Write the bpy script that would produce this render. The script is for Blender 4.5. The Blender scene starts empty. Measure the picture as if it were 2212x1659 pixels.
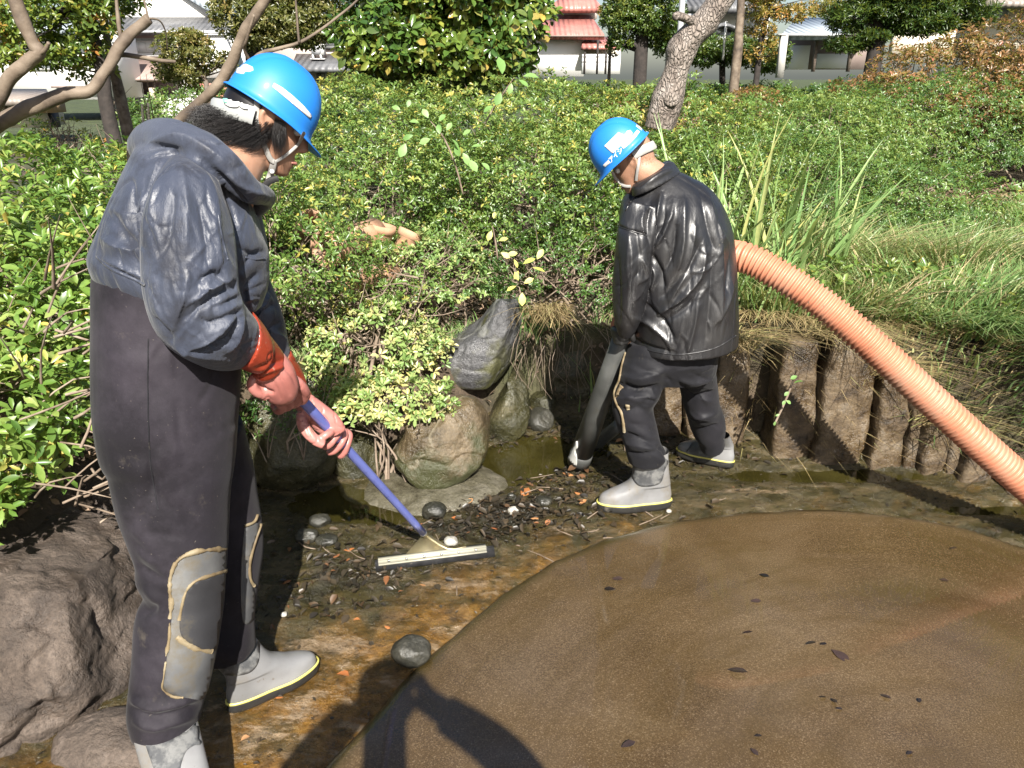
import bpy, bmesh, math, random
import numpy as np
from mathutils import Vector, Matrix
from mathutils.bvhtree import BVHTree
from mathutils.geometry import delaunay_2d_cdt

random.seed(7)
RNG = np.random.default_rng(11)
SC = bpy.context.scene
COL = SC.collection
R = math.radians

# ------------------------------------------------------------------ camera, light, exposure
CAM_H, PITCH, FD, CU, CV = 1.68, R(21.0), 1728.1, 1106.0, 829.5
cam_data = bpy.data.cameras.new("camera")
cam = bpy.data.objects.new("camera", cam_data)
COL.objects.link(cam)
cam.location = (0, 0, CAM_H)
cam.rotation_euler = (R(90) - PITCH, 0, 0)
cam_data.sensor_width = 36.0
cam_data.lens = 36.0 * 800.0 / 1024.0
cam_data.clip_start = 0.03
cam_data.clip_end = 2000.0
SC.camera = cam

SUN_DIR = Vector((0.128, -0.762, 0.634)).normalized()      # towards the sun
elev = math.asin(SUN_DIR.z)
world = bpy.data.worlds.new("World")
SC.world = world
world.use_nodes = True
wnt = world.node_tree
bg = wnt.nodes["Background"]
sky = wnt.nodes.new("ShaderNodeTexSky")
sky.sky_type = 'NISHITA'
sky.sun_disc = False
sky.sun_elevation = elev
sky.sun_rotation = math.atan2(SUN_DIR.x, SUN_DIR.y)
sky.air_density = 1.0
sky.dust_density = 2.0
sky.ozone_density = 1.0
wnt.links.new(sky.outputs[0], bg.inputs[0])
bg.inputs[1].default_value = 0.05
sun_data = bpy.data.lights.new("sun", 'SUN')
sun_data.energy = 5.0
sun_data.angle = R(0.5)
sun_data.color = (1.0, 0.95, 0.87)
sun = bpy.data.objects.new("sun", sun_data)
COL.objects.link(sun)
sun.rotation_euler = SUN_DIR.to_track_quat('Z', 'Y').to_euler()
sun.location = (2, -6, 9)
SC.cycles.max_bounces = 6
SC.cycles.diffuse_bounces = 2
SC.view_settings.view_transform = 'Standard'
SC.view_settings.look = 'None'
SC.view_settings.gamma = 1.0
SC.view_settings.use_curve_mapping = False
SC.view_settings.exposure = 1.6

# ------------------------------------------------------------------ geometry helpers
CP, SP = math.cos(PITCH), math.sin(PITCH)
CAMV = np.array([0.0, 0.0, CAM_H])
FWD, UPV, RT = np.array([0, CP, -SP]), np.array([0, SP, CP]), np.array([1.0, 0, 0])

def ray(u, v):
    return FWD + (u - CU) / FD * RT - (v - CV) / FD * UPV

def P(u, v, y):                      # the point at distance y (metres into the scene) seen at photo position u, v
    d = ray(u, v)
    return CAMV + d * (y / d[1])

def G(u, v, z=0.0):                  # the point at height z seen at photo position u, v
    d = ray(u, v)
    return CAMV + d * ((z - CAM_H) / d[2])

def proj(p):
    q = np.asarray(p) - CAMV
    zc = np.maximum(q @ FWD, 1e-4)
    return CU + FD * q[..., 0] / zc, CV - FD * (q @ UPV) / zc

def nrm(v):
    v = np.asarray(v, float)
    return v / max(np.linalg.norm(v), 1e-9)

def nrmN(v):
    return v / np.maximum(np.linalg.norm(v, axis=-1, keepdims=True), 1e-9)

def _hash(i, seed):
    i = i.astype(np.int64)
    h = (i[..., 0] * 374761393 + i[..., 1] * 668265263 + i[..., 2] * 2147483647 + seed * 974634777) & 0xFFFFFFFF
    h = ((h ^ (h >> 13)) * 1274126177) & 0xFFFFFFFF
    h = h ^ (h >> 16)
    return (h & 0xFFFF) / 32767.5 - 1.0

def vnoise(p, seed=0):
    p = np.asarray(p, float)
    i = np.floor(p); f = p - i
    f = f * f * (3 - 2 * f)
    out = 0
    for dx in (0, 1):
        for dy in (0, 1):
            for dz in (0, 1):
                w = (f[..., 0] if dx else 1 - f[..., 0]) * (f[..., 1] if dy else 1 - f[..., 1]) * (f[..., 2] if dz else 1 - f[..., 2])
                out = out + w * _hash(i + np.array([dx, dy, dz]), seed)
    return out

def fbm(p, seed=0, octv=4, gain=0.5):
    p = np.asarray(p, float)
    a, s, t = 1.0, 0, 0
    for k in range(octv):
        s = s + a * vnoise(p * (2 ** k), seed + k * 17); t += a; a *= gain
    return s / t

def sstep(a, b, x):
    t = np.clip((x - a) / (b - a), 0, 1)
    return t * t * (3 - 2 * t)

def smooth_rows(rows, sub):
    rows = np.asarray(rows, float)
    n = len(rows)
    if n < 3 or sub < 2:
        return rows
    out = []
    for i in range(n - 1):
        p0, p1, p2, p3 = rows[max(i - 1, 0)], rows[i], rows[i + 1], rows[min(i + 2, n - 1)]
        for k in range(sub):
            t = k / sub
            out.append(0.5 * (2 * p1 + (p2 - p0) * t + (2 * p0 - 5 * p1 + 4 * p2 - p3) * t * t + (3 * p1 - p0 - 3 * p2 + p3) * t ** 3))
    out.append(rows[-1])
    return np.array(out)

def loft(cs, As, Bs, n=24, cap=True, ex=2.0):
    cs, As, Bs = map(np.asarray, (cs, As, Bs))
    m = len(cs)
    t = np.linspace(0, 2 * math.pi, n, endpoint=False)
    c, s = np.cos(t), np.sin(t)
    if ex != 2.0:
        c = np.sign(c) * np.abs(c) ** (2 / ex); s = np.sign(s) * np.abs(s) ** (2 / ex)
    V = (cs[:, None, :] + c[None, :, None] * As[:, None, :] + s[None, :, None] * Bs[:, None, :]).reshape(-1, 3)
    F = []
    for i in range(m - 1):
        for j in range(n):
            k = (j + 1) % n
            F.append((i * n + j, i * n + k, (i + 1) * n + k, (i + 1) * n + j))
    if cap:
        V = np.vstack([V, cs[0], cs[-1]])
        a, b = m * n, m * n + 1
        for j in range(n):
            k = (j + 1) % n
            F.append((a, k, j)); F.append((b, (m - 1) * n + j, (m - 1) * n + k))
    return V, F

def sil(rows, n=28, sub=4, ex=2.0, cap=True):
    """loft through rows (uL, vL, uR, vR, y, depth radius[, yR]) given as photo outline plus real distance."""
    q = []
    for r in rows:
        yR = r[6] if len(r) > 6 else r[4]
        a, b = P(r[0], r[1], r[4]), P(r[2], r[3], yR)
        q.append(np.concatenate([a, b, [r[5]]]))
    q = smooth_rows(q, sub)
    a, b, d = q[:, :3], q[:, 3:6], q[:, 6]
    c = (a + b) / 2
    A = (b - a) / 2
    T = np.gradient(c, axis=0)
    B = nrmN(np.cross(nrmN(T), A))
    for i in range(1, len(B)):
        if B[i] @ B[i - 1] < 0: B[i] = -B[i]
    return loft(c, A, B * d[:, None], n, cap, ex)

def limb(pts, rad, n=16, sub=4, cap=True):
    q = smooth_rows([list(p) + ([r, r] if np.isscalar(r) else list(r)) for p, r in zip(pts, rad)], sub)
    c = q[:, :3]
    T = nrmN(np.gradient(c, axis=0))
    ref = np.array([0, 0, 1.0]) if abs(T[0][2]) < 0.9 else np.array([1.0, 0, 0])
    A = []
    a = nrm(np.cross(T[0], ref))
    for t in T:
        a = nrm(a - t * (a @ t)); A.append(a)
    A = np.array(A); B = np.cross(T, A)
    return loft(c, A * q[:, 3:4], B * q[:, 4:5], n, cap)

def ball(c, r, n=16, m=12):
    r = np.broadcast_to(np.asarray(r, float), (3,))
    th = np.linspace(0.0, math.pi, m)
    V = []
    for t in th[1:-1]:
        for k in range(n):
            a = 2 * math.pi * k / n
            V.append((math.sin(t) * math.cos(a), math.sin(t) * math.sin(a), math.cos(t)))
    F = []
    for i in range(m - 3):
        for k in range(n):
            l = (k + 1) % n
            F.append((i * n + k, (i + 1) * n + k, (i + 1) * n + l, i * n + l))
    top, bot = len(V), len(V) + 1
    V += [(0, 0, 1), (0, 0, -1)]
    for k in range(n):
        l = (k + 1) % n
        F.append((top, k, l)); F.append((bot, (m - 3) * n + l, (m - 3) * n + k))
    return np.array(V) * r + np.asarray(c), F

def box(c, s, rot=None):
    x, y, z = np.asarray(s, float) / 2
    V = np.array([(-x, -y, -z), (x, -y, -z), (x, y, -z), (-x, y, -z), (-x, -y, z), (x, -y, z), (x, y, z), (-x, y, z)])
    if rot is not None:
        V = V @ np.asarray(rot).T
    F = [(0, 3, 2, 1), (4, 5, 6, 7), (0, 1, 5, 4), (1, 2, 6, 5), (2, 3, 7, 6), (3, 0, 4, 7)]
    return V + np.asarray(c, float), F

def quad(*pts):
    return np.array(pts, float), [tuple(range(len(pts)))]

def join(*vf):
    V, F, o = [], [], 0
    for v, f in vf:
        V.append(np.asarray(v, float)); F += [tuple(i + o for i in q) for q in f]; o += len(v)
    return np.vstack(V), F

def Rz(a):
    c, s = math.cos(a), math.sin(a)
    return np.array([[c, -s, 0], [s, c, 0], [0, 0, 1.0]])

def Rx(a):
    c, s = math.cos(a), math.sin(a)
    return np.array([[1.0, 0, 0], [0, c, -s], [0, s, c]])

def Ry(a):
    c, s = math.cos(a), math.sin(a)
    return np.array([[c, 0, s], [0, 1.0, 0], [-s, 0, c]])

# ------------------------------------------------------------------ objects
def mesh(name, vf, smooth=True):
    me = bpy.data.meshes.new(name)
    v, f = vf
    me.from_pydata(np.asarray(v, float).tolist(), [], [tuple(int(i) for i in q) for q in f])
    if smooth and len(me.polygons):
        me.polygons.foreach_set("use_smooth", np.ones(len(me.polygons), bool))
    me.update()
    return me

def fast_mesh(name, V, idx, nper, smooth=False, tint=None):
    """many equal polygons with nper corners each"""
    me = bpy.data.meshes.new(name)
    V = np.asarray(V, np.float32); idx = np.asarray(idx, np.int32).ravel()
    nf = len(idx) // nper
    me.vertices.add(len(V)); me.vertices.foreach_set("co", V.ravel())
    me.loops.add(len(idx)); me.loops.foreach_set("vertex_index", idx)
    me.polygons.add(nf)
    me.polygons.foreach_set("loop_start", np.arange(0, nf * nper, nper, dtype=np.int32))
    if smooth:
        me.polygons.foreach_set("use_smooth", np.ones(nf, bool))
    if tint is not None:
        at = me.attributes.new("tint", 'FLOAT', 'FACE')
        at.data.foreach_set("value", np.asarray(tint, np.float32))
    me.update(calc_edges=True)
    me.validate()
    return me

def wloc(o):
    l = Vector((0, 0, 0))
    while o is not None:
        l = l + o.location; o = o.parent
    return l

def put(name, me, m, parent=None, origin=None):
    """link a mesh built in world coordinates; top-level ones get an origin of their own"""
    if isinstance(me, tuple):
        me = mesh(name, me)
    o = bpy.data.objects.new(name, me)
    COL.objects.link(o)
    if m is not None:
        me.materials.clear(); me.materials.append(m)
    if parent is not None:
        o.parent = parent
        o.location = -wloc(parent)
    elif origin is not None:
        me.transform(Matrix.Translation(-Vector(origin)))
        o.location = origin
    return o

def tag(o, label=None, cat=None, group=None, kind=None):
    if label: o["label"] = label
    if cat: o["category"] = cat
    if group: o["group"] = group
    if kind: o["kind"] = kind
    return o

def thing(name, label, cat, loc, group=None):
    o = bpy.data.objects.new(name, None)
    COL.objects.link(o)
    o.empty_display_size = 0.1
    o.location = loc
    return tag(o, label, cat, group)

def single(name, vf, m, label, cat, group=None, origin=None):
    v = np.asarray(vf[0] if isinstance(vf, tuple) else [x.co for x in vf.vertices])
    if origin is None:
        origin = (float(v[:, 0].mean()), float(v[:, 1].mean()), float(v[:, 2].min()))
    return tag(put(name, vf, m, None, origin), label, cat, group)

def fuse(parts, voxel=0.006, iters=4, fac=0.5):
    """union of closed shapes as one smooth continuous mesh"""
    me = mesh("tmp", join(*parts), False)
    o = bpy.data.objects.new("tmp", me); COL.objects.link(o)
    md = o.modifiers.new("r", 'REMESH'); md.mode = 'VOXEL'; md.voxel_size = voxel; md.adaptivity = 0.0
    if iters:
        ms = o.modifiers.new("s", 'SMOOTH'); ms.factor = fac; ms.iterations = iters
    dg = bpy.context.evaluated_depsgraph_get()
    out = bpy.data.meshes.new_from_object(o.evaluated_get(dg))
    bpy.data.objects.remove(o); bpy.data.meshes.remove(me)
    out.polygons.foreach_set("use_smooth", np.ones(len(out.polygons), bool))
    return out

def verts_of(me):
    a = np.empty(len(me.vertices) * 3, np.float32); me.vertices.foreach_get("co", a)
    b = np.empty(len(me.vertices) * 3, np.float32); me.vertices.foreach_get("normal", b)
    return a.reshape(-1, 3).astype(float), b.reshape(-1, 3).astype(float)

def set_verts(me, v):
    me.vertices.foreach_set("co", v.astype(np.float32).ravel()); me.update()

def sculpt(me, strokes, k=1.0, cut=0.15, sharp=False):
    """raise (amp > 0) or press in (amp < 0) folds along strokes drawn over the garment: ([(u, v), ...], amp m, width px)"""
    v, n = verts_of(me)
    u_, v_ = proj(v)
    q = np.stack([u_, v_], 1)
    face = np.clip(np.sum(nrmN(CAMV - v) * n, 1), 0, 1)
    face = sstep(cut, 0.55, face)
    disp = np.zeros(len(v))
    for pts, amp, w in strokes:
        pts = smooth_rows(pts, 3)
        best = np.full(len(v), 1e9); tpos = np.zeros(len(v)); sgn = np.zeros(len(v))
        L = len(pts) - 1
        for i in range(L):
            a, b = pts[i], pts[i + 1]
            ab = b - a
            t = np.clip(((q - a) @ ab) / max(ab @ ab, 1e-6), 0, 1)
            d = np.linalg.norm(q - (a + t[:, None] * ab), axis=1)
            m = d < best
            best[m] = d[m]; tpos[m] = (i + t[m]) / L
            cr = ab[0] * (q[:, 1] - a[1]) - ab[1] * (q[:, 0] - a[0])
            sgn[m] = cr[m]
        env = np.sin(np.clip(0.12 + 0.76 * tpos, 0, 1) * math.pi) ** 0.7
        if sharp:                                   # a crisp fold: steep on one side, easing out on the other
            ww = np.where(sgn > 0, w * 1.25, w * 0.55)
            disp += amp * k * np.exp(-(best / ww) ** 1.25) * env
        else:
            disp += amp * k * np.exp(-(best / w) ** 2) * env
    set_verts(me, v + n * (disp * face)[:, None])

def rumple(me, amp, scale, seed=0, stretch=(1, 1, 1), octv=3):
    v, n = verts_of(me)
    set_verts(me, v + n * (amp * fbm(v * scale * np.array(stretch), seed, octv))[:, None])

def creases(me, amp, scale, seed, stretch=(1, 1, 1), width=0.10, cover=-0.05):
    """a net of sharp creases, as in crumpled coated cloth"""
    v, n = verts_of(me)
    q = v * scale * np.array(stretch)
    q = q + 0.35 * np.stack([fbm(q * 1.3, seed + 1, 2), fbm(q * 1.3, seed + 2, 2), fbm(q * 1.3, seed + 3, 2)], 1)
    f = np.abs(fbm(q, seed, 2)); g = fbm(v * scale * 0.45, seed + 50, 2)
    r = np.clip(1 - f / width, 0, 1) ** 1.6 * sstep(cover - 0.1, cover + 0.25, g)
    set_verts(me, v - n * (amp * r)[:, None])

def fine_folds(n, region, along, amp, w, seed):
    """many small folds scattered over a garment: region (u0, v0, u1, v1), along = usual direction in degrees"""
    rg = np.random.default_rng(seed)
    out = []
    for _ in range(n):
        u, v = rg.uniform(region[0], region[2]), rg.uniform(region[1], region[3])
        a = math.radians(along + rg.normal(0, 24)); L = rg.uniform(22, 75)
        b = a + rg.normal(0, 0.45)
        p1 = (u + math.cos(a) * L, v + math.sin(a) * L)
        out.append(([(u, v), p1, (p1[0] + math.cos(b) * L * .7, p1[1] + math.sin(b) * L * .7)], amp * rg.choice([-1, -1, 1]) * rg.uniform(.4, 1.2), w * rg.uniform(.7, 1.5)))
    return out

def bvh_of(me):
    v, _ = verts_of(me)
    return BVHTree.FromPolygons([tuple(x) for x in v], [tuple(p.vertices) for p in me.polygons])

def cast(bvh, u, v):
    d = Vector(nrm(ray(u, v)))
    loc, n, i, dist = bvh.ray_cast(Vector(CAMV), d)
    if loc is None:
        y = 2.0
        loc, n, i, dist = bvh.find_nearest(Vector(P(u, v, y)))
        return None, None
    if n.dot(d) > 0: n = -n
    return np.array(loc), np.array(n)

def ribbon(bvh, line, w, th=0.002, lift=0.0006, step=4.0, jit=0.0):
    """a seam, strap or bead of glue lying on a surface along a line drawn over it"""
    line = smooth_rows(line, 4)
    seg = np.linalg.norm(np.diff(line, axis=0), axis=1)
    s = np.concatenate([[0], np.cumsum(seg)])
    k = max(int(s[-1] / step), 2)
    t = np.linspace(0, s[-1], k + 1)
    uu, vv = np.interp(t, s, line[:, 0]), np.interp(t, s, line[:, 1])
    L, N = [], []
    for a, b in zip(uu, vv):
        l, n = cast(bvh, a, b)
        if l is not None: L.append(l); N.append(n)
    if len(L) < 3: return None
    L, N = np.array(L), np.array(N)
    for _ in range(2):
        N[1:-1] = (N[:-2] + N[1:-1] * 2 + N[2:]) / 4
    N = nrmN(N)
    T = nrmN(np.gradient(L, axis=0)); S = nrmN(np.cross(N, T))
    ww = w / 2 * (1 + 1.5 * jit * fbm(L * 70, 3, 2) + 0.25 * jit * RNG.uniform(-1, 1, len(L)))[:, None]
    V, F, m = [], [], len(L)
    prof = [(-1, -0.001), (-0.85, lift + th * 0.7), (0, lift + th), (0.85, lift + th * 0.7), (1, -0.001)]
    for a, h in prof:
        V.append(L + S * ww * a + N * h)
    V = np.vstack(V)
    for j in range(len(prof) - 1):
        for i in range(m - 1):
            F.append((j * m + i, j * m + i + 1, (j + 1) * m + i + 1, (j + 1) * m + i))
    for e in (0, m - 1):
        F.append(tuple(j * m + e for j in range(len(prof))))
    return V, F

def patch(bvh, poly, lift=0.0015, step=6.0, sub=4, sm=True):
    """a panel or sticker lying on a surface, its outline drawn over it"""
    poly = np.asarray(poly, float)
    if sm:
        poly = smooth_rows(np.vstack([poly, poly[:1]]), sub)[:-1]
    else:
        q_ = []
        for i in range(len(poly)):
            a_, b_ = poly[i], poly[(i + 1) % len(poly)]
            m_ = max(int(np.linalg.norm(b_ - a_) / step), 1)
            q_ += [a_ + (b_ - a_) * j / m_ for j in range(m_)]
        poly = np.array(q_)
    n = len(poly)
    lo, hi = poly.min(0), poly.max(0)
    pts = [tuple(p) for p in poly]
    inner = []
    for a in np.arange(lo[0] + step / 2, hi[0], step):
        for b in np.arange(lo[1] + step / 2, hi[1], step):
            inside = False
            j = n - 1
            for i in range(n):
                if (poly[i, 1] > b) != (poly[j, 1] > b) and a < (poly[j, 0] - poly[i, 0]) * (b - poly[i, 1]) / (poly[j, 1] - poly[i, 1] + 1e-9) + poly[i, 0]:
                    inside = not inside
                j = i
            if inside and np.min(np.linalg.norm(poly - (a, b), axis=1)) > step * 0.45:
                inner.append((a, b))
    allp = [Vector(p) for p in pts + inner]
    vs, es, fs, *_ = delaunay_2d_cdt(allp, [(i, (i + 1) % n) for i in range(n)], [], 1, 1e-4)
    V, ok, Nn = [], [], []
    for p in vs:
        l, nn = cast(bvh, p.x, p.y)
        ok.append(l is not None)
        V.append(l if l is not None else np.zeros(3)); Nn.append(nn if nn is not None else np.zeros(3))
    V, Nn = np.array(V), np.array(Nn)
    F = [tuple(f) for f in fs if all(ok[i] for i in f)]
    dep = np.linalg.norm(V - CAMV, axis=1)
    F = [f for f in F if max(dep[list(f)]) - min(dep[list(f)]) < 0.035]
    par = list(range(len(V)))                       # keep the largest connected piece
    def fnd(i):
        while par[i] != i:
            par[i] = par[par[i]]; i = par[i]
        return i
    for f in F:
        for i in f[1:]: par[fnd(i)] = fnd(f[0])
    cn = {}
    for f in F: cn[fnd(f[0])] = cn.get(fnd(f[0]), 0) + 1
    if cn:
        big_ = max(cn, key=cn.get); F = [f for f in F if fnd(f[0]) == big_]
    used = sorted({i for f in F for i in f}); mp = {a: i for i, a in enumerate(used)}
    V, Nn = V[used], Nn[used]; F = [tuple(mp[i] for i in f) for f in F]
    W = np.vstack([V + Nn * lift, V - Nn * 0.002])
    k = len(V)
    cnt = {}
    for f in F:
        for i in range(len(f)):
            e = (f[i], f[(i + 1) % len(f)])
            cnt[tuple(sorted(e))] = cnt.get(tuple(sorted(e)), []) + [e]
    skirt = [(e[0][1], e[0][0], e[0][0] + k, e[0][1] + k) for e in cnt.values() if len(e) == 1]
    return W, F + skirt
# ------------------------------------------------------------------ materials
def nt_new(name):
    m = bpy.data.materials.new(name); m.use_nodes = True
    nt = m.node_tree
    b = nt.nodes["Principled BSDF"]
    return m, nt, b

def nd(nt, typ, **kw):
    n = nt.nodes.new(typ)
    for k, v in kw.items():
        if k.startswith("i_"):
            key = k[2:].replace("_", " ")
            n.inputs[int(key) if key.isdigit() else key].default_value = v
        else:
            setattr(n, k, v)
    return n

def ramp(nt, src, stops, interp='LINEAR'):
    r = nt.nodes.new("ShaderNodeValToRGB")
    r.color_ramp.interpolation = interp
    el = r.color_ramp.elements
    stops = [(p, tuple(min(0.82, x * GAIN) for x in c[:3])) for p, c in stops]
    while len(el) < len(stops): el.new(0.5)
    for e, (p, c) in zip(el, stops):
        e.position = p
        e.color = (*c, 1) if len(c) == 3 else c
    if src is not None: nt.links.new(src, r.inputs[0])
    return r.outputs[0]

def gray(nt, src, a, b, lo=0.0, hi=1.0):
    n = nd(nt, "ShaderNodeMapRange", i_1=a, i_2=b, i_3=lo, i_4=hi)
    nt.links.new(src, n.inputs[0]); return n.outputs[0]

def coords(nt, kind='obj', stretch=(1, 1, 1)):
    if kind == 'pos':
        s = nt.nodes.new("ShaderNodeNewGeometry").outputs["Position"]
    else:
        s = nt.nodes.new("ShaderNodeTexCoord").outputs["Object"]
    if stretch != (1, 1, 1):
        mp = nd(nt, "ShaderNodeMapping"); mp.inputs["Scale"].default_value = stretch
        nt.links.new(s, mp.inputs[0]); s = mp.outputs[0]
    return s

def noise(nt, co, scale, detail=6, rough=0.55, dist=0.0):
    n = nd(nt, "ShaderNodeTexNoise", i_Scale=scale, i_Detail=detail, i_Roughness=rough, i_Distortion=dist)
    nt.links.new(co, n.inputs["Vector"]); return n.outputs["Fac"]

def voro(nt, co, scale, feature='F1', out="Distance", rnd=1.0):
    n = nd(nt, "ShaderNodeTexVoronoi", feature=feature, i_Scale=scale, i_Randomness=rnd)
    nt.links.new(co, n.inputs["Vector"]); return n.outputs[out]

def mixc(nt, fac, a, b, typ='MIX'):
    n = nd(nt, "ShaderNodeMix", data_type='RGBA', blend_type=typ)
    if hasattr(fac, "links"): nt.links.new(fac, n.inputs[0])
    else: n.inputs[0].default_value = fac
    for k, c in ((6, a), (7, b)):
        if hasattr(c, "links"): nt.links.new(c, n.inputs[k])
        else: n.inputs[k].default_value = (*[min(0.82, x * GAIN) for x in c], 1)
    return n.outputs[2]

def math_(nt, op, a, b=0.5):
    n = nd(nt, "ShaderNodeMath", operation=op)
    for k, c in ((0, a), (1, b)):
        if hasattr(c, "links"): nt.links.new(c, n.inputs[k])
        else: n.inputs[k].default_value = c
    return n.outputs[0]

def bump(nt, b, src, strength=0.5, dist=0.01):
    n = nd(nt, "ShaderNodeBump", i_Strength=strength, i_Distance=dist)
    nt.links.new(src, n.inputs["Height"])
    old = b.inputs["Normal"].links
    if old:
        nt.links.new(old[0].from_socket, n.inputs["Normal"])
    nt.links.new(n.outputs[0], b.inputs["Normal"])

def M(name, stops, scale=8, detail=6, rough=0.6, rough2=None, bmp=None, co='obj', stretch=(1, 1, 1), metal=0.0, coat=0.0, spec=0.5, sheen=0.0, dirt=None):
    m, nt, b = nt_new(name)
    c = coords(nt, co, stretch)
    f = noise(nt, c, scale, detail)
    if len(stops) == 1:
        col = None; b.inputs["Base Color"].default_value = (*[x * GAIN for x in stops[0]], 1)
    else:
        k = len(stops)
        col = ramp(nt, f, [(0.3 + 0.4 * i / (k - 1), s) for i, s in enumerate(stops)])
    if dirt:                          # (scale, lo, hi, colour)
        c0 = coords(nt, co)
        for dq in (dirt if isinstance(dirt, list) else [dirt]):
            d = gray(nt, noise(nt, c0, dq[0], 8, 0.7), dq[1], dq[2])
            col = mixc(nt, d, col if col is not None else stops[0], dq[3])
    if col is not None: nt.links.new(col, b.inputs["Base Color"])
    if rough2 is None:
        b.inputs["Roughness"].default_value = rough
    else:
        g = noise(nt, c, scale * 2.3, 5)
        nt.links.new(gray(nt, g, 0.35, 0.65, rough, rough2), b.inputs["Roughness"])
    b.inputs["Metallic"].default_value = metal
    b.inputs["Coat Weight"].default_value = coat
    b.inputs["Coat Roughness"].default_value = 0.15
    b.inputs["Specular IOR Level"].default_value = spec
    b.inputs["Sheen Weight"].default_value = sheen
    if bmp:                           # list of (scale, strength, dist[, stretch])
        for q in bmp:
            cc = coords(nt, co, q[3]) if len(q) > 3 else c
            bump(nt, b, noise(nt, cc, q[0], 6, 0.6), q[1], q[2])
    return m

def leaf_mat(name, stops, rough=0.34, trans=0.36, by='tint', spec=0.5):
    m, nt, b = nt_new(name)
    if by == 'tint':
        a = nd(nt, "ShaderNodeAttribute"); a.attribute_name = "tint"; src = a.outputs["Fac"]
    else:
        src = nt.nodes.new("ShaderNodeObjectInfo").outputs["Random"]
    k = len(stops)
    col = ramp(nt, src, [(i / (k - 1), s) for i, s in enumerate(stops)])
    n = noise(nt, coords(nt, 'pos'), 60, 3)
    col = mixc(nt, gray(nt, n, 0.3, 0.7, 0.0, 0.35), col, stops[0])
    nt.links.new(col, b.inputs["Base Color"])
    b.inputs["Roughness"].default_value = rough
    b.inputs["Specular IOR Level"].default_value = spec
    tr = nd(nt, "ShaderNodeBsdfTranslucent")
    tcol = mixc(nt, 0.5, col, (0.36, 0.42, 0.05), 'MIX')
    nt.links.new(tcol, tr.inputs["Color"])
    mx = nd(nt, "ShaderNodeMixShader"); mx.inputs[0].default_value = trans
    nt.links.new(b.outputs[0], mx.inputs[1]); nt.links.new(tr.outputs[0], mx.inputs[2])
    nt.links.new(mx.outputs[0], nt.nodes["Material Output"].inputs[0])
    return m

MT = {}
GAIN = 1.0
GAIN = 1.22
MT['azalea'] = leaf_mat('azalea leaves', [(0.024, 0.050, 0.013), (0.062, 0.118, 0.023), (0.116, 0.185, 0.041), (0.191, 0.247, 0.067), (0.369, 0.303, 0.067)])
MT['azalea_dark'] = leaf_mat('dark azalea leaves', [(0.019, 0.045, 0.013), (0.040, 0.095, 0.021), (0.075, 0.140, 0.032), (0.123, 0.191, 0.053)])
MT['azalea_pale'] = leaf_mat('yellow green leaves', [(0.060, 0.121, 0.035), (0.144, 0.220, 0.063), (0.239, 0.308, 0.107), (0.431, 0.396, 0.179), (0.442, 0.373, 0.124)])
MT['azalea_left'] = leaf_mat('broad azalea leaves', [(0.034, 0.079, 0.015), (0.082, 0.151, 0.026), (0.143, 0.224, 0.047), (0.233, 0.292, 0.079), (0.450, 0.336, 0.079)])
MT['azalea_leaf'] = leaf_mat('broad azalea leaf', [(0.048, 0.095, 0.018), (0.102, 0.174, 0.029), (0.165, 0.241, 0.053), (0.260, 0.303, 0.093)], by='obj')
MT['hedge'] = leaf_mat('hedge leaves', [(0.028, 0.067, 0.018), (0.068, 0.129, 0.029), (0.116, 0.185, 0.047), (0.191, 0.224, 0.067)])
MT['camellia'] = leaf_mat('camellia leaves', [(0.016, 0.037, 0.010), (0.034, 0.076, 0.016), (0.077, 0.125, 0.023), (0.199, 0.206, 0.040)], rough=0.2, trans=0.22)
MT['camellia_leaf'] = leaf_mat('camellia leaf', [(0.030, 0.057, 0.018), (0.078, 0.109, 0.030), (0.175, 0.160, 0.042), (0.430, 0.258, 0.058)], rough=0.18, trans=0.25, by='obj')
MT['red_leaf'] = leaf_mat('reddish autumn leaves', [(0.05, 0.04, 0.016), (0.15, 0.075, 0.03), (0.24, 0.12, 0.05), (0.15, 0.14, 0.045), (0.30, 0.10, 0.065)])
MT['tree_dark'] = leaf_mat('dark tree leaves', [(0.013, 0.029, 0.008), (0.032, 0.065, 0.014), (0.064, 0.100, 0.020), (0.128, 0.142, 0.031)])
MT['tree_olive'] = leaf_mat('olive tree leaves', [(0.041, 0.050, 0.017), (0.089, 0.095, 0.029), (0.163, 0.140, 0.045), (0.277, 0.180, 0.074)])
MT['tree_rust'] = leaf_mat('rust tree leaves', [(0.077, 0.083, 0.020), (0.179, 0.142, 0.031), (0.282, 0.153, 0.041), (0.333, 0.118, 0.051)])
MT['persimmon'] = leaf_mat('mixed persimmon leaves', [(0.02, 0.05, 0.012), (0.05, 0.09, 0.02), (0.10, 0.14, 0.025), (0.18, 0.20, 0.03), (0.30, 0.09, 0.03)])
MT['grass'] = leaf_mat('grass blades', [(0.046, 0.097, 0.030), (0.091, 0.170, 0.047), (0.144, 0.227, 0.077), (0.235, 0.261, 0.107), (0.471, 0.353, 0.214)], rough=0.42, trans=0.3)
MT['dry'] = leaf_mat('dry grass', [(0.10, 0.065, 0.03), (0.24, 0.17, 0.08), (0.36, 0.28, 0.14), (0.20, 0.24, 0.07)], rough=0.7, trans=0.15)
MT['iris'] = leaf_mat('iris blades', [(0.09, 0.17, 0.05), (0.16, 0.25, 0.09), (0.25, 0.32, 0.13), (0.38, 0.34, 0.13)], rough=0.4, trans=0.3, by='obj')
MT['weed'] = leaf_mat('weed leaf', [(0.090, 0.178, 0.044), (0.128, 0.230, 0.064), (0.165, 0.264, 0.088)], rough=0.5, trans=0.3, by='obj')
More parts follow.
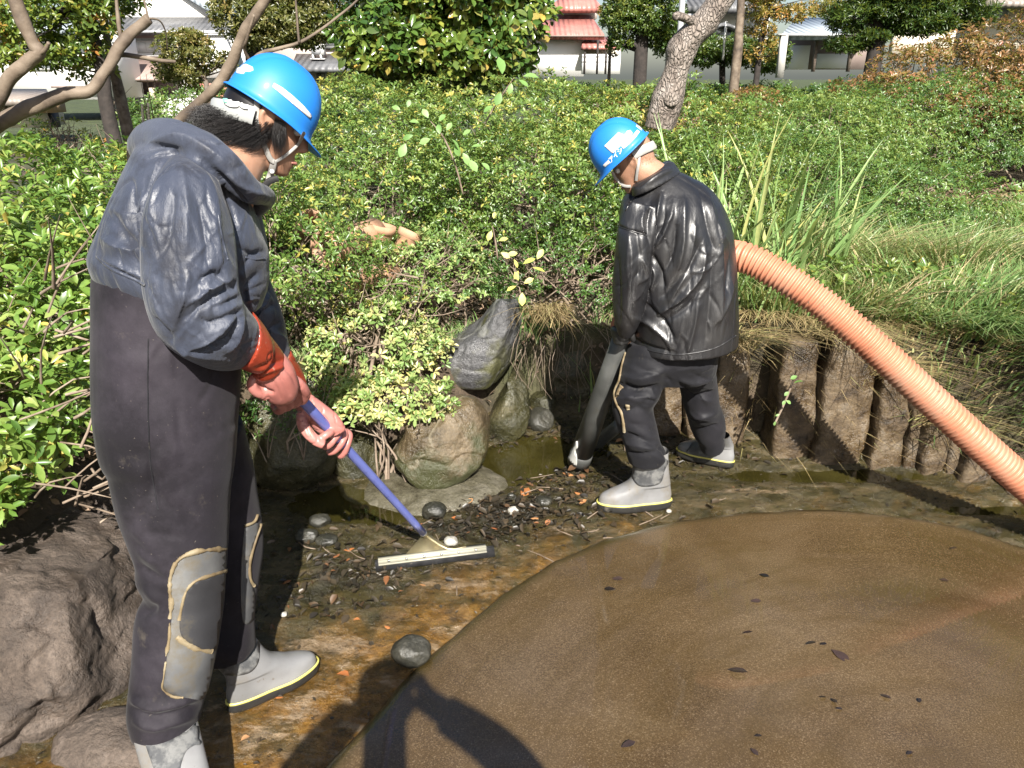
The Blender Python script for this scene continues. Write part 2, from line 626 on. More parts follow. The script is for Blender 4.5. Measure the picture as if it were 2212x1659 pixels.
MT['yellow_leaf'] = leaf_mat('yellow leaf', [(0.30, 0.34, 0.08), (0.42, 0.40, 0.10), (0.48, 0.42, 0.12)], rough=0.5, trans=0.3, by='obj')
GAIN = 0.8
MT['fallen'] = leaf_mat('fallen leaf', [(0.32, 0.11, 0.035), (0.44, 0.19, 0.07), (0.40, 0.24, 0.12), (0.25, 0.09, 0.04)], rough=0.35, trans=0.05, by='obj')
MT['dark_leaf'] = leaf_mat('soaked dark leaf', [(0.012, 0.010, 0.009), (0.03, 0.022, 0.018), (0.05, 0.03, 0.025)], rough=0.2, trans=0.0, by='obj', spec=0.6)
MT['litter'] = leaf_mat('wet leaf litter', [(0.014, 0.012, 0.009), (0.026, 0.021, 0.014), (0.045, 0.034, 0.02), (0.07, 0.046, 0.025), (0.22, 0.09, 0.035)], rough=0.42, trans=0.0, spec=0.4)
MT['duff'] = leaf_mat('dry leaf litter', [(0.09, 0.06, 0.04), (0.19, 0.125, 0.08), (0.31, 0.21, 0.14), (0.42, 0.30, 0.2)], rough=0.8, trans=0.05)
GAIN = 0.72
MT['bark'] = M('bark', [(0.05, 0.035, 0.025), (0.14, 0.105, 0.08), (0.22, 0.18, 0.15)], 14, rough=0.85, bmp=[(30, 0.6, 0.01)])
MT['bark_pale'] = M('pale branch bark', [(0.06, 0.042, 0.03), (0.15, 0.112, 0.078), (0.24, 0.19, 0.14)], 12, rough=0.75, bmp=[(40, 0.5, 0.005)])
MT['twig'] = M('twigs', [(0.10, 0.07, 0.045), (0.22, 0.165, 0.12), (0.32, 0.26, 0.2)], 20, rough=0.8)
MT['bark_dark'] = M('dark bark', [(0.018, 0.014, 0.012), (0.045, 0.035, 0.03)], 14, rough=0.9, bmp=[(30, 0.5, 0.01)])

def bark_scaly():
    m, nt, b = nt_new('scaly trunk bark')
    c = coords(nt, 'pos', (1, 1, 0.55))
    n = noise(nt, c, 12, 8, 0.65)
    wn = nd(nt, "ShaderNodeTexNoise", i_Scale=14, i_Detail=4); nt.links.new(c, wn.inputs["Vector"])
    wc = nd(nt, "ShaderNodeVectorMath", operation='MULTIPLY_ADD'); nt.links.new(wn.outputs["Color"], wc.inputs[0]); wc.inputs[1].default_value = (.07, .07, .07); nt.links.new(c, wc.inputs[2])
    e = voro(nt, wc.outputs[0], 46, 'DISTANCE_TO_EDGE')
    col = ramp(nt, n, [(0.3, (0.11, 0.085, 0.070)), (0.5, (0.27, 0.225, 0.19)), (0.7, (0.46, 0.41, 0.37))])
    col = mixc(nt, gray(nt, e, 0.0, 0.12, 0.6, 0), col, (0.09, 0.068, 0.055))
    nt.links.new(col, b.inputs["Base Color"]); b.inputs["Roughness"].default_value = 0.85
    bump(nt, b, gray(nt, e, 0, 0.2), 0.9, 0.012); bump(nt, b, n, 0.5, 0.01)
    return m
MT['bark_scaly'] = bark_scaly()

def stone(name, stops, wet=0.3, dry=0.75, scale=5, moss=None, bs=1.0, streak=(1, 1, 1), line=None):
    m, nt, b = nt_new(name)
    c = coords(nt, 'pos', streak)
    f = noise(nt, c, scale, 9, 0.62, 0.6)
    k = len(stops)
    col = ramp(nt, f, [(0.3 + 0.4 * i / (k - 1), s) for i, s in enumerate(stops)])
    fine = noise(nt, c, 90, 4, 0.7)
    col = mixc(nt, gray(nt, fine, 0.35, 0.65, 0.0, 0.45), col, stops[0], 'MULTIPLY')
    if moss:
        g = noise(nt, coords(nt, 'pos'), 6.5, 6, 0.6)
        sep = nd(nt, "ShaderNodeSeparateXYZ"); nt.links.new(nt.nodes.new("ShaderNodeNewGeometry").outputs["Position"], sep.inputs[0])
        low = gray(nt, sep.outputs[2], moss[1], moss[2], 0.26, -0.12)      # algae grows up to the old water line
        col = mixc(nt, gray(nt, math_(nt, 'ADD', g, low), 0.47, 0.66), col, moss[0])
    if line:
        w = nd(nt, "ShaderNodeTexNoise", i_Scale=line[0], i_Detail=3); nt.links.new(c, w.inputs["Vector"])
        l = gray(nt, math_(nt, 'ABSOLUTE', math_(nt, 'SUBTRACT', w.outputs[0], 0.5)), 0.0, 0.012, 1, 0)
        col = mixc(nt, math_(nt, 'MULTIPLY', l, 0.6), col, line[1])
    nt.links.new(col, b.inputs["Base Color"])
    g2 = noise(nt, coords(nt, 'pos'), 7, 5)
    nt.links.new(gray(nt, g2, 0.35, 0.65, wet, dry), b.inputs["Roughness"])
    bump(nt, b, noise(nt, c, 14, 9, 0.66), 0.75 * bs, 0.025); bump(nt, b, fine, 0.5 * bs, 0.004)
    return m
MT['rock_brown'] = stone('brown boulder', [(0.028, 0.020, 0.015), (0.075, 0.055, 0.042), (0.13, 0.098, 0.076), (0.21, 0.165, 0.135)], 0.45, 0.9, 4, bs=1.5)
MT['rock_green'] = stone('algae stained rock', [(0.032, 0.024, 0.012), (0.085, 0.062, 0.032), (0.16, 0.118, 0.066), (0.22, 0.17, 0.105)], 0.16, 0.5, 5, ((0.050, 0.052, 0.020), 0.02, 0.3), bs=1.3, line=(1.6, (0.22, 0.19, 0.13)))
MT['rock_grey'] = stone('grey boulder', [(0.055, 0.055, 0.057), (0.12, 0.12, 0.125), (0.19, 0.188, 0.185)], 0.25, 0.7, 4.5, ((0.085, 0.085, 0.035), 0.1, 0.6), bs=1.2, line=(1.8, (0.3, 0.3, 0.28)))
MT['rock_moss'] = stone('mossy wet rock', [(0.022, 0.022, 0.010), (0.055, 0.052, 0.022), (0.105, 0.092, 0.045)], 0.12, 0.45, 5, bs=1.3)
MT['pebble'] = stone('river pebble', [(0.018, 0.018, 0.014), (0.040, 0.039, 0.030), (0.075, 0.07, 0.055)], 0.20, 0.5, 9, bs=0.7)
MT['pebble_pale'] = stone('pale pebble', [(0.30, 0.29, 0.25), (0.45, 0.43, 0.38), (0.55, 0.53, 0.48)], 0.3, 0.7, 12, bs=0.5)
MT['wall_stone'] = stone('wall stone', [(0.020, 0.012, 0.005), (0.078, 0.048, 0.020), (0.150, 0.104, 0.055), (0.21, 0.17, 0.125)], 0.22, 0.7, 8, bs=1.3)
MT['mortar'] = stone('wet mortar', [(0.06, 0.052, 0.032), (0.13, 0.118, 0.08), (0.22, 0.20, 0.155)], 0.1, 0.4, 9)

def soil():
    m, nt, b = nt_new('bank soil')
    c = coords(nt, 'pos')
    n = noise(nt, c, 6, 9, 0.65)
    col = ramp(nt, n, [(0.3, (0.030, 0.021, 0.014)), (0.5, (0.085, 0.058, 0.036)), (0.7, (0.16, 0.115, 0.075))])
    g = noise(nt, c, 0.6, 4)
    sep = nd(nt, "ShaderNodeSeparateXYZ"); nt.links.new(c, sep.inputs[0])
    col = mixc(nt, math_(nt, 'MAXIMUM', gray(nt, g, 0.45, 0.6), gray(nt, sep.outputs[1], 8.5, 11.0)), col, ramp(nt, noise(nt, c, 3, 8, 0.7), [(0.35, (0.02, 0.03, 0.008)), (0.65, (0.07, 0.095, 0.025))]))      # moss and lawn further back
    nt.links.new(col, b.inputs["Base Color"]); b.inputs["Roughness"].default_value = 0.95
    bump(nt, b, noise(nt, c, 25, 8, 0.7), 1.0, 0.03)
    return m
MT['soil'] = soil()

def bed():
    m, nt, b = nt_new('mossy wet pond bed')
    c = coords(nt, 'pos')
    st = coords(nt, 'pos', (1.0, 2.2, 1.0))
    n1 = noise(nt, st, 3.2, 10, 0.66, 0.8)
    col = ramp(nt, n1, [(0.28, (0.010, 0.009, 0.004)), (0.42, (0.028, 0.024, 0.008)), (0.52, (0.056, 0.046, 0.017)), (0.62, (0.105, 0.080, 0.040)), (0.75, (0.20, 0.155, 0.095))])
    # rusty orange algae near the edge of the slab and by the front foot
    sep = nd(nt, "ShaderNodeSeparateXYZ"); nt.links.new(c, sep.inputs[0])
    band = math_(nt, 'ADD', math_(nt, 'MULTIPLY', sep.outputs[1], 0.9), math_(nt, 'MULTIPLY', sep.outputs[0], -0.62))
    near = math_(nt, 'MULTIPLY', gray(nt, band, 1.75, 2.75, 1.0, 0.0), gray(nt, sep.outputs[0], 0.25, 1.0, 1.0, 0.3))
    n2 = noise(nt, c, 5.5, 8, 0.7, 0.5)
    rust = gray(nt, math_(nt, 'MULTIPLY', math_(nt, 'ADD', near, 0.35), n2), 0.33, 0.62)
    col = mixc(nt, rust, col, ramp(nt, noise(nt, c, 18, 8, 0.7), [(0.3, (0.055, 0.026, 0.003)), (0.5, (0.185, 0.088, 0.012)), (0.7, (0.34, 0.185, 0.045))]))
    n3 = noise(nt, st, 9, 9, 0.7)
    pale = gray(nt, math_(nt, 'MULTIPLY', math_(nt, 'MULTIPLY', gray(nt, band, 2.0, 3.2, 1.0, 0.2), gray(nt, sep.outputs[0], 0.2, 0.9, 1.0, 0.72)), n3), 0.50, 0.62)
    col = mixc(nt, pale, col, (0.30, 0.215, 0.13))
    sl = nd(nt, "ShaderNodeAttribute"); sl.attribute_name = "sludge"
    slm = gray(nt, math_(nt, 'ADD', sl.outputs["Fac"], math_(nt, 'MULTIPLY', noise(nt, c, 14, 8, 0.7), 0.8)), 0.72, 0.98)
    col = mixc(nt, math_(nt, 'MULTIPLY', slm, 0.8), col, (0.014, 0.012, 0.008))
    cr = nd(nt, "ShaderNodeAttribute"); cr.attribute_name = "crust"
    crm = gray(nt, math_(nt, 'ADD', cr.outputs["Fac"], math_(nt, 'MULTIPLY', noise(nt, st, 16, 9, 0.72), 0.9)), 0.88, 1.06)
    col = mixc(nt, math_(nt, 'MULTIPLY', crm, 0.85), col, ramp(nt, noise(nt, c, 40, 6, 0.7), [(0.3, (0.16, 0.105, 0.055)), (0.6, (0.36, 0.265, 0.17))]))
    dk = gray(nt, noise(nt, c, 26, 8, 0.75), 0.54, 0.66)
    col = mixc(nt, math_(nt, 'MULTIPLY', dk, 0.75), col, (0.014, 0.012, 0.008))
    nt.links.new(col, b.inputs["Base Color"])
    nt.links.new(gray(nt, noise(nt, c, 11, 6), 0.4, 0.66, 0.07, 0.5), b.inputs["Roughness"])
    b.inputs["Specular IOR Level"].default_value = 0.6
    bump(nt, b, noise(nt, c, 20, 10, 0.72), 1.0, 0.025); bump(nt, b, noise(nt, c, 120, 4, 0.7), 0.8, 0.005)
    return m
GAIN = 0.78
MT['bed'] = bed()
GAIN = 0.72

def slab():
    m, nt, b = nt_new('wet brown concrete')
    c = coords(nt, 'pos')
    n1 = noise(nt, c, 1.6, 7, 0.6, 0.4)
    col = ramp(nt, n1, [(0.3, (0.068, 0.042, 0.017)), (0.5, (0.104, 0.067, 0.030)), (0.7, (0.146, 0.101, 0.054))])
    g = noise(nt, c, 210, 3, 0.8)
    col = mixc(nt, gray(nt, g, 0.42, 0.58, 0.55, 0.0), col, (0.42, 0.38, 0.32), 'MULTIPLY')
    col = mixc(nt, gray(nt, g, 0.58, 0.70, 0.0, 0.45), col, (0.36, 0.28, 0.19))
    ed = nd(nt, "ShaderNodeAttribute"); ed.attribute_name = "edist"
    sep = nd(nt, "ShaderNodeSeparateXYZ"); nt.links.new(c, sep.inputs[0])
    cb = nd(nt, "ShaderNodeCombineXYZ"); nt.links.new(math_(nt, 'MULTIPLY', ed.outputs["Fac"], 3.2), cb.inputs[0]); nt.links.new(math_(nt, 'MULTIPLY', sep.outputs[0], 0.7), cb.inputs[1])
    sw = noise(nt, cb.outputs[0], 2.2, 8, 0.62, 1.2)
    hz = noise(nt, cb.outputs[0], 0.9, 6, 0.6, 0.9)
    col = mixc(nt, gray(nt, hz, 0.48, 0.72, 0.0, 0.16), col, (0.20, 0.148, 0.098))  # pale patches in the colour stand in for sky reflected in the water film
    col = mixc(nt, gray(nt, sw, 0.48, 0.68, 0.0, 0.42), col, (0.058, 0.036, 0.009))
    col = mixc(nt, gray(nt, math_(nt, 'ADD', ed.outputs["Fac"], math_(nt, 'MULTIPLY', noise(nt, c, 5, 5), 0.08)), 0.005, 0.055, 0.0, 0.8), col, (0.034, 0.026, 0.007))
    nt.links.new(col, b.inputs["Base Color"])
    wetn = noise(nt, coords(nt, 'pos', (0.8, 1.7, 1)), 2.0, 5, 0.55, 0.8)
    nt.links.new(gray(nt, wetn, 0.30, 0.70, 0.07, 0.30), b.inputs["Roughness"])
    b.inputs["Specular IOR Level"].default_value = 0.45
    nt.links.new(gray(nt, noise(nt, coords(nt, 'pos', (0.9, 1.6, 1)), 1.5, 6, 0.6, 0.6), 0.40, 0.62, 0.0, 0.9), b.inputs["Coat Weight"])      # a thin film of water
    b.inputs["Coat Roughness"].default_value = 0.04
    bump(nt, b, g, 0.35, 0.003); bump(nt, b, noise(nt, c, 9, 5), 0.12, 0.02)
    return m
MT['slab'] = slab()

def water(name, col, rough=0.04):
    m, nt, b = nt_new(name)
    c = coords(nt, 'pos')
    n = noise(nt, c, 5, 6)
    cc = ramp(nt, n, [(0.3, tuple(x * 0.6 for x in col)), (0.7, tuple(min(1, x * 1.3) for x in col))])
    nt.links.new(cc, b.inputs["Base Color"])
    b.inputs["Roughness"].default_value = rough
    b.inputs["Specular IOR Level"].default_value = 0.5
    bump(nt, b, noise(nt, c, 30, 3), 0.06, 0.004)
    return m
MT['puddle'] = water('murky green water', (0.034, 0.029, 0.007))

MT['skin'] = M('skin', [(0.34, 0.175, 0.11), (0.41, 0.225, 0.145), (0.45, 0.26, 0.175)], 14, rough=0.5, bmp=[(160, 0.12, 0.001)])
MT['skin'].node_tree.nodes["Principled BSDF"].inputs["Subsurface Weight"].default_value = 0.08
MT['skin'].node_tree.nodes["Principled BSDF"].inputs["Subsurface Radius"].default_value = (0.01, 0.004, 0.002)
MT['hair'] = M('black hair', [(0.006, 0.005, 0.005), (0.014, 0.011, 0.010)], 40, rough=0.36)
MT['eye'] = M('eye white', [(0.7, 0.68, 0.65)], rough=0.15)
MT['iris_dark'] = M('dark iris', [(0.02, 0.012, 0.008)], rough=0.1)
MT['lips'] = M('lips', [(0.36, 0.15, 0.12)], rough=0.45)
MT['nylon'] = M('navy grey nylon', [(0.027, 0.033, 0.052), (0.045, 0.053, 0.079), (0.066, 0.075, 0.103)], 6, rough=0.40, rough2=0.62, sheen=0.08, spec=0.38,
                bmp=[(13, 0.45, 0.014, (1.6, 1.6, 0.6)), (36, 0.38, 0.005), (140, 0.15, 0.001)], dirt=(7, 0.50, 0.60, (0.026, 0.029, 0.042)))
MT['pvc_black'] = M('black rubber raincoat', [(0.008, 0.008, 0.010), (0.014, 0.014, 0.016), (0.024, 0.023, 0.023)], 6, rough=0.34, rough2=0.48, spec=0.6,
                    bmp=[(9, 0.35, 0.014, (1.8, 1.8, 0.5)), (30, 0.14, 0.003)], dirt=(22, 0.66, 0.74, (0.12, 0.11, 0.09)))
MT['wader'] = M('worn neoprene', [(0.006, 0.005, 0.007), (0.011, 0.009, 0.013), (0.020, 0.017, 0.023)], 4, rough=0.6, rough2=0.85, sheen=0.04, spec=0.22,
                bmp=[(7, 0.25, 0.012), (260, 0.2, 0.0007)], dirt=[(3.5, 0.48, 0.74, (0.040, 0.034, 0.044)), (11, 0.60, 0.86, (0.10, 0.085, 0.065)), (120, 0.66, 0.72, (0.22, 0.19, 0.15))])
MT['wader_dark'] = M('dark neoprene', [(0.006, 0.006, 0.008), (0.010, 0.010, 0.013), (0.018, 0.017, 0.021)], 5, rough=0.6, rough2=0.8, sheen=0.03, spec=0.22,
                     bmp=[(9, 0.3, 0.012), (220, 0.2, 0.0008)], dirt=[(13, 0.64, 0.8, (0.11, 0.095, 0.07)), (110, 0.67, 0.73, (0.2, 0.17, 0.13))])
MT['kneepatch'] = M('grey rubber knee patch', [(0.055, 0.057, 0.06), (0.10, 0.102, 0.105), (0.17, 0.17, 0.165)], 6, rough=0.42, rough2=0.65, bmp=[(40, 0.15, 0.002)], dirt=(9, 0.5, 0.72, (0.11, 0.085, 0.045)))
MT['kneepad'] = M('black knee pad', [(0.022, 0.022, 0.025), (0.036, 0.036, 0.040)], 9, rough=0.6, bmp=[(40, 0.15, 0.002)], dirt=(9, 0.55, 0.75, (0.09, 0.075, 0.045)))
MT['glue'] = M('dried glue', [(0.10, 0.065, 0.028), (0.20, 0.15, 0.08), (0.31, 0.26, 0.17)], 14, rough=0.7, bmp=[(60, 0.4, 0.003)])
MT['boot'] = M('grey rubber boot', [(0.16, 0.16, 0.16), (0.22, 0.22, 0.222), (0.28, 0.28, 0.278)], 6, rough=0.3, rough2=0.5, bmp=[(30, 0.06, 0.002)], dirt=[(7, 0.50, 0.74, (0.17, 0.14, 0.095)), (50, 0.62, 0.70, (0.12, 0.10, 0.07))])
MT['boot_panel'] = M('charcoal boot panel', [(0.055, 0.057, 0.06), (0.085, 0.087, 0.09)], 12, rough=0.4, dirt=(18, 0.48, 0.6, (0.17, 0.17, 0.165)))
MT['sole'] = M('black boot sole', [(0.018, 0.018, 0.018), (0.035, 0.033, 0.03)], 30, rough=0.35, bmp=[(60, 0.2, 0.002)], dirt=(20, 0.6, 0.75, (0.16, 0.14, 0.11)))
MT['yellow'] = M('yellow boot stripe', [(0.58, 0.52, 0.12), (0.72, 0.66, 0.18)], 20, rough=0.4)
MT['glove'] = M('dark red rubber cuff', [(0.20, 0.026, 0.012), (0.29, 0.042, 0.020), (0.35, 0.062, 0.035)], 7, rough=0.22, rough2=0.38, bmp=[(22, 0.25, 0.004)], dirt=(24, 0.66, 0.75, (0.45, 0.33, 0.24)))
MT['glove_palm'] = M('pink rubber glove', [(0.34, 0.12, 0.10), (0.43, 0.165, 0.14), (0.49, 0.21, 0.18)], 9, rough=0.35, rough2=0.5, bmp=[(60, 0.15, 0.002)], dirt=(20, 0.62, 0.72, (0.24, 0.155, 0.10)))
MT['glove_black'] = M('black work glove', [(0.02, 0.02, 0.02), (0.03, 0.03, 0.03)], 9, rough=0.5)
MT['helmet'] = M('blue helmet plastic', [(0.016, 0.20, 0.66), (0.020, 0.215, 0.69)], 9, rough=0.5, coat=0.06, spec=0.35, bmp=[(200, 0.03, 0.0005)], dirt=(40, 0.70, 0.76, (0.25, 0.40, 0.65)))
MT['helmet_in'] = M('helmet liner', [(0.03, 0.035, 0.045)], rough=0.7)
MT['sticker'] = M('white sticker', [(0.78, 0.78, 0.76), (0.82, 0.82, 0.80)], 9, rough=0.4)
MT['strap'] = M('grey webbing', [(0.30, 0.29, 0.27), (0.40, 0.39, 0.37)], 60, rough=0.75, bmp=[(300, 0.3, 0.001)])
MT['band'] = M('pale head band', [(0.34, 0.35, 0.34), (0.42, 0.43, 0.42)], 10, rough=0.35)
MT['mint'] = M('mint knob', [(0.24, 0.62, 0.48)], rough=0.3)
MT['black_plastic'] = M('black plastic', [(0.015, 0.015, 0.016), (0.025, 0.025, 0.026)], 20, rough=0.4)
MT['white_plastic'] = M('white plastic', [(0.72, 0.72, 0.70)], rough=0.35)
MT['handle'] = M('lilac blue handle', [(0.14, 0.17, 0.50), (0.17, 0.21, 0.58), (0.20, 0.24, 0.62)], 10, rough=0.3, dirt=(45, 0.62, 0.70, (0.05, 0.06, 0.12)))
MT['alu'] = M('cream painted metal', [(0.36, 0.35, 0.27), (0.50, 0.48, 0.40)], 12, rough=0.4, metal=0.1, dirt=(30, 0.6, 0.72, (0.2, 0.16, 0.10)))
MT['brass'] = M('dull brass bracket', [(0.30, 0.25, 0.14), (0.45, 0.39, 0.24)], 20, rough=0.35, metal=0.6)
MT['steel'] = M('steel', [(0.55, 0.55, 0.53)], rough=0.25, metal=0.9)
MT['rubber'] = M('black squeegee rubber', [(0.02, 0.02, 0.021), (0.045, 0.045, 0.048)], 30, rough=0.3, dirt=(30, 0.62, 0.7, (0.2, 0.18, 0.15)))
MT['pipe'] = M('grey pipe', [(0.045, 0.047, 0.045), (0.075, 0.077, 0.073), (0.115, 0.117, 0.112)], 8, rough=0.42, dirt=(18, 0.58, 0.72, (0.08, 0.075, 0.06)))
MT['pipe_in'] = M('pipe inside', [(0.03, 0.03, 0.03)], rough=0.6)
MT['pipe_tip'] = M('scuffed pipe tip', [(0.5, 0.5, 0.47), (0.62, 0.62, 0.58)], 12, rough=0.5)
MT['hose'] = M('orange corrugated hose', [(0.46, 0.165, 0.09), (0.55, 0.225, 0.13), (0.60, 0.30, 0.20)], 3, rough=0.42, rough2=0.55, dirt=[(6, 0.50, 0.76, (0.36, 0.25, 0.17)), (34, 0.60, 0.68, (0.20, 0.125, 0.08))])
MT['hose_rib'] = MT['hose']
MT['terracotta'] = M('terracotta', [(0.36, 0.19, 0.105), (0.46, 0.27, 0.165), (0.55, 0.37, 0.25)], 12, rough=0.8, bmp=[(40, 0.3, 0.004)])
MT['cloth_dark'] = M('dark work clothes', [(0.03, 0.035, 0.05), (0.05, 0.055, 0.07)], 9, rough=0.8)
GAIN = 0.8
MT['w_white'] = M('white plaster', [(0.76, 0.75, 0.72), (0.82, 0.81, 0.79)], 2, rough=0.8, co='pos')
MT['w_cream'] = M('cream plaster', [(0.60, 0.53, 0.42), (0.68, 0.61, 0.50)], 2, rough=0.85, co='pos')
MT['w_beige'] = M('pinkish beige siding', [(0.48, 0.39, 0.35), (0.56, 0.46, 0.42)], 2, rough=0.85, co='pos')
MT['w_brown'] = M('brown siding', [(0.22, 0.165, 0.145), (0.27, 0.21, 0.185)], 3, rough=0.85, co='pos')
MT['w_wood'] = M('wooden panel', [(0.30, 0.19, 0.10), (0.42, 0.28, 0.17)], 5, rough=0.8, co='pos')
MT['w_red'] = M('red brick wall', [(0.40, 0.16, 0.12), (0.48, 0.20, 0.15)], 8, rough=0.85, co='pos')
MT['pale_wood'] = M('pale post wood', [(0.62, 0.52, 0.38), (0.72, 0.62, 0.48)], 5, rough=0.8, co='pos')
MT['dark'] = M('dark opening', [(0.012, 0.012, 0.013), (0.02, 0.02, 0.02)], 3, rough=0.6)
MT['glass'] = M('window glass', [(0.25, 0.28, 0.30)], rough=0.08)
MT['screen'] = M('paper screen', [(0.78, 0.78, 0.76)], rough=0.6)
MT['grey_metal'] = M('grey metal', [(0.45, 0.46, 0.48), (0.55, 0.56, 0.58)], 8, rough=0.45, metal=0.3)
MT['concrete'] = M('concrete post', [(0.42, 0.41, 0.38), (0.52, 0.51, 0.48)], 12, rough=0.85, co='pos')

def roofm(name, a, b_, row=0.28, rough=0.5):
    m, nt, b = nt_new(name)
    c = coords(nt, 'pos')
    n = noise(nt, c, 3, 6)
    col = ramp(nt, n, [(0.3, a), (0.7, b_)])
    w = nd(nt, "ShaderNodeTexWave", i_Scale=0.5 / row, i_Distortion=0.2); w.bands_direction = 'X'
    nt.links.new(c, w.inputs["Vector"])
    nt.links.new(col, b.inputs["Base Color"]); b.inputs["Roughness"].default_value = rough
    bump(nt, b, w.outputs["Fac"], 0.5, 0.04)
    return m
MT['r_grey'] = roofm('grey roof tiles', (0.085, 0.087, 0.092), (0.14, 0.142, 0.148))
MT['r_blue'] = roofm('blue grey metal roof', (0.26, 0.30, 0.34), (0.34, 0.38, 0.42), rough=0.35)
MT['r_pink'] = roofm('brown pink shingles', (0.27, 0.19, 0.165), (0.34, 0.24, 0.21))
MT['r_red'] = roofm('red metal roof', (0.36, 0.135, 0.115), (0.44, 0.19, 0.16), rough=0.4)
MT['r_brown'] = roofm('brown roof', (0.20, 0.17, 0.15), (0.27, 0.23, 0.20))
# ------------------------------------------------------------------ ground: pond bed, bank, slab, puddles
POND = np.array([(-2.6, -3.0), (-1.5, -1.0), (-1.32, 1.2), (-1.46, 1.9), (-1.40, 2.6), (-1.22, 3.25), (-0.80, 3.46), (-0.34, 3.42), (-0.02, 3.9), (0.40, 4.02),
                 (0.90, 3.80), (1.20, 3.58), (1.86, 3.42), (2.16, 3.16), (2.6, 2.75), (3.4, 2.3), (7.0, 1.2), (7.0, -3.0)])

def sdist(x, y, poly):
    """distance outside (+) or inside (-) a closed outline"""
    p = np.stack([x, y], -1)
    best = np.full(x.shape, 1e9); ins = np.zeros(x.shape, bool)
    n = len(poly)
    for i in range(n):
        a, b = poly[i], poly[(i + 1) % n]
        ab = b - a
        t = np.clip(((p - a) @ ab) / (ab @ ab), 0, 1)
        d = np.linalg.norm(p - (a + t[..., None] * ab), axis=-1)
        best = np.minimum(best, d)
        c = ((a[1] > y) != (b[1] > y)) & (x < (b[0] - a[0]) * (y - a[1]) / (b[1] - a[1] + 1e-12) + a[0])
        ins ^= c
    return np.where(ins, -best, best)

def bank_z(x, y):
    d = sdist(x, y, POND)
    p = np.stack([x, y, np.zeros_like(x)], -1)
    base = np.where(x > 0.95, 0.58, 0.42) * 1.0
    base = 0.40 + 0.20 * sstep(0.2, 1.1, x) + 0.12 * sstep(-1.2, -1.7, x) * sstep(3.2, 2.0, y)
    z = -0.18 + (base + 0.18) * sstep(-0.03, 0.09 + 0.05 * sstep(1.0, 0.4, x), d)
    z = z + 0.10 * sstep(0.2, 3.0, d) + (0.05 * fbm(p * 2.2, 3, 3)) * sstep(0.05, 0.4, d)
    z = z + 0.40 * sstep(0.3, 2.4, d) * sstep(3.3, 5.0, y) * sstep(1.4, -0.2, x) * sstep(14.0, 8.0, y)   # the planted mound in the middle
    return z

def grid_mesh(name, xs, ys, zf, keep=None, smooth=True):
    X, Y = np.meshgrid(xs, ys, indexing='ij')
    Z = zf(X, Y)
    nx, ny = len(xs), len(ys)
    V = np.stack([X, Y, Z], -1).reshape(-1, 3)
    i, j = np.meshgrid(np.arange(nx - 1), np.arange(ny - 1), indexing='ij')
    a = (i * ny + j).ravel()
    F = np.stack([a, a + ny, a + ny + 1, a + 1], 1)
    if keep is not None:
        k = keep(X, Y).reshape(-1)
        F = F[k[F].any(1)]
    return fast_mesh(name, V, F, 4, smooth)

far = [-320, -160, -80, -45, -28, -18, -12]
gx = np.array(far + list(np.arange(-8, 8.01, 0.1)) + [-v for v in far[::-1]])
gy = np.array([-200, -60, -25, -12, -6] + list(np.arange(-3, 2.0, 0.12)) + list(np.arange(2.0, 5.0, 0.06)) + list(np.arange(5.0, 12, 0.15)) + [13, 15, 18, 22, 27, 34, 45, 60, 90, 140, 220, 330])
tag(put("ground", grid_mesh("ground", gx, gy, bank_z), MT['soil']), kind="structure")

BOX_WET = [(-0.62, 2.98, 0.34, 0.17), (-0.05, 3.28, 0.34, 0.20), (0.12, 3.5, 0.22, 0.16), (1.45, 3.24, 0.45, 0.07), (2.0, 2.93, 0.28, 0.06)]

SLAB_EDGE_PX = [(620, 1775), (700, 1680), (800, 1568), (900, 1458), (990, 1372), (1100, 1290), (1210, 1216), (1330, 1168), (1450, 1132), (1600, 1110), (1750, 1104), (1900, 1110), (2050, 1132), (2212, 1180)]
_e = smooth_rows([G(u, v, 0.03)[:2] for u, v in SLAB_EDGE_PX], 4)
SLAB = np.vstack([[(-1.0, -3.0), (-0.75, 0.2)], _e, [(3.2, 1.75), (7.5, 0.2), (7.5, -3.0)]])

def bed_z(x, y):
    p = np.stack([x, y, np.zeros_like(x)], -1)
    z = 0.016 * fbm(p * 3.1, 5, 4) + 0.007 * fbm(p * 17, 9, 3)
    for a, b, rx, ry in BOX_WET:
        q = ((x - a) / rx) ** 2 + ((y - b) / ry) ** 2
        z = z - 0.035 * np.exp(-q * 1.1)
    ds = sdist(x, y, SLAB)
    z = z - 0.012 * sstep(0.10, 0.0, ds)
    d = sdist(x, y, POND)
    z = z + 0.05 * sstep(-0.16, 0.05, d)
    return z
def zone(x, y, spots):
    w = np.zeros_like(x)
    for a, b, rx, ry, k in spots:
        w = np.maximum(w, k * np.exp(-((x - a) / rx) ** 2 - ((y - b) / ry) ** 2))
    return w
def attr_of(me, name, fn):
    v = np.empty(len(me.vertices) * 3, np.float32); me.vertices.foreach_get("co", v); v = v.reshape(-1, 3).astype(float)
    at = me.attributes.new(name, 'FLOAT', 'POINT'); at.data.foreach_set("value", fn(v[:, 0], v[:, 1]).astype(np.float32))
g1, g2, g3, g4 = G(1130, 1110), G(755, 1240), G(1240, 1050), G(1000, 1150)
SP = [(g1[0], g1[1], .34, .17, 1.0), (g2[0], g2[1], .22, .13, 1.0), (g3[0], g3[1], .28, .2, .85), (g4[0], g4[1], .36, .09, .9), (0.75, 3.5, .4, .25, .55), (-.62, 2.62, .35, .2, .4), (.1, 3.6, .35, .25, .6), (-.68, 2.28, .25, .10, .7)]
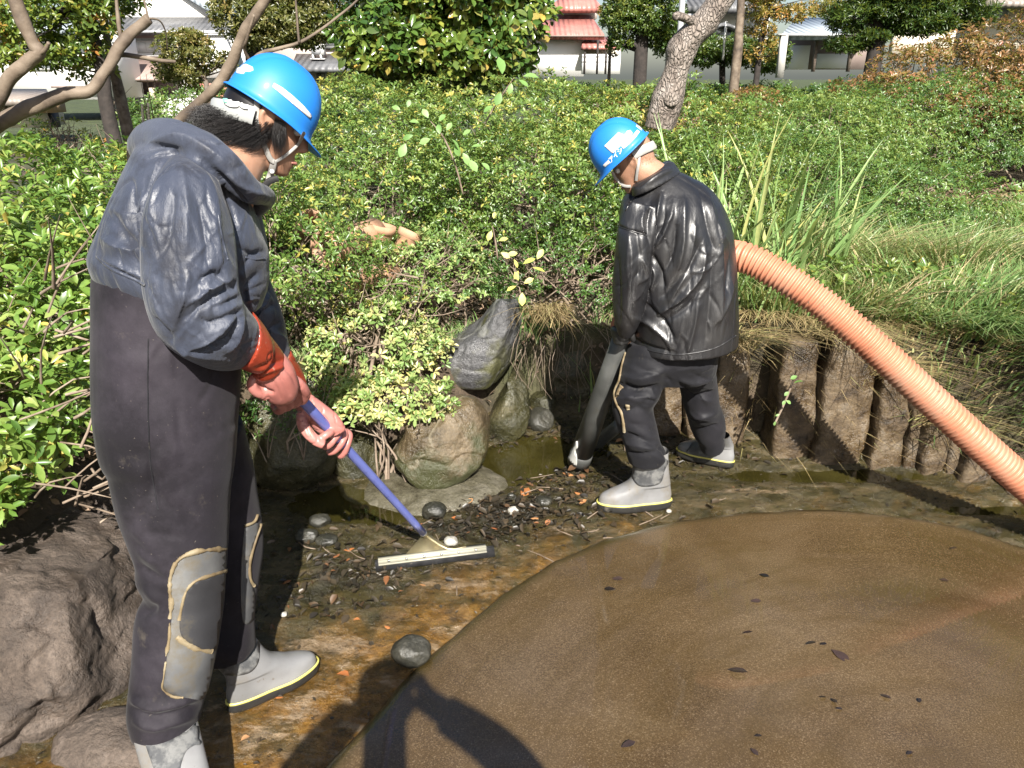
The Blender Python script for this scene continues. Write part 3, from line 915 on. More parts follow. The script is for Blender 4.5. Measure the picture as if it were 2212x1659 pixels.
def sludge(x, y):
    p = np.stack([x, y, x * 0], -1)
    return zone(x, y, SP) * (0.55 + 0.9 * fbm(p * np.array([4.5, 7, 1]), 41, 3)) * (sdist(x, y, SLAB) > 0.0)
_bz = bed_z
def bed_z(x, y):
    p = np.stack([x, y, x * 0], -1)
    return _bz(x, y) + np.clip(sludge(x, y), 0, 1) * (0.012 + 0.016 * fbm(p * 22, 44, 3))
_bm = grid_mesh("pond_bed", np.arange(-2.0, 3.3, 0.012), np.arange(0.6, 4.35, 0.012), bed_z)
attr_of(_bm, "sludge", sludge)
CR = [(*G(715, 1392)[:2], .26, .10, .62), (*G(985, 1262)[:2], .36, .12, .50), (*G(1010, 1210)[:2], .30, .06, .5), (*G(1230, 1150)[:2], .34, .07, .5), (*G(1620, 1062)[:2], .55, .07, .5), (*G(870, 1330)[:2], .2, .07, .45), (*G(520, 1600)[:2], .1, .1, .2)]
attr_of(_bm, "crust", lambda x, y: zone(x, y, CR))
tag(put("pond_bed", _bm, MT['bed']), kind="structure")

def slab_z(x, y):
    d = sdist(x, y, SLAB)
    p = np.stack([x, y, np.zeros_like(x)], -1)
    w = 0.006 * fbm(p * 6, 21, 2)
    return 0.062 * sstep(0.060, 0.0, d + 0.035 * fbm(p * 2.6, 31, 4) + w * 1.5) - 0.030 + 0.0025 * fbm(p * 2, 2, 3)
_sm = grid_mesh("concrete_slab", np.arange(-1.1, 4.4, 0.02), np.arange(-2.0, 3.2, 0.02), slab_z, lambda x, y: sdist(x, y, SLAB) < 0.12)
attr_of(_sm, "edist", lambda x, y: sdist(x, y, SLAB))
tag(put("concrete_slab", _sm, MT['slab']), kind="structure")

def puddle(cx, cy, rx, ry, z, seed):
    n = 40
    pts = []
    for k in range(n):
        a = 2 * math.pi * k / n
        w = 1 + 0.28 * fbm(np.array([math.cos(a) * 1.6 + seed, math.sin(a) * 1.6, 0.3]), seed, 3)
        pts.append((cx + rx * w * math.cos(a), cy + ry * w * math.sin(a), z))
    return np.array(pts), [tuple(range(n))]
for i, (a, b, rx, ry) in enumerate(BOX_WET):
    o = put("puddle", puddle(a, b, rx * 1.7, ry * 1.6, -0.008 - 0.0016 * i, i + 3), MT['puddle'])
    tag(o, kind="structure")

# ------------------------------------------------------------------ rocks
def rock_vf(c, r, seed, cuts=9, amp=0.12, n=72, m=48, tilt=0.0, depth=0.82):
    v, f = ball((0, 0, 0), 1, n, m)
    rg = np.random.default_rng(seed)
    pw = np.sign(v) * np.abs(v) ** 0.72
    v = v * 0.25 + 0.75 * pw / np.maximum(np.linalg.norm(pw, axis=1), 1e-6)[:, None] * (0.55 + 0.45 * np.linalg.norm(pw, axis=1))[:, None] * 0.9
    for _ in range(cuts):
        d = nrm(rg.normal(size=3)); h = rg.uniform(depth - 0.14, depth + 0.12)
        k = v @ d
        o = k > h
        v[o] = v[o] - d * ((k[o] - h) * 0.95)[:, None]
    v = v * (1 + amp * fbm(v * 1.7, seed, 3) + amp * 0.40 * fbm(v * 5.5, seed + 5, 4) - amp * 0.30 * np.clip(1 - np.abs(fbm(v * 2.4, seed + 8, 3)) / 0.12, 0, 1))[:, None]
    v = (v * np.asarray(r)) @ Ry(tilt).T
    return v + np.asarray(c), f

def px_rock(uL, vT, uR, vB, y, dr, seed, **k):
    c = (P(uL, (vT + vB) / 2, y) + P(uR, (vT + vB) / 2, y)) / 2
    w = np.linalg.norm(P(uR, vT, y) - P(uL, vT, y)) / 2 * 1.10
    h = (P(uL, vT, y)[2] - P(uL, vB, y)[2]) / 2 * 1.15
    return rock_vf(c, (w, dr, h), seed, **k)

def rock(label, vf, m, group=None, cat="rock", name="boulder"):
    return single(name, vf, m, label, cat, group)

GR = "boulders edging the pond"
big = rock_vf((-1.72, 2.07, 0.10), (0.66, 0.66, 0.42), 42, cuts=16, amp=0.10, n=240, m=170, tilt=0.16, depth=0.78)
big = (big[0] + 0.010 * np.stack([fbm(big[0] * 16, 3, 4), fbm(big[0] * 16, 13, 4), fbm(big[0] * 16, 23, 4)], 1) - 0.012 * nrmN(big[0] - big[0].mean(0)) * np.clip(1 - np.abs(fbm(big[0] * 5, 7, 3)) / .10, 0, 1)[:, None], big[1])
rock("large rough brown boulder at the lower left corner beside the waders", big, MT['rock_brown'], GR)
def rc(x, y): return (540 + x * 0.3418, 594 + y * 0.3418)
def shaped_rock(rows, y, d, seed, dy=0.0, ex=2.7, amp=0.016):
    """a boulder lofted through its outline: rows (y, left, right) read from an enlarged crop"""
    r_ = []
    k = len(rows)
    for i, (yy, a, b) in enumerate(rows):
        t = i / (k - 1)
        u0, v0 = rc(a, yy); u1, v1 = rc(b, yy)
        r_.append((u0, v0, u1, v1, y + dy * (1 - t), d * (0.55 + 0.45 * math.sin(math.pi * min(1, 0.18 + t * 0.8)))))
    v, f = sil(r_, 110, 10, ex)
    c = v.mean(0)
    n = nrmN(v - c)
    rg = np.random.default_rng(seed)
    rad = np.linalg.norm(v - c, axis=1)
    for _ in range(9):
        dd = nrm(rg.normal(size=3)); h = np.quantile((v - c) @ dd, rg.uniform(0.80, 0.94))
        kx = (v - c) @ dd
        o = kx > h
        v[o] = v[o] - dd * ((kx[o] - h) * 0.75)[:, None]
    v = v + n * (amp * fbm(v * 6, seed, 4) + amp * 0.42 * fbm(v * 24, seed + 5, 4) - amp * 0.55 * np.clip(1 - np.abs(fbm(v * 3.4, seed + 8, 3)) / 0.05, 0, 1))[:, None]
    return v, f
rock("olive brown boulder, widest of the middle rocks, with mortar at its foot", shaped_rock([(770, 1180, 1340), (795, 1090, 1410), (840, 1035, 1450), (900, 990, 1490), (970, 985, 1508), (1040, 955, 1505), (1100, 915, 1500), (1170, 878, 1475), (1235, 872, 1405), (1285, 885, 1340), (1330, 890, 1320), (1400, 900, 1300), (1480, 930, 1260)], 3.20, 0.20, 9, 0.06), MT['rock_green'], GR)
rock("smooth grey boulder perched highest, half under the yellow green azalea", shaped_rock([(155, 1560, 1690), (190, 1530, 1735), (240, 1490, 1742), (310, 1430, 1722), (390, 1300, 1700), (470, 1225, 1698), (550, 1205, 1692), (610, 1215, 1672), (660, 1250, 1630), (695, 1320, 1560), (716, 1370, 1500)], 3.86, 0.25, 25, 0.06, 3.2), MT['rock_grey'], GR)
rock("low greenish rock tucked below the grey boulder", shaped_rock([(600, 1640, 1700), (660, 1630, 1740), (720, 1600, 1755), (790, 1540, 1770), (850, 1495, 1772), (910, 1490, 1768), (960, 1500, 1760), (1020, 1510, 1750), (1080, 1530, 1720)], 3.74, 0.19, 33, 0.05), MT['rock_moss'], GR)
rock("small pale rounded rock right of the low greenish rock", px_rock(1142, 848, 1202, 897, 3.98, 0.1, 51, cuts=3, amp=0.06), MT['rock_moss'], GR)
rock("dark flat stone lying just below the small pale rounded rock", px_rock(1136, 886, 1196, 928, 3.80, 0.1, 52, cuts=4, amp=0.08), MT['pebble'], GR)
rock("shaded dark boulder behind the worker's gloved hands", px_rock(506, 842, 740, 1050, 3.28, 0.26, 61, cuts=9, amp=0.1), MT['rock_moss'], GR)
rock("small wet moss green rock left of the mortar ringed boulder", px_rock(712, 930, 838, 1030, 3.36, 0.18, 71, cuts=8, amp=0.1), MT['rock_moss'], GR)
rock("small dark rock in the shade right behind the red cuff", px_rock(615, 770, 735, 862, 3.6, 0.2, 77, cuts=9, amp=0.1), MT['rock_moss'], GR)
rock("dark recessed rock in the hollow left of the suction pipe", px_rock(1140, 745, 1330, 880, 4.2, 0.2, 83, cuts=9, amp=0.1), MT['rock_moss'], GR)
rock("tan rock half hidden behind the front wading boot at the bottom edge", rock_vf((-1.06, 1.68, -0.02), (0.20, 0.12, 0.085), 91, cuts=7, amp=0.1), MT['rock_brown'], GR)
rock("low brown rock behind the big boulder and the waders", rock_vf((-1.50, 2.75, 0.18), (0.36, 0.30, 0.26), 95, cuts=9, amp=0.1), MT['rock_brown'], GR)

def collar(c, rx, ry, seed):
    """a ring of mortar trowelled round the foot of a boulder"""
    n, m = 60, 8
    V, F = [], []
    for k in range(n):
        a = 2 * math.pi * k / n
        w = 1 + 0.10 * float(fbm(np.array([math.cos(a) * 2, math.sin(a) * 2, 0.7]), seed, 3))
        for j in range(m):
            t = j / (m - 1)
            rr = 0.42 + 0.78 * t
            z = 0.030 * math.cos(max(0, t - .35) / .65 * math.pi / 2) ** 0.8 + 0.006 * float(fbm(np.array([math.cos(a) * 7 * rr, math.sin(a) * 7 * rr, 0]), seed, 2)) - 0.012 * t
            V.append((c[0] + rx * rr * w * math.cos(a), c[1] + ry * rr * w * math.sin(a), z))
    for k in range(n):
        l = (k + 1) % n
        for j in range(m - 1):
            F.append((k * m + j, k * m + j + 1, l * m + j + 1, l * m + j))
    return np.array(V), F
single("mortar_ring", collar((-0.33, 3.13), 0.27, 0.22, 4), MT['mortar'], "pale wet ring of mortar round the foot of the olive boulder", "mortar ring")

# pebbles and cobbles lying on the bed
GP = "wet cobbles on the pond bed"
def cobble(label, u, v, w, h, seed, m='pebble', z=0.0, flat=0.72):
    g = G(u, v, z)
    zc = (g - CAMV) @ FWD
    r = w / 2 * zc / FD
    rock(label, rock_vf((g[0], g[1] + r * 0.3, z + r * flat * 0.75), (r, r * 0.85, r * flat), seed, cuts=5, amp=0.10, n=48, m=34, depth=0.86), MT[m], GP, "stone", "cobble")
cobble("dark glossy cobble sitting on the slab edge, in front of the photographer's shadow", 888, 1436, 92, 74, 3, z=0.02, flat=0.72)
cobble("round dark cobble just beyond the squeegee handle's lower end", 938, 1122, 58, 52, 5, z=-0.005)
cobble("flat pale grey cobble in the mud left of the squeegee", 705, 1178, 52, 24, 7, z=-0.005, flat=0.45)
cobble("dark rounded cobble at the edge of the standing worker's shadow", 662, 1172, 56, 44, 11, z=-0.005, flat=0.6)
cobble("shaded cobble lying behind the flat pale grey cobble", 690, 1138, 50, 34, 12, z=-0.005, flat=0.6)
cobble("small upright cobble above the white pebble near the orange leaf", 1106, 1084, 22, 30, 13, z=-0.004, flat=1.1)
cobble("white pebble lying in the dark leaf litter", 1109, 1112, 28, 22, 14, 'pebble_pale', flat=0.7)
cobble("grey cobble right of the small upright cobble", 1175, 1092, 42, 26, 15, flat=0.5)
cobble("tiny pale pebble in the moss above the rear boot", 613, 1332, 16, 15, 16, 'pebble_pale')
cobble("whitish stone behind the squeegee blade", 974, 1178, 34, 20, 17, 'pebble_pale', flat=0.6)
cobble("tiny white stone by the heel of the other worker's front boot", 1445, 1108, 13, 11, 18, 'pebble_pale')
cobble("small pale stone below the flank of the greenish rock", 1004, 968, 22, 14, 19, 'pebble_pale', flat=0.5)

# ------------------------------------------------------------------ retaining wall of upright stones, right
wall = thing("stone_wall", "low retaining wall of upright brown stones below the grassy bank", "wall", (1.5, 3.55, 0))
def upright(uL, uR, vT, vB, y, d, seed, tl=0.0):
    a, b = G(uL, vB, -0.03), G(uR, vB, -0.03)
    yb = (a[1] + b[1]) / 2
    x0, x1 = P(uL, vB, yb)[0], P(uR, vB, yb)[0]
    zt = P(uL, vT, yb + 0.08)[2] - 0.03
    n = 36
    rows = []
    cx, w = (x0 + x1) / 2, (x1 - x0) / 2
    rg = np.random.default_rng(seed)
    cs, As, Bs = [], [], []
    for k in range(24):
        t = k / 23
        ww = w * (1.0 - 0.10 * t ** 2 + 0.05 * math.sin(t * 5 + seed))
        if k >= 21: ww *= (0.99, 0.97, 0.92)[k - 21]
        if k == 0: ww *= 0.9
        cs.append((cx + tl * t, yb + d * 0.9 + 0.03 * t, -0.06 + (zt + 0.06) * t)); As.append((ww, 0, 0)); Bs.append((0, d * (ww / w), 0))
    v, f = loft(cs, As, Bs, n, True, 6.0)
    v = v + 0.030 * np.stack([fbm(v * 5, seed, 3), fbm(v * 5, seed + 9, 4), 0.5 * fbm(v * 5, seed + 20, 3)], 1)
    v = v + 0.008 * np.stack([fbm(v * 24, seed, 3), fbm(v * 24, seed + 9, 3), fbm(v * 24, seed + 20, 3)], 1)
    return v, f
for i, (uL, uR, vT, vB, d) in enumerate([(1540, 1606, 728, 975, 0.10), (1664, 1752, 716, 1003, 0.10), (1758, 1862, 712, 1015, 0.11), (1876, 1948, 790, 1022, 0.10), (1950, 1984, 815, 1026, 0.07), (1986, 2044, 850, 1036, 0.09), (2046, 2084, 915, 1042, 0.07), (2086, 2164, 955, 1060, 0.09), (2168, 2220, 975, 1085, 0.08)]):
    put("wall_stone", upright(uL, uR, vT, vB, 3.4, d, 100 + i), MT['wall_stone'], wall)
for i, (uL, uR, vT, vB, d) in enumerate([(1478, 1548, 730, 962, 0.08), (1395, 1470, 735, 950, 0.08), (1330, 1392, 745, 935, 0.08)]):
    put("wall_stone", upright(uL, uR, vT, vB, 3.6, d, 130 + i), MT['wall_stone'], wall)
# ------------------------------------------------------------------ vegetation helpers
def perp(axis):
    ref = np.where(np.abs(axis[:, 2:3]) < 0.9, np.array([[0, 0, 1.0]]), np.array([[1.0, 0, 0]]))
    a = nrmN(np.cross(axis, ref)); b = np.cross(axis, a)
    return a, b

def leaf_arrays(pos, d, up, L, W, fold=0.25, droop=0.2):
    """pos base, d direction, up leaf normal: 6 corner leaves folded along the midrib, as 4 triangles"""
    s = nrmN(np.cross(d, up)); n = nrmN(np.cross(s, d))
    L, W = L[:, None], W[:, None]
    mid = pos + d * L * 0.58 - n * L * 0.05
    tip = pos + d * L - n * L * droop
    l = pos + d * L * 0.42 + s * W * 0.42 + n * W * fold * 0.9
    r = pos + d * L * 0.42 - s * W * 0.42 + n * W * fold * 0.9
    l2 = pos + d * L * 0.78 + s * W * 0.44 + n * (W * fold - L * droop * 0.5)
    r2 = pos + d * L * 0.78 - s * W * 0.44 + n * (W * fold - L * droop * 0.5)
    V = np.stack([pos, l, l2, tip, r2, r, mid], 1).reshape(-1, 3)
    k = len(pos)
    o = np.arange(k)[:, None] * 7
    F = np.concatenate([o + np.array([[i, 6, j]]) for i, j in ((0, 1), (1, 2), (2, 3), (3, 4), (4, 5), (5, 0))], 1).reshape(-1, 3)
    return V, F, 6

def sprigs(p, ax, k, L, W, rng, spread=(35, 80), jit=0.25, tip_frac=0.0):
    """k leaves whorled round every sprig"""
    n = len(p)
    a, b = perp(ax)
    az = (np.arange(k)[None, :] * (2 * math.pi / k) + rng.uniform(0, 6.28, (n, 1)) + rng.uniform(-0.4, 0.4, (n, k)))
    e = np.radians(rng.uniform(spread[0], spread[1], (n, k)))
    rad = np.cos(az)[..., None] * a[:, None] + np.sin(az)[..., None] * b[:, None]
    d = np.cos(e)[..., None] * ax[:, None] + np.sin(e)[..., None] * rad
    d = nrmN(d + rng.normal(0, jit * 0.4, d.shape)).reshape(-1, 3)
    up = (np.sin(e)[..., None] * ax[:, None] - np.cos(e)[..., None] * rad + rng.normal(0, jit, (n, k, 3))).reshape(-1, 3)
    pos = (p[:, None] + rad * L * 0.08 + ax[:, None] * rng.uniform(-0.6, 0.1, (n, k, 1)) * L).reshape(-1, 3)
    sz = (rng.uniform(0.65, 1.15, (n, 1)) * rng.uniform(0.75, 1.1, (n, k))).reshape(-1)
    return pos, d, nrmN(up), L * sz, W * sz

def shell(c, r, dens, rng, seed, zmin=None, low=-0.35, lump=0.16, lfreq=3.0, depth=0.12, hole=-0.45, hfreq=4.0, face=None):
    """points spread through the outer layer of a lumpy mound, with thin places in it"""
    c, r = np.asarray(c, float), np.asarray(r, float)
    area = 4 * math.pi * ((r[0] * r[1]) ** 1.6 / 3 + (r[0] * r[2]) ** 1.6 / 3 + (r[1] * r[2]) ** 1.6 / 3) ** (1 / 1.6)
    n = int(area * dens * 1.12)
    u = nrmN(rng.normal(size=(n, 3)))
    u = u[u[:, 2] > low]
    if face is not None:                      # fewer leaves on the side turned away from the pond
        k = (nrmN(u * r)) @ nrm(face)
        u = u[rng.uniform(size=len(u)) < np.where(k > -0.25, 1.0, 0.22)]
    g = 1 + lump * fbm(u * lfreq, seed, 3)
    q = rng.uniform(0, 1, len(u)) ** 2.0
    p = c + u * r * (g * (1 - depth * q))[:, None]
    h = fbm(p * hfreq, seed + 31, 3)
    keep = (h > hole) | (q > 0.7)
    p, u = p[keep], u[keep]
    if zmin is not None:
        k = p[:, 2] > zmin(p[:, 0], p[:, 1]) if callable(zmin) else p[:, 2] > zmin
        p, u = p[k], u[k]
    nn = nrmN(u / r)
    return p, nn

def tints(n, k, rng, patchy=None, shift=0.0):
    t = np.clip(rng.beta(2.2, 2.6, n) + shift, 0, 1)
    if patchy is not None: t = np.clip(t + 0.25 * patchy, 0, 1)
    y = rng.uniform(size=n) < 0.03
    t[y] = 1.0
    return np.repeat(t, k)

def foliage_mesh(p, ax, k, L, W, rng, spread=(35, 80), shift=0.0, seed=0, fold=0.25, droop=0.2, jit=0.25):
    pos, d, up, LL, WW = sprigs(p, ax, k, L, W, rng, spread, jit)
    V, F, per = leaf_arrays(pos, d, up, LL, WW, fold, droop)
    pat = np.repeat(fbm(p * 3.0, seed + 77, 2), k)
    return fast_mesh("foliage", V, F, 3, False, tints(len(pos), per, rng, pat, shift)), (pos, d, up, LL, WW)

def tubes_mesh(paths, nseg=5):
    vf = [limb(p, r, nseg, 2, False) for p, r in paths]
    return join(*vf)

def stems(c, r, n, rng, base_z, rad=0.010, up=0.9):
    out = []
    for _ in range(n):
        u = nrm([rng.normal(), rng.normal() - 0.25, abs(rng.normal()) * 0.8 + 0.15])
        e = np.asarray(c) + u * np.asarray(r) * rng.uniform(0.75, 0.97)
        b = np.array([c[0] + rng.normal() * r[0] * 0.25, c[1] + rng.normal() * r[1] * 0.25, base_z])
        m1 = b + (e - b) * 0.4 + rng.normal(0, 0.04, 3) + np.array([0, 0, 0.05]); m2 = b + (e - b) * 0.72 + rng.normal(0, 0.03, 3)
        rr = rad * rng.uniform(0.5, 1.1)
        out.append(([b, m1, m2, e], [rr, rr * 0.75, rr * 0.5, rr * 0.2]))
        for _k in range(2):
            e2 = e + rng.normal(0, 0.08, 3)
            out.append(([m2, (m2 + e2) / 2 + rng.normal(0, 0.015, 3), e2], [rr * 0.45, rr * 0.3, rr * 0.12]))
    return tubes_mesh(out)

def leaf_shape(name, m, L=1.0, W=0.4, fold=0.22, droop=0.25, n=4):
    """one single leaf with a midrib, base at the origin, along +X, top side +Z"""
    V, F = [], []
    for i in range(n + 1):
        t = i / n
        w = W / 2 * (math.sin(math.pi * min(1, (t * 0.95 + 0.02) ** 1.25)) ** 0.7)
        if i in (0, n): w = 0.012 * L
        x, z = L * t, -droop * L * t * t
        V += [(x, w, z + fold * w), (x, 0, z), (x, -w, z + fold * w)]
    for i in range(n):
        a = i * 3
        F += [(a, a + 1, a + 4, a + 3), (a + 1, a + 2, a + 5, a + 4)]
    me = mesh(name, (np.array(V), F))
    me.materials.append(m)
    return me

def place_leaves(root, meshes, pos, d, up, size, name="leaf"):
    rl = np.array(wloc(root))
    s = nrmN(np.cross(up, d)); n = nrmN(np.cross(d, s))
    for i in range(len(pos)):
        o = bpy.data.objects.new(name, meshes[i % len(meshes)])
        COL.objects.link(o)
        k = float(size[i])
        mt = Matrix(((d[i][0] * k, s[i][0] * k, n[i][0] * k, pos[i][0] - rl[0]), (d[i][1] * k, s[i][1] * k, n[i][1] * k, pos[i][1] - rl[1]),
                     (d[i][2] * k, s[i][2] * k, n[i][2] * k, pos[i][2] - rl[2]), (0, 0, 0, 1)))
        o.parent = root
        o.matrix_local = mt

def shrub(label, c, r, m, k=5, L=0.024, W=0.010, dens=900, seed=0, group=None, zmin=None, nstem=16, name="azalea_bush", cat="bush", low=-0.35, singles=0, single_mesh=None, spread=(35, 80), shift=0.0,
          hole=-0.24, lump=0.32, lfreq=3.4, depth=0.26, upw=0.45, face=(0, -1, 0.5), stem_m='twig', rad=0.010, hfreq=2.8):
    rng = np.random.default_rng(seed)
    base = float(bank_z(np.array([c[0]]), np.array([c[1]]))[0])
    root = thing(name, label, cat, (c[0], c[1], base), group)
    p, n = shell(c, r, dens, rng, seed, zmin if zmin is not None else (lambda x, y: bank_z(x, y) + 0.01), low, lump, lfreq, depth, hole, hfreq, face)
    ax = nrmN(n * (1 - upw) + np.array([0, -0.12, 1.0]) * upw + rng.normal(0, 0.28, n.shape))
    pos, d, up, LL, WW = sprigs(p, ax, k, L, W, rng, spread)
    if singles:
        u_, v_ = proj(pos)
        zc = (pos - CAMV) @ FWD
        inside = (u_ > -20) & (u_ < 2232) & (v_ > -20) & (v_ < 1680)
        nf = np.repeat(n, k, 0)
        sc = np.where(inside & (np.sum(nf * nrmN(CAMV - pos), 1) > 0.25), LL / zc, 0) * rng.uniform(0.6, 1, len(LL))
        idx = np.argsort(-sc)[:singles]
        place_leaves(root, single_mesh, pos[idx], d[idx], up[idx], LL[idx])
        msk = np.ones(len(pos), bool); msk[idx] = False
        sp = np.repeat(np.arange(len(p)), k)[msk]
        pos, d, up, LL, WW = pos[msk], d[msk], up[msk], LL[msk], WW[msk]
    else:
        sp = np.repeat(np.arange(len(p)), k)
    V, F, per = leaf_arrays(pos, d, up, LL, WW)
    t = np.clip(rng.beta(1.8, 2.6, len(p)) + shift + 0.30 * fbm(p * 3, seed + 77, 2), 0, 0.93)[sp]
    t = np.clip(t + rng.normal(0, 0.07, len(t)), 0, 0.95)
    t[rng.uniform(size=len(t)) < 0.02] = 1.0
    f = put("foliage", fast_mesh("foliage", V, F, 3, False, np.repeat(t, per)), m, root)
    f["kind"] = "stuff"
    if nstem:
        s = put("stems", stems(c, r, nstem, rng, base, rad), MT[stem_m], root)
        s["kind"] = "stuff"
    return root

# ------------------------------------------------------------------ azaleas and hedges
LEAF_A = [leaf_shape("leaf", MT['azalea_leaf'], 1, 0.40, 0.25, 0.10, 5), leaf_shape("leaf", MT['azalea_leaf'], 1, 0.36, 0.18, 0.25, 5)]
LEAF_C = [leaf_shape("leaf", MT['camellia_leaf'], 1, 0.52, 0.22, 0.18), leaf_shape("leaf", MT['camellia_leaf'], 1, 0.48, 0.3, 0.3)]

GA = "azaleas massed on the bank"
# left, close to the camera
shrub("broad leaved azalea filling the left edge above the brown boulder", (-1.92, 2.42, 0.66), (0.66, 0.66, 0.44), MT['azalea_left'], 6, 0.056, 0.022, 430, 1, GA, singles=300, single_mesh=LEAF_A, spread=(40, 85), nstem=50, rad=0.012, hole=-0.30, hfreq=5)
shrub("broad leaved azalea behind the standing worker's back", (-1.55, 2.95, 0.80), (0.60, 0.55, 0.42), MT['azalea_left'], 6, 0.052, 0.020, 480, 2, GA, singles=160, single_mesh=LEAF_A, nstem=36, hole=-0.35)
shrub("taller azalea mound at the left edge under the bare branches", (-2.5, 3.5, 0.95), (0.75, 0.65, 0.50), MT['azalea_left'], 6, 0.052, 0.020, 460, 3, GA, singles=120, single_mesh=LEAF_A, nstem=30)
shrub("azalea mound filling the gap left of the hood", (-2.0, 4.7, 0.92), (0.75, 0.65, 0.46), MT['azalea_left'], 6, 0.046, 0.018, 480, 76, GA)
shrub("azalea mound behind the hood of the standing worker", (-1.25, 3.75, 0.92), (0.62, 0.6, 0.46), MT['azalea'], 5, 0.034, 0.013, 800, 4, GA)
shrub("sprig of azalea growing over the top of the brown boulder", (-1.80, 1.98, 0.54), (0.38, 0.24, 0.13), MT['azalea_left'], 6, 0.052, 0.020, 360, 5, GA, singles=60, single_mesh=LEAF_A, nstem=16, hole=-0.1, zmin=0.36)
shrub("small azalea shoots hanging over the boulder at the very left edge", (-1.62, 1.62, 0.40), (0.16, 0.14, 0.16), MT['azalea_left'], 6, 0.046, 0.018, 420, 77, GA, singles=40, single_mesh=LEAF_A, nstem=12, hole=-0.1, zmin=0.2)
# low ones over the rocks
shrub("yellow green azalea spilling down over the rocks in the middle", (-0.66, 3.62, 0.48), (0.33, 0.32, 0.25), MT['azalea_pale'], 5, 0.034, 0.015, 900, 6, GA, zmin=0.28, nstem=26, hole=-0.25, hfreq=6, shift=0.10)
shrub("yellow green azalea branch reaching down over the olive boulder", (-0.52, 3.20, 0.37), (0.27, 0.16, 0.12), MT['azalea_pale'], 5, 0.033, 0.015, 1300, 7, GA, zmin=0.25, nstem=14, hole=-0.3, hfreq=8, shift=0.12)
shrub("pale azalea crest above the grey boulder", (-0.52, 4.14, 0.70), (0.46, 0.33, 0.25), MT['azalea_pale'], 5, 0.030, 0.013, 900, 8, GA, nstem=26, shift=-0.08)
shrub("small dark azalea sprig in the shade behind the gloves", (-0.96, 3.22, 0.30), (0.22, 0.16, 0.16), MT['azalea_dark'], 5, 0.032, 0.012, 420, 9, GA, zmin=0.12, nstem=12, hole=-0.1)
shrub("azalea with rusty twigs growing round the clay pipes", (-0.86, 4.0, 0.66), (0.58, 0.46, 0.26), MT['azalea'], 5, 0.032, 0.013, 620, 10, GA, nstem=60, hole=-0.12, hfreq=5)
# the high mass in the middle
shrub("dense azalea mound behind the clay pipes", (-0.75, 4.85, 0.98), (0.75, 0.62, 0.52), MT['azalea'], 5, 0.033, 0.0135, 900, 11, GA)
shrub("dense dark azalea mound in the middle of the bank", (0.10, 5.0, 0.94), (0.80, 0.72, 0.50), MT['azalea'], 5, 0.033, 0.0135, 900, 12, GA, hole=-0.36)
shrub("azalea mound directly behind the bending worker", (0.95, 5.1, 0.96), (0.80, 0.75, 0.45), MT['azalea'], 5, 0.033, 0.0135, 820, 13, GA, hole=-0.36)
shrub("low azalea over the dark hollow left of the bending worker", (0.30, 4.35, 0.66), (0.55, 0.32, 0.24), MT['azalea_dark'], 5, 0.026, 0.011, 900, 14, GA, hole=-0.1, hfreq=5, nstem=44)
shrub("light topped azalea behind the blue helmet on the left", (-1.15, 6.1, 1.16), (0.95, 0.8, 0.52), MT['azalea'], 5, 0.038, 0.016, 720, 15, GA, shift=0.12)
shrub("light topped azalea below the camellia", (0.0, 6.3, 1.16), (1.0, 0.85, 0.53), MT['azalea'], 5, 0.038, 0.016, 720, 16, GA, shift=0.12)
shrub("light topped azalea in front of the white walled house", (1.05, 6.5, 1.12), (0.95, 0.85, 0.52), MT['azalea'], 5, 0.038, 0.016, 700, 17, GA, shift=0.1)
shrub("azalea crest right of the crooked trunk", (2.35, 7.0, 1.08), (1.0, 0.9, 0.50), MT['hedge'], 5, 0.038, 0.015, 620, 18, GA, shift=0.2)
shrub("sloping green bush behind the iris leaves", (1.85, 5.6, 0.90), (0.95, 0.75, 0.45), MT['hedge'], 5, 0.032, 0.013, 800, 19, GA)
shrub("rounded bush left of the bare soil patch", (2.55, 5.35, 0.82), (0.80, 0.62, 0.38), MT['hedge'], 5, 0.032, 0.013, 700, 20, GA)
shrub("clipped bush right of the bare soil patch", (4.3, 8.1, 1.10), (1.25, 0.85, 0.62), MT['hedge'], 5, 0.038, 0.015, 560, 21, GA, shift=-0.08)
shrub("clipped bush at the far right edge", (5.9, 8.0, 1.10), (1.2, 0.9, 0.65), MT['hedge'], 5, 0.038, 0.015, 520, 22, GA, shift=-0.08)
shrub("low green hedge running behind the bare soil patch", (3.3, 7.9, 1.0), (1.1, 0.8, 0.52), MT['hedge'], 5, 0.038, 0.015, 520, 23, GA)
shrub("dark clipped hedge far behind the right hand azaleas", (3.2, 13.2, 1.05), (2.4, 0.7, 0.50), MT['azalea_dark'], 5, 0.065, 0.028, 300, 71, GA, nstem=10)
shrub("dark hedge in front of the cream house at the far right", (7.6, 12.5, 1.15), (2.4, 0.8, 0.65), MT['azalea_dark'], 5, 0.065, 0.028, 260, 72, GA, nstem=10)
shrub("dark green hedge behind the bare soil patch and the rusty shrubs", (5.4, 10.4, 1.0), (1.8, 0.6, 0.6), MT['hedge'], 5, 0.06, 0.026, 300, 73, GA, nstem=10)
shrub("low green ground cover under the dark trunks on the left", (-3.6, 7.4, 0.66), (1.3, 0.7, 0.26), MT['azalea'], 5, 0.05, 0.02, 330, 74, GA, nstem=14)
shrub("low bush behind the hood in front of the white house", (-2.2, 8.4, 0.68), (0.9, 0.6, 0.28), MT['azalea'], 5, 0.05, 0.02, 330, 75, GA, nstem=14, shift=0.1)
GFH = "clipped shrubs along the far side of the garden"
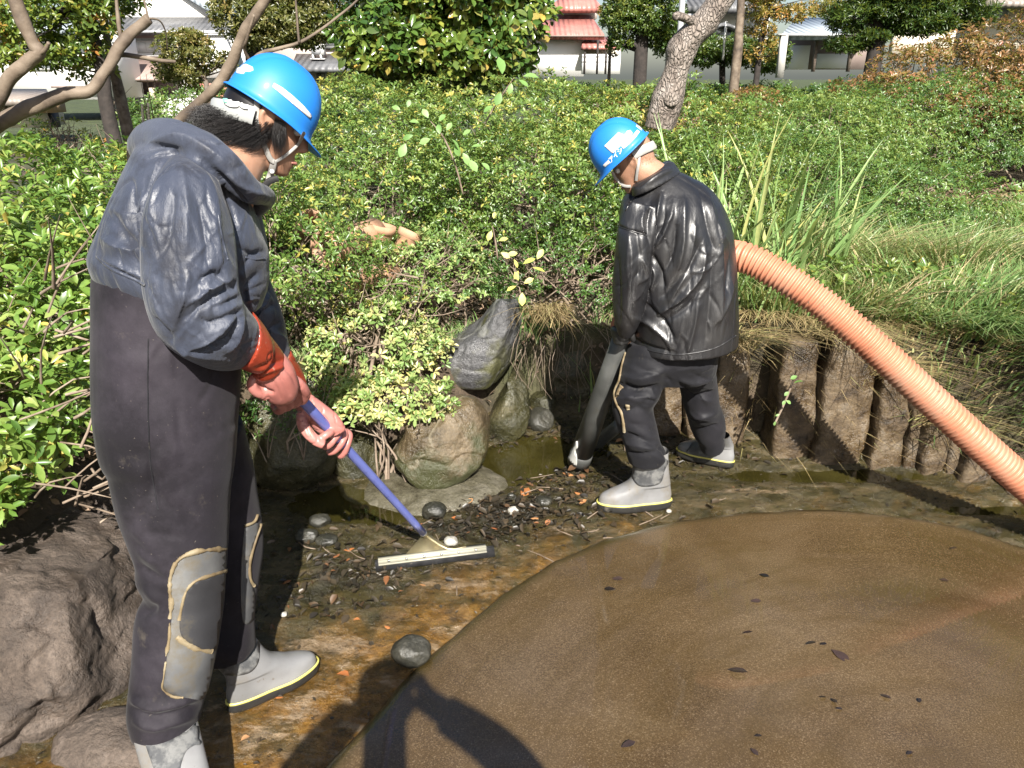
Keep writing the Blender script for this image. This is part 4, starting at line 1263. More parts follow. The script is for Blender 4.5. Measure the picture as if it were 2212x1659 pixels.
for i, (x, y, w, h, lb) in enumerate([(-4.6, 12.6, 1.3, .46, "farthest left clipped shrub, in front of the shed"), (-1.9, 14.2, 1.5, .55, "far clipped shrub below the beige house"), (0.9, 14.6, 1.3, .52, "far clipped shrub hidden behind the camellia's right side"), (6.6, 15.0, 1.9, .62, "far clipped shrub below the pavilion roof"), (9.6, 14.5, 2.0, .7, "far clipped shrub at the right edge of the garden"), (4.3, 15.6, 1.4, .5, "far clipped shrub between the lamp post and the pavilion")]):
    shrub(lb, (x, y, 1.08), (w, .6, h), MT['azalea_dark'] if i % 2 else MT['hedge'], 5, 0.07, 0.03, 230, 90 + i, GFH, nstem=8)
GRD = "reddish shrubs at the back right"
shrub("rusty red shrub left of its twiggy neighbour, under the dark pine", (4.9, 9.6, 1.35), (1.15, 0.8, 0.75), MT['red_leaf'], 5, 0.055, 0.024, 380, 24, GRD, nstem=90, hole=-0.4, rad=0.014, name="autumn_shrub")
shrub("twiggy red brown shrub at the upper right corner", (6.3, 9.3, 1.55), (1.5, 0.9, 1.0), MT['red_leaf'], 5, 0.055, 0.024, 300, 25, GRD, nstem=150, hole=-0.35, rad=0.014, name="autumn_shrub")
shrub("low rusty clipped bush left of the crooked trunk", (1.9, 11.5, 1.12), (0.9, 0.6, 0.42), MT['red_leaf'], 5, 0.05, 0.02, 420, 26, GRD, nstem=20, name="autumn_shrub")
shrub("low rusty clipped bush right of the crooked trunk", (3.35, 11.8, 1.12), (0.7, 0.6, 0.40), MT['red_leaf'], 5, 0.05, 0.02, 420, 27, GRD, nstem=20, name="autumn_shrub")
shrub("dark green spreading bush below the concrete post", (4.6, 11.2, 0.95), (1.5, 0.8, 0.52), MT['azalea_dark'], 5, 0.055, 0.022, 380, 28, GA, nstem=16)

# camellia
def tree(label, base, trunk_pts, trunk_r, crowns, m, leafk, L, W, dens, seed, bark='bark', group=None, name="tree", cat="tree", singles=0, single_mesh=None, limbs=True, depth=0.55, hole=-0.15, hfreq=2.2, spread=(30, 85), shift=0.0):
    rng = np.random.default_rng(seed)
    root = thing(name, label, cat, base, group)
    parts = [limb(trunk_pts, trunk_r, 14, 4, True)]
    if limbs:
        for c, r in crowns:
            k = min(range(len(trunk_pts)), key=lambda i: np.linalg.norm(np.asarray(trunk_pts[i]) - np.asarray(c)))
            b = np.asarray(trunk_pts[k], float)
            c = np.asarray(c, float)
            for _ in range(4):
                e = c + rng.normal(0, 0.45, 3) * np.asarray(r)
                parts.append(limb([b, (b + e) / 2 + rng.normal(0, 0.08, 3) * max(r), e], [trunk_r[k] * 0.5, trunk_r[k] * 0.3, trunk_r[k] * 0.1], 6, 3, False))
    put("trunk", join(*parts), MT[bark], root)
    P_, N_ = [], []
    for i, (c, r) in enumerate(crowns):
        p, n = shell(c, r, dens, rng, seed + i * 7, None, -1.0, 0.22, 2.5, depth, hole, hfreq, None)
        P_.append(p); N_.append(n)
    p, n = np.vstack(P_), np.vstack(N_)
    ax = nrmN(n * 0.6 + np.array([0, -0.1, 0.5]) + rng.normal(0, 0.4, n.shape))
    pos, d, up, LL, WW = sprigs(p, ax, leafk, L, W, rng, spread)
    sp = np.repeat(np.arange(len(p)), leafk)
    if singles:
        u_, v_ = proj(pos); zc = (pos - CAMV) @ FWD
        inside = (u_ > 0) & (u_ < 2212) & (v_ > 0) & (v_ < 1659)
        nf = np.repeat(n, leafk, 0)
        sc = np.where(inside & (np.sum(nf * nrmN(CAMV - pos), 1) > 0.3), LL / zc, 0)
        idx = np.argsort(-sc)[:singles]
        place_leaves(root, single_mesh, pos[idx], d[idx], up[idx], LL[idx])
        msk = np.ones(len(pos), bool); msk[idx] = False
        pos, d, up, LL, WW, sp = pos[msk], d[msk], up[msk], LL[msk], WW[msk], sp[msk]
    V, F, per = leaf_arrays(pos, d, up, LL, WW)
    t = np.clip(rng.beta(2.2, 2.6, len(p)) + shift + 0.3 * fbm(p * 1.6, seed + 3, 2), 0, 0.97)[sp]
    cr = put("crown", fast_mesh("crown", V, F, 3, False, np.repeat(t, per)), m, root)
    cr["kind"] = "stuff"
    return root

def at(u, v, y): return tuple(P(u, v, y))
c0 = P(950, 60, 8.0)
def gz(x, y): return float(bank_z(np.array([x], float), np.array([y], float))[0])
tree("glossy round leaved camellia rising above the azaleas in the middle", (c0[0], 8.0, gz(c0[0], 8.0)), [(c0[0], 8.0, gz(c0[0], 8)), (c0[0] + 0.05, 8.0, 1.4), (c0[0], 8.0, 2.2), (c0[0], 8.0, 2.9)], [0.06, 0.05, 0.04, 0.015],
     [(at(860, 70, 7.9), (0.62, 0.55, 0.50)), (at(1010, 60, 7.9), (0.66, 0.6, 0.55)), (at(1090, 20, 8.1), (0.45, 0.45, 0.45)), (at(960, -40, 8.0), (0.8, 0.7, 0.45)), (at(900, 105, 7.8), (0.6, 0.45, 0.24)), (at(1040, 110, 7.8), (0.45, 0.4, 0.22))],
     MT['camellia'], 5, 0.105, 0.056, 300, 40, singles=300, single_mesh=LEAF_C, name="camellia_tree", spread=(40, 95), hole=-0.14, shift=0.04)
# ------------------------------------------------------------------ grass, iris, weeds
def blades(name, xy, h, w, rng, lean=(0.15, 0.0), curve=0.6, z=None, m=None, label=None, kind="stuff", parent=None, shift=0.0):
    n = len(xy)
    z0 = bank_z(xy[:, 0], xy[:, 1]) if z is None else z
    L = h * rng.uniform(0.5, 1.15, n)
    az = rng.uniform(0, 6.28, n)
    q_ = np.concatenate([xy * 3.2, np.zeros((n, 1))], 1)
    dirx = np.stack([np.cos(az), np.sin(az)], 1) * rng.uniform(0.05, 0.9, (n, 1)) + np.array(lean) + 0.9 * np.stack([fbm(q_, 61, 2), fbm(q_, 62, 2)], 1)
    side = np.stack([-np.sin(az + rng.normal(0, .5, n)), np.cos(az)], 1)
    V = []
    S = 3
    for s in range(S + 1):
        t = s / S
        out = dirx * (L * (0.25 * t + curve * t * t))[:, None]
        hh = L * (t - 0.42 * curve * t * t)
        ww = w * (1 - t ** 1.6) * rng.uniform(0.8, 1.2, n)
        c = np.stack([xy[:, 0] + out[:, 0], xy[:, 1] + out[:, 1], z0 + hh - 0.01], 1)
        sd = np.concatenate([side * ww[:, None] / 2, np.zeros((n, 1))], 1)
        V += [c - sd, c + sd]
    V = np.stack(V, 1).reshape(-1, 3)
    o = np.arange(n)[:, None] * (2 * (S + 1))
    F = np.concatenate([o + np.array([[2 * s, 2 * s + 1, 2 * s + 3, 2 * s + 2]]) for s in range(S)], 1).reshape(-1, 4)
    t = np.clip(rng.beta(2, 2.6, n) + shift + 0.25 * fbm(np.concatenate([xy, np.zeros((n, 1))], 1) * 1.4, 6, 2), 0, 1)
    o = put(name, fast_mesh(name, V, F, 4, False, np.repeat(t, S)), m, parent)
    tag(o, label, None, None, kind)
    return o

rng = np.random.default_rng(5)
def scatter(n, x0, x1, y0, y1, keep):
    xy = np.stack([rng.uniform(x0, x1, n), rng.uniform(y0, y1, n)], 1)
    return xy[keep(xy[:, 0], xy[:, 1])]
def on_bank(x, y): return sdist(x, y, POND) > 0.10
_rg0 = np.random.default_rng(99)
def bare(x, y): return ((x - 4.0) / 1.35) ** 2 + ((y - 6.6) / 1.0) ** 2 > 1 + 0.4 * fbm(np.stack([x * 3, y * 3, x * 0], -1), 4, 2)
xy = scatter(70000, 0.95, 5.2, 2.3, 6.6, lambda x, y: on_bank(x, y) & bare(x, y) & (fbm(np.stack([x * 2.2, y * 2.2, x * 0], -1), 12, 3) > -0.42))
blades("grass", xy, 0.30, 0.0095, rng, (0.10, -0.10), 0.55, m=MT['grass'], shift=0.08)
xy = scatter(24000, 1.6, 4.4, 2.2, 4.8, lambda x, y: on_bank(x, y) & (x + y < 8.6) & (fbm(np.stack([x * 2.6, y * 2.6, x * 0], -1), 22, 2) > -0.12))
blades("long_grass", xy, 0.48, 0.011, rng, (0.34, -0.22), 0.80, m=MT['grass'], shift=0.16)
xy = scatter(26000, 1.75, 4.4, 1.9, 3.6, lambda x, y: (sdist(x, y, POND) > 0.015) & (sdist(x, y, POND) < 0.35))
blades("edge_grass", xy[:5200], 0.30, 0.009, rng, (-0.35, -0.75), 1.15, m=MT['grass'], shift=0.08)
xy = scatter(26000, -2.0, 1.0, 3.3, 5.0, lambda x, y: on_bank(x, y) & (fbm(np.stack([x * 3, y * 3, x * 0], -1), 14, 2) > 0.10))
blades("ground_grass", xy[:6000], 0.15, 0.006, rng, (0, -0.1), 0.8, m=MT['grass'])
xy = scatter(16000, 0.95, 2.9, 2.6, 3.85, lambda x, y: (sdist(x, y, POND) > 0.0) & (sdist(x, y, POND) < 0.20))
blades("dry_grass_fringe", xy[:2300], 0.15, 0.006, rng, (-0.15, -0.85), 1.3, m=MT['dry'])
xy = scatter(9000, 1.1, 4.6, 2.4, 6.0, lambda x, y: on_bank(x, y) & (fbm(np.stack([x * 3.3, y * 3.3, x * 0], -1), 72, 2) > -0.05))
blades("dead_grass", xy[:3600], 0.34, 0.008, rng, (0.1, -0.15), 0.9, m=MT['dry'])
xy = scatter(6000, 3.0, 4.9, 5.7, 7.0, lambda x, y: ~bare(x, y))
blades("dry_thatch", xy[:4500], 0.10, 0.008, rng, (0.2, 0), 1.4, m=MT['dry'])

def litter(name, n, x0, x1, y0, y1, keep, zf, m, size, rng, flat=0.35, lift=0.004, shift=0.0):
    xy = np.stack([rng.uniform(x0, x1, n), rng.uniform(y0, y1, n)], 1)
    xy = xy[keep(xy[:, 0], xy[:, 1])]
    k = len(xy)
    p = np.stack([xy[:, 0], xy[:, 1], zf(xy[:, 0], xy[:, 1]) + lift + rng.uniform(0, 0.006, k)], 1)
    az = rng.uniform(0, 6.28, k)
    d = nrmN(np.stack([np.cos(az), np.sin(az), rng.normal(0, flat, k)], 1))
    up = nrmN(np.stack([rng.normal(0, flat, k), rng.normal(0, flat, k), np.ones(k)], 1))
    L = size * rng.uniform(0.4, 1.3, k)
    V, F, per = leaf_arrays(p, d, up, L, L * rng.uniform(0.25, 0.7, k), 0.3, 0.1)
    t = np.clip(rng.beta(1.6, 2.4, k) + shift, 0, 1)
    return tag(put(name, fast_mesh(name, V, F, 3, False, np.repeat(t, per)), m), kind="stuff")
rng = np.random.default_rng(15)
litter("dry_leaf_litter", 16000, -2.6, 1.2, 1.3, 5.2, lambda x, y: sdist(x, y, POND) > 0.03, bank_z, MT['duff'], 0.04, rng, 0.5)
litter("dry_leaf_litter", 12000, 2.6, 5.6, 5.5, 7.8, lambda x, y: x > 0, bank_z, MT['duff'], 0.05, rng, 0.4)

rng = np.random.default_rng(18)
n_ = 2600
xy = scatter(n_, 1.1, 4.6, 2.4, 5.6, lambda x, y: on_bank(x, y) & (fbm(np.stack([x * 2.1, y * 2.1, x * 0], -1), 81, 2) > 0.12))
p_ = np.stack([xy[:, 0], xy[:, 1], bank_z(xy[:, 0], xy[:, 1]) + rng.uniform(0.06, 0.26, len(xy))], 1)
fm_, _ = foliage_mesh(p_, nrmN(np.array([0, -0.3, 1.0]) + rng.normal(0, .3, p_.shape)), 5, 0.05, 0.022, rng)
tag(put("ground_weeds", fm_, MT['azalea']), kind="stuff")

def blade_mesh(L, w, bend, m, seed):
    rg = np.random.default_rng(seed)
    V, F = [], []
    n = 7
    for i in range(n + 1):
        t = i / n
        ww = w / 2 * (1 - t ** 2.2) * (0.75 + 0.25 * math.sin(min(1, t * 2) * math.pi / 2)) + 0.0006
        x, z = bend * L * t ** 2.2, L * (t - 0.3 * abs(bend) * t ** 2.4)
        V += [(x, ww, z), (x + 0.12 * w, 0, z), (x, -ww, z)]
    for i in range(n):
        a = i * 3
        F += [(a, a + 1, a + 4, a + 3), (a + 1, a + 2, a + 5, a + 4)]
    me = mesh("blade", (np.array(V), F)); me.materials.append(m)
    return me
BL = [blade_mesh(0.92, 0.027, b, MT['iris'], i) for i, b in enumerate((0.12, 0.25, 0.5, 0.75))]
def iris(label, cx, cy, n, spread, seed, tilt=0.25, sc=1.0):
    rg = random.Random(seed)
    z = gz(cx, cy)
    root = thing("iris_plant", label, "plant", (cx, cy, z), "iris clumps behind the raincoat")
    for i in range(n):
        o = bpy.data.objects.new("blade", BL[rg.choice((0, 0, 1, 1, 2, 3))])
        COL.objects.link(o); o.parent = root
        o.location = (rg.gauss(0, spread), rg.gauss(0, spread * 0.7), -0.02)
        o.rotation_euler = (rg.gauss(0, tilt * 0.5), rg.gauss(0.05, tilt * 0.5), rg.uniform(0, 6.28))
        s = rg.uniform(0.6, 1.15) * sc
        o.scale = (s, s, s)
iris("pale sword leaved iris clump just right of the raincoat's shoulder", 1.20, 3.95, 46, 0.13, 1)
iris("iris clump with a tall straw coloured leaf, above the hose", 1.55, 4.15, 30, 0.12, 2, 0.4)
iris("low iris clump under the hose on the wall's edge", 1.22, 3.74, 18, 0.07, 3, 0.5, 0.55)
iris("iris clump behind the bending worker's collar", 1.05, 4.4, 22, 0.10, 4, 0.3)
iris("grassy clump left of the bending worker's sleeve", 0.42, 4.02, 20, 0.06, 5, 0.4, 0.50)

def weed(label, stem_px, leaves, y, size, mats, name="weed", cat="weed"):
    b = P(*stem_px[0], y)
    root = thing(name, label, cat, tuple(b))
    pts = [P(u, v, y - 0.02) for u, v in stem_px]
    put("stem", limb(pts, [0.005] * (len(pts) - 1) + [0.002], 6, 3), MT['twig'] if name == "weed" else MT['bark'], root)
    pos, d, up, s = [], [], [], []
    for (u, v, ang, k) in leaves:
        p = P(u, v, y - 0.08)
        a = math.radians(ang)
        dd = math.cos(a) * RT + math.sin(a) * UPV - 0.15 * FWD
        pos.append(p); d.append(nrm(dd)); up.append(nrm(np.array([0.15, -0.75, 0.75]) + np.random.default_rng(int(u)).normal(0, 0.3, 3))); s.append(size * k)
    place_leaves(root, mats, np.array(pos), np.array(d), np.array(up), s)
LW = [leaf_shape("leaf", MT['weed'], 1, 0.62, 0.15, 0.2), leaf_shape("leaf", MT['weed'], 1, 0.56, 0.25, 0.35)]
LY = [leaf_shape("leaf", MT['yellow_leaf'], 1, 0.55, 0.15, 0.2)]
weed("broad leaved sapling growing out of the middle azalea", [(1000, 420), (985, 360), (960, 300), (930, 262)],
     [(876, 310, 250, 1.1), (892, 292, 200, .8), (930, 300, 200, .9), (950, 290, 100, .8), (965, 282, 60, .7), (975, 300, 320, .9), (985, 312, 280, .9), (1000, 330, 300, 1.0), (1012, 345, 310, 1.1), (1018, 318, 20, .8), (925, 255, 120, .8), (905, 265, 160, .7), (948, 262, 50, .7), (1040, 352, 330, 0.8), (1000, 292, 40, 0.7), (865, 238, 150, .7), (880, 232, 70, .6)], 4.35, 0.068, LW)
weed("tall weed stem with three big leaves at the top of the azaleas", [(1045, 270), (1075, 220), (1110, 168)], [(1085, 160, 95, 1.15), (1105, 180, 260, .7), (1120, 172, 330, .8), (1130, 165, 10, 1.0), (1082, 200, 250, .9), (1065, 230, 200, .7)], 4.9, 0.085, LW)
weed("yellowing weed by the dark hollow", [(1075, 560), (1070, 520), (1062, 480)], [(1062, 498, 250, .8), (1066, 472, 80, .5), (1078, 520, 20, .7), (1082, 545, 330, .8), (1095, 550, 10, .8), (1110, 560, 300, .7), (1130, 570, 30, 1.0), (1150, 578, 350, 1.0), (1160, 560, 60, .9), (1120, 585, 240, .7)], 4.0, 0.065, LY)
weed("pale three leaved seedling above the grey boulder", [(1125, 640), (1122, 620)], [(1115, 618, 200, .8), (1128, 632, 270, 1.0), (1132, 612, 30, .8), (1120, 606, 110, .7)], 3.75, 0.062, LY)
weed("pink stemmed weed growing at the foot of the stone wall", [(1672, 918), (1690, 880), (1706, 842), (1720, 800)], [(1676, 910, 240, .4), (1684, 895, 200, .35), (1690, 875, 60, .45), (1698, 865, 330, .5), (1704, 846, 220, .5), (1715, 828, 30, .8), (1722, 812, 200, .6)], 3.2, 0.05, LW)

# hanging dry tufts and roots
def tuft(label, cx, cy, z, n, L, seed, lean):
    rg = np.random.default_rng(seed)
    xy = np.stack([cx + rg.normal(0, 0.06, n), cy + rg.normal(0, 0.05, n)], 1)
    o = blades("dry_tuft", xy, L, 0.005, rg, lean, 1.5, z=z + rg.uniform(-0.03, 0.03, n), m=MT['dry'], kind="thing")
    tag(o, label, "grass tuft", "dry grass tufts hanging over the pond edge")
t0 = P(1190, 680, 3.75)
tuft("straw coloured tuft hanging beside the grey boulder", t0[0], t0[1], t0[2], 260, 0.22, 1, (0.1, -0.6))
t0 = P(1585, 738, 3.5)
tuft("dry tuft hanging at the raincoat's lower right hem", t0[0], t0[1], t0[2], 240, 0.24, 2, (0.0, -0.5))
t0 = P(1790, 715, 3.5)
tuft("bleached tuft on the stone wall below the hose", t0[0], t0[1], t0[2], 220, 0.22, 3, (0.1, -0.7))
t0 = P(1905, 800, 3.4)
tuft("dry tuft between two wall stones under the hose", t0[0], t0[1], t0[2], 160, 0.20, 4, (0.1, -0.6))
t0 = P(2010, 900, 3.3)
tuft("dry tuft low on the wall near the right edge", t0[0], t0[1], t0[2], 160, 0.18, 5, (0.1, -0.6))
rg = np.random.default_rng(31)
rp = []
for _ in range(38):
    u, v = rg.uniform(1120, 1330), rg.uniform(705, 765)
    y = rg.uniform(3.72, 3.95)
    a = P(u, v, y); L = rg.uniform(0.1, 0.32)
    rp.append(([a, a + np.array([rg.normal(0, .03), -0.02, -L * .5]), a + np.array([rg.normal(0, .06), -0.02, -L])], [0.0022, 0.0015, 0.0008]))
o = single("hanging_roots", tubes_mesh(rp, 4), MT['twig'], "thin roots hanging in front of the dark hollow under the bank", "roots")
rp = []
for _ in range(60):
    u, v = rg.uniform(640, 920), rg.uniform(590, 690)
    a = P(u, v, rg.uniform(3.6, 4.0)); L = rg.uniform(0.1, 0.35)
    d = nrm([rg.normal(), rg.normal() * .5, abs(rg.normal()) * 0.5])
    rp.append(([a, a + d * L * .5 + rg.normal(0, .015, 3), a + d * L + rg.normal(0, .03, 3)], [0.005 * rg.uniform(.5, 1.2), 0.003, 0.0012]))
o = single("dead_twigs", tubes_mesh(rp, 5), MT['twig'], "tangle of dead grey twigs below the clay pipes", "twigs")
rp = []
for _ in range(46):
    u, v = rg.uniform(40, 250), rg.uniform(520, 1150)
    a = P(u, v, rg.uniform(1.95, 2.3)); L = rg.uniform(0.15, 0.4)
    d = nrm([0.8 + rg.normal() * .4, rg.normal() * .5, 0.5 + rg.normal() * 0.4])
    rp.append(([a, a + d * L * .5 + rg.normal(0, .015, 3), a + d * L + rg.normal(0, .03, 3)], [0.0045 * rg.uniform(.5, 1.2), 0.003, 0.0012]))
o = single("dead_twigs", tubes_mesh(rp, 5), MT['twig'], "pale bare twigs sticking out among the azalea leaves at the left edge", "twigs")

# clay pipes half buried in the azaleas
def pipe_vf(a, b, r, t=0.012, flare=0.0, n=32):
    a, b = np.asarray(a, float), np.asarray(b, float)
    ax = nrm(b - a); ref = np.array([0, 0, 1.0]) if abs(ax[2]) < .9 else np.array([1.0, 0, 0])
    x = nrm(np.cross(ax, ref)); y = np.cross(ax, x)
    L = np.linalg.norm(b - a)
    prof = [(0, r - t), (0, r), (0.3 * L, r), (0.75 * L, r * 1.0), (0.78 * L, r + flare), (L, r + flare), (L, r + flare - t), (0.3 * L, r - t)]
    V, F = [], []
    for s, rr in prof:
        for k in range(n):
            q = 2 * math.pi * k / n
            V.append(a + ax * s + (x * math.cos(q) + y * math.sin(q)) * rr)
    m = len(prof)
    for i in range(m):
        j = (i + 1) % m
        for k in range(n):
            l = (k + 1) % n
            F.append((i * n + k, i * n + l, j * n + l, j * n + k))
    return np.array(V), F
def clay(label, u0, v0, y0, u1, v1, y1, r, fl=0.012):
    a, b = P(u0, v0, y0), P(u1, v1, y1)
    single("clay_pipe", pipe_vf(a, b, r, 0.014, fl), MT['terracotta'], label, "pipe", "broken clay pipes among the azaleas")
clay("largest clay pipe lying on its side among the azalea twigs", 812, 505, 4.12, 700, 540, 3.80, 0.080)
clay("clay pipe end with its open rim turned up behind the largest pipe", 818, 550, 4.08, 828, 486, 4.08, 0.055)
clay("clay pipe end at the right of the group, beside the dark hollow", 862, 560, 4.1, 888, 500, 4.14, 0.052)
clay("clay ring just right of the grey sleeve's elbow", 655, 500, 4.2, 676, 480, 4.05, 0.058)
clay("lower clay pipe nearly buried in twigs", 850, 590, 3.95, 745, 606, 3.72, 0.055)

# ------------------------------------------------------------------ bare tree in front, crooked trunk, lamp post
def branch(px, y0, y1, w0, w1, n=12):
    k = len(px)
    pts = [P(u, v, y0 + (y1 - y0) * i / (k - 1)) for i, (u, v) in enumerate(px)]
    r = [(w0 + (w1 - w0) * i / (k - 1)) / 2 for i in range(k)]
    rg = np.random.default_rng(abs(int(px[0][0])) + 5)
    r = [a * rg.uniform(0.92, 1.10) for a in r]
    v, f = limb(pts, r, n, 8)
    return v + (max(w0, w1) * 0.10) * np.stack([fbm(v * 22, 1, 3), fbm(v * 22, 2, 3), fbm(v * 22, 3, 3)], 1), f
root = thing("bare_tree", "bare pale branch rising behind the standing worker's hood and helmet", "tree", tuple(P(290, 340, 2.85)))
put("branch", branch([(286, 420), (288, 350), (292, 305), (306, 282), (330, 272), (376, 266), (403, 247), (441, 212), (472, 181), (501, 133), (515, 96), (532, 60), (550, 36), (576, -8), (600, -60)], 2.85, 2.75, 0.042, 0.032), MT['bark_pale'], root)
put("branch", branch([(545, 135), (560, 118), (590, 108), (645, 92), (690, 66), (756, 15), (790, -20)], 2.75, 3.0, 0.016, 0.006, 8), MT['bark_pale'], root)
put("branch", branch([(646, 92), (643, 60), (639, 0), (638, -30)], 2.85, 2.85, 0.009, 0.005, 8), MT['bark_pale'], root)
put("branch", branch([(538, 130), (528, 105), (533, 85), (549, 32)], 2.78, 2.7, 0.012, 0.008, 8), MT['bark_pale'], root)
root = thing("bare_tree", "bare forked branches reaching in from the upper left edge", "tree", tuple(P(-160, 420, 2.5)))
put("branch", branch([(-160, 420), (-80, 330), (0, 265), (68, 232), (137, 205), (195, 195), (224, 158), (246, 124), (273, 82), (322, 40)], 2.5, 2.6, 0.05, 0.027), MT['bark_pale'], root)
put("branch", branch([(222, 160), (240, 130), (262, 119), (300, 122), (342, 130), (380, 134)], 2.56, 2.7, 0.02, 0.010, 8), MT['bark_pale'], root)
put("branch", branch([(262, 98), (260, 75), (256, 45), (252, 5), (250, -30)], 2.6, 2.6, 0.014, 0.010, 8), MT['bark_pale'], root)
put("branch", branch([(320, 42), (316, 20), (308, -10)], 2.6, 2.6, 0.008, 0.005, 8), MT['bark_pale'], root)
put("branch", branch([(322, 40), (345, 45), (358, 70), (362, 108)], 2.6, 2.7, 0.006, 0.003, 8), MT['bark_pale'], root)
put("branch", branch([(-90, 340), (-30, 250), (0, 205), (22, 168), (58, 136), (84, 112), (70, 92), (52, 52), (34, 0), (26, -40)], 2.45, 2.4, 0.045, 0.032), MT['bark_pale'], root)
put("branch", branch([(80, 116), (96, 110), (106, 92)], 2.42, 2.4, 0.016, 0.010, 8), MT['bark_pale'], root)

root = thing("crooked_tree", "crooked leaning tree trunk with scaly pale bark rising from the azaleas", "tree", tuple(P(1430, 260, 5.6)))
tr = sil([(1392, 275, 1452, 285, 5.6, .10), (1404, 225, 1474, 226, 5.6, .11), (1412, 198, 1478, 206, 5.6, .105), (1436, 145, 1486, 158, 5.6, .09), (1440, 105, 1512, 100, 5.6, .10), (1462, 68, 1541, 72, 5.6, .11), (1490, 40, 1560, 42, 5.6, .11), (1522, 4, 1586, 2, 5.6, .105), (1560, -50, 1615, -50, 5.6, .09)], 28, 8)
v, f = tr
v = v + nrmN(v - v.mean(0)) * (0.012 * fbm(v * 14, 4, 3))[:, None]
put("trunk", (v, f), MT['bark_scaly'], root)
put("branch_stub", branch([(1512, 52), (1488, 42), (1466, 34), (1458, 36)], 5.55, 5.45, 0.055, 0.05), MT['bark_scaly'], root)
put("cut_knot", limb([P(1452, 214, 5.56), P(1450, 215, 5.475), P(1450, 215, 5.47)], [0.055, 0.046, 0.036], 16, 1), MT['bark_scaly'], root)

root = thing("lamp_post", "slim grey white lamp post left of the crooked trunk", "lamp post", (float(P(1470, 60, 12)[0]), 12.0, 0.5))
x = P(1470, 60, 12)[0]
put("pole", limb([(x, 12, 0.4), (x, 12, 3.2), (x, 12, 4.6)], [0.045, 0.042, 0.04], 12, 2), MT['grey_metal'], root)
put("lamp_head", limb([(x, 12, 4.6), (x, 12, 4.65), (x, 12, 4.95), (x, 12, 5.0)], [0.05, 0.16, 0.14, 0.04], 14, 2), MT['grey_metal'], root)
# ------------------------------------------------------------------ background trees
GT = "trees in the garden behind the pond"
b = P(236, 290, 9.0)
tree("dark evergreen behind the bare branches at the upper left", (b[0], 9.0, gz(b[0], 9)), [(b[0] + .1, 9.0, .3), at(232, 240, 9), at(222, 160, 9), at(205, 90, 9), at(170, 20, 9), at(150, -60, 9)], [0.085, 0.075, 0.07, 0.06, 0.05, 0.03],
     [(at(110, 10, 8.8), (0.55, 0.5, 0.30)), (at(215, 35, 9), (0.35, 0.4, 0.30)), (at(20, 45, 8.6), (0.42, 0.4, 0.28)), (at(170, 105, 9), (0.33, 0.4, 0.18)), (at(60, 118, 8.6), (0.42, 0.4, 0.13)), (at(130, -70, 9), (0.9, 0.6, 0.32))],
     MT['persimmon'], 5, 0.085, 0.036, 150, 50, 'bark_dark', GT, hole=-0.05)
b = P(262, 290, 9.6)
tree("thin grey trunk right of the dark evergreen trunk", (b[0], 9.6, gz(b[0], 9.6)), [(b[0] + .12, 9.6, .3), at(262, 220, 9.6), at(246, 150, 9.6), at(232, 90, 9.6), at(225, 20, 9.6)], [0.075, 0.065, 0.05, 0.04, 0.03],
     [(at(195, 150, 9.5), (0.30, 0.35, 0.14)), (at(240, -30, 9.6), (0.4, 0.4, 0.3))], MT['persimmon'], 5, 0.08, 0.034, 150, 51, 'bark', GT)
b = P(445, 280, 11.0)
tree("small clipped tree with cloud shaped crown in front of the white house", (b[0], 11.0, gz(b[0], 11)), [(b[0] + .05, 11, .3), at(450, 215, 11), at(440, 165, 11), at(408, 110, 11), at(395, 70, 11)], [0.04, 0.035, 0.03, 0.025, 0.01],
     [(at(385, 100, 11), (0.28, 0.3, 0.20)), (at(430, 115, 11), (0.22, 0.25, 0.25)), (at(365, 150, 11), (0.20, 0.25, 0.16)), (at(402, 165, 11), (0.20, 0.25, 0.15)), (at(405, 78, 11), (0.2, 0.22, 0.1)), (at(485, 130, 11), (0.12, 0.14, 0.10))], MT['tree_olive'], 5, 0.06, 0.028, 420, 52, 'bark', GT, hole=-0.2, hfreq=4)
b = P(555, 200, 12.0)
tree("broad dark conifer like evergreen above the left helmet", (b[0], 12.0, gz(b[0], 12)), [(b[0], 12, .3), at(548, 130, 12), at(552, 80, 12), at(570, 20, 12), at(590, -60, 12)], [0.13, 0.11, 0.10, 0.08, 0.03],
     [(at(525, 22, 11.8), (0.45, 0.5, 0.36)), (at(600, 45, 11.8), (0.52, 0.5, 0.34)), (at(680, 22, 12), (0.50, 0.5, 0.36)), (at(660, 70, 12), (0.35, 0.4, 0.2)), (at(560, 78, 12), (0.42, 0.4, 0.16)), (at(620, -60, 12), (1.1, 0.7, 0.45))], MT['tree_olive'], 5, 0.075, 0.03, 260, 53, 'bark_dark', GT, hole=-0.2, hfreq=3, shift=-0.08)
b = P(1385, 130, 13.0)
tree("dark cloud pruned evergreen left of the lamp post", (b[0], 13.0, gz(b[0], 13)), [(b[0], 13, .4), at(1385, 110, 13), at(1390, 70, 13), at(1400, 30, 13), at(1410, -40, 13)], [0.11, 0.10, 0.09, 0.07, 0.03],
     [(at(1350, 42, 13), (0.36, 0.4, 0.26)), (at(1420, 30, 13), (0.45, 0.45, 0.36)), (at(1350, 5, 13), (0.35, 0.4, 0.30)), (at(1440, 85, 13.2), (0.30, 0.4, 0.26)), (at(1405, -50, 13), (0.6, 0.5, 0.3)), (at(1340, 95, 13), (0.2, 0.25, 0.12))], MT['tree_dark'], 5, 0.07, 0.03, 330, 54, 'bark_dark', GT, hole=-0.25, hfreq=3, shift=0.12)
b = P(1316, 100, 14)
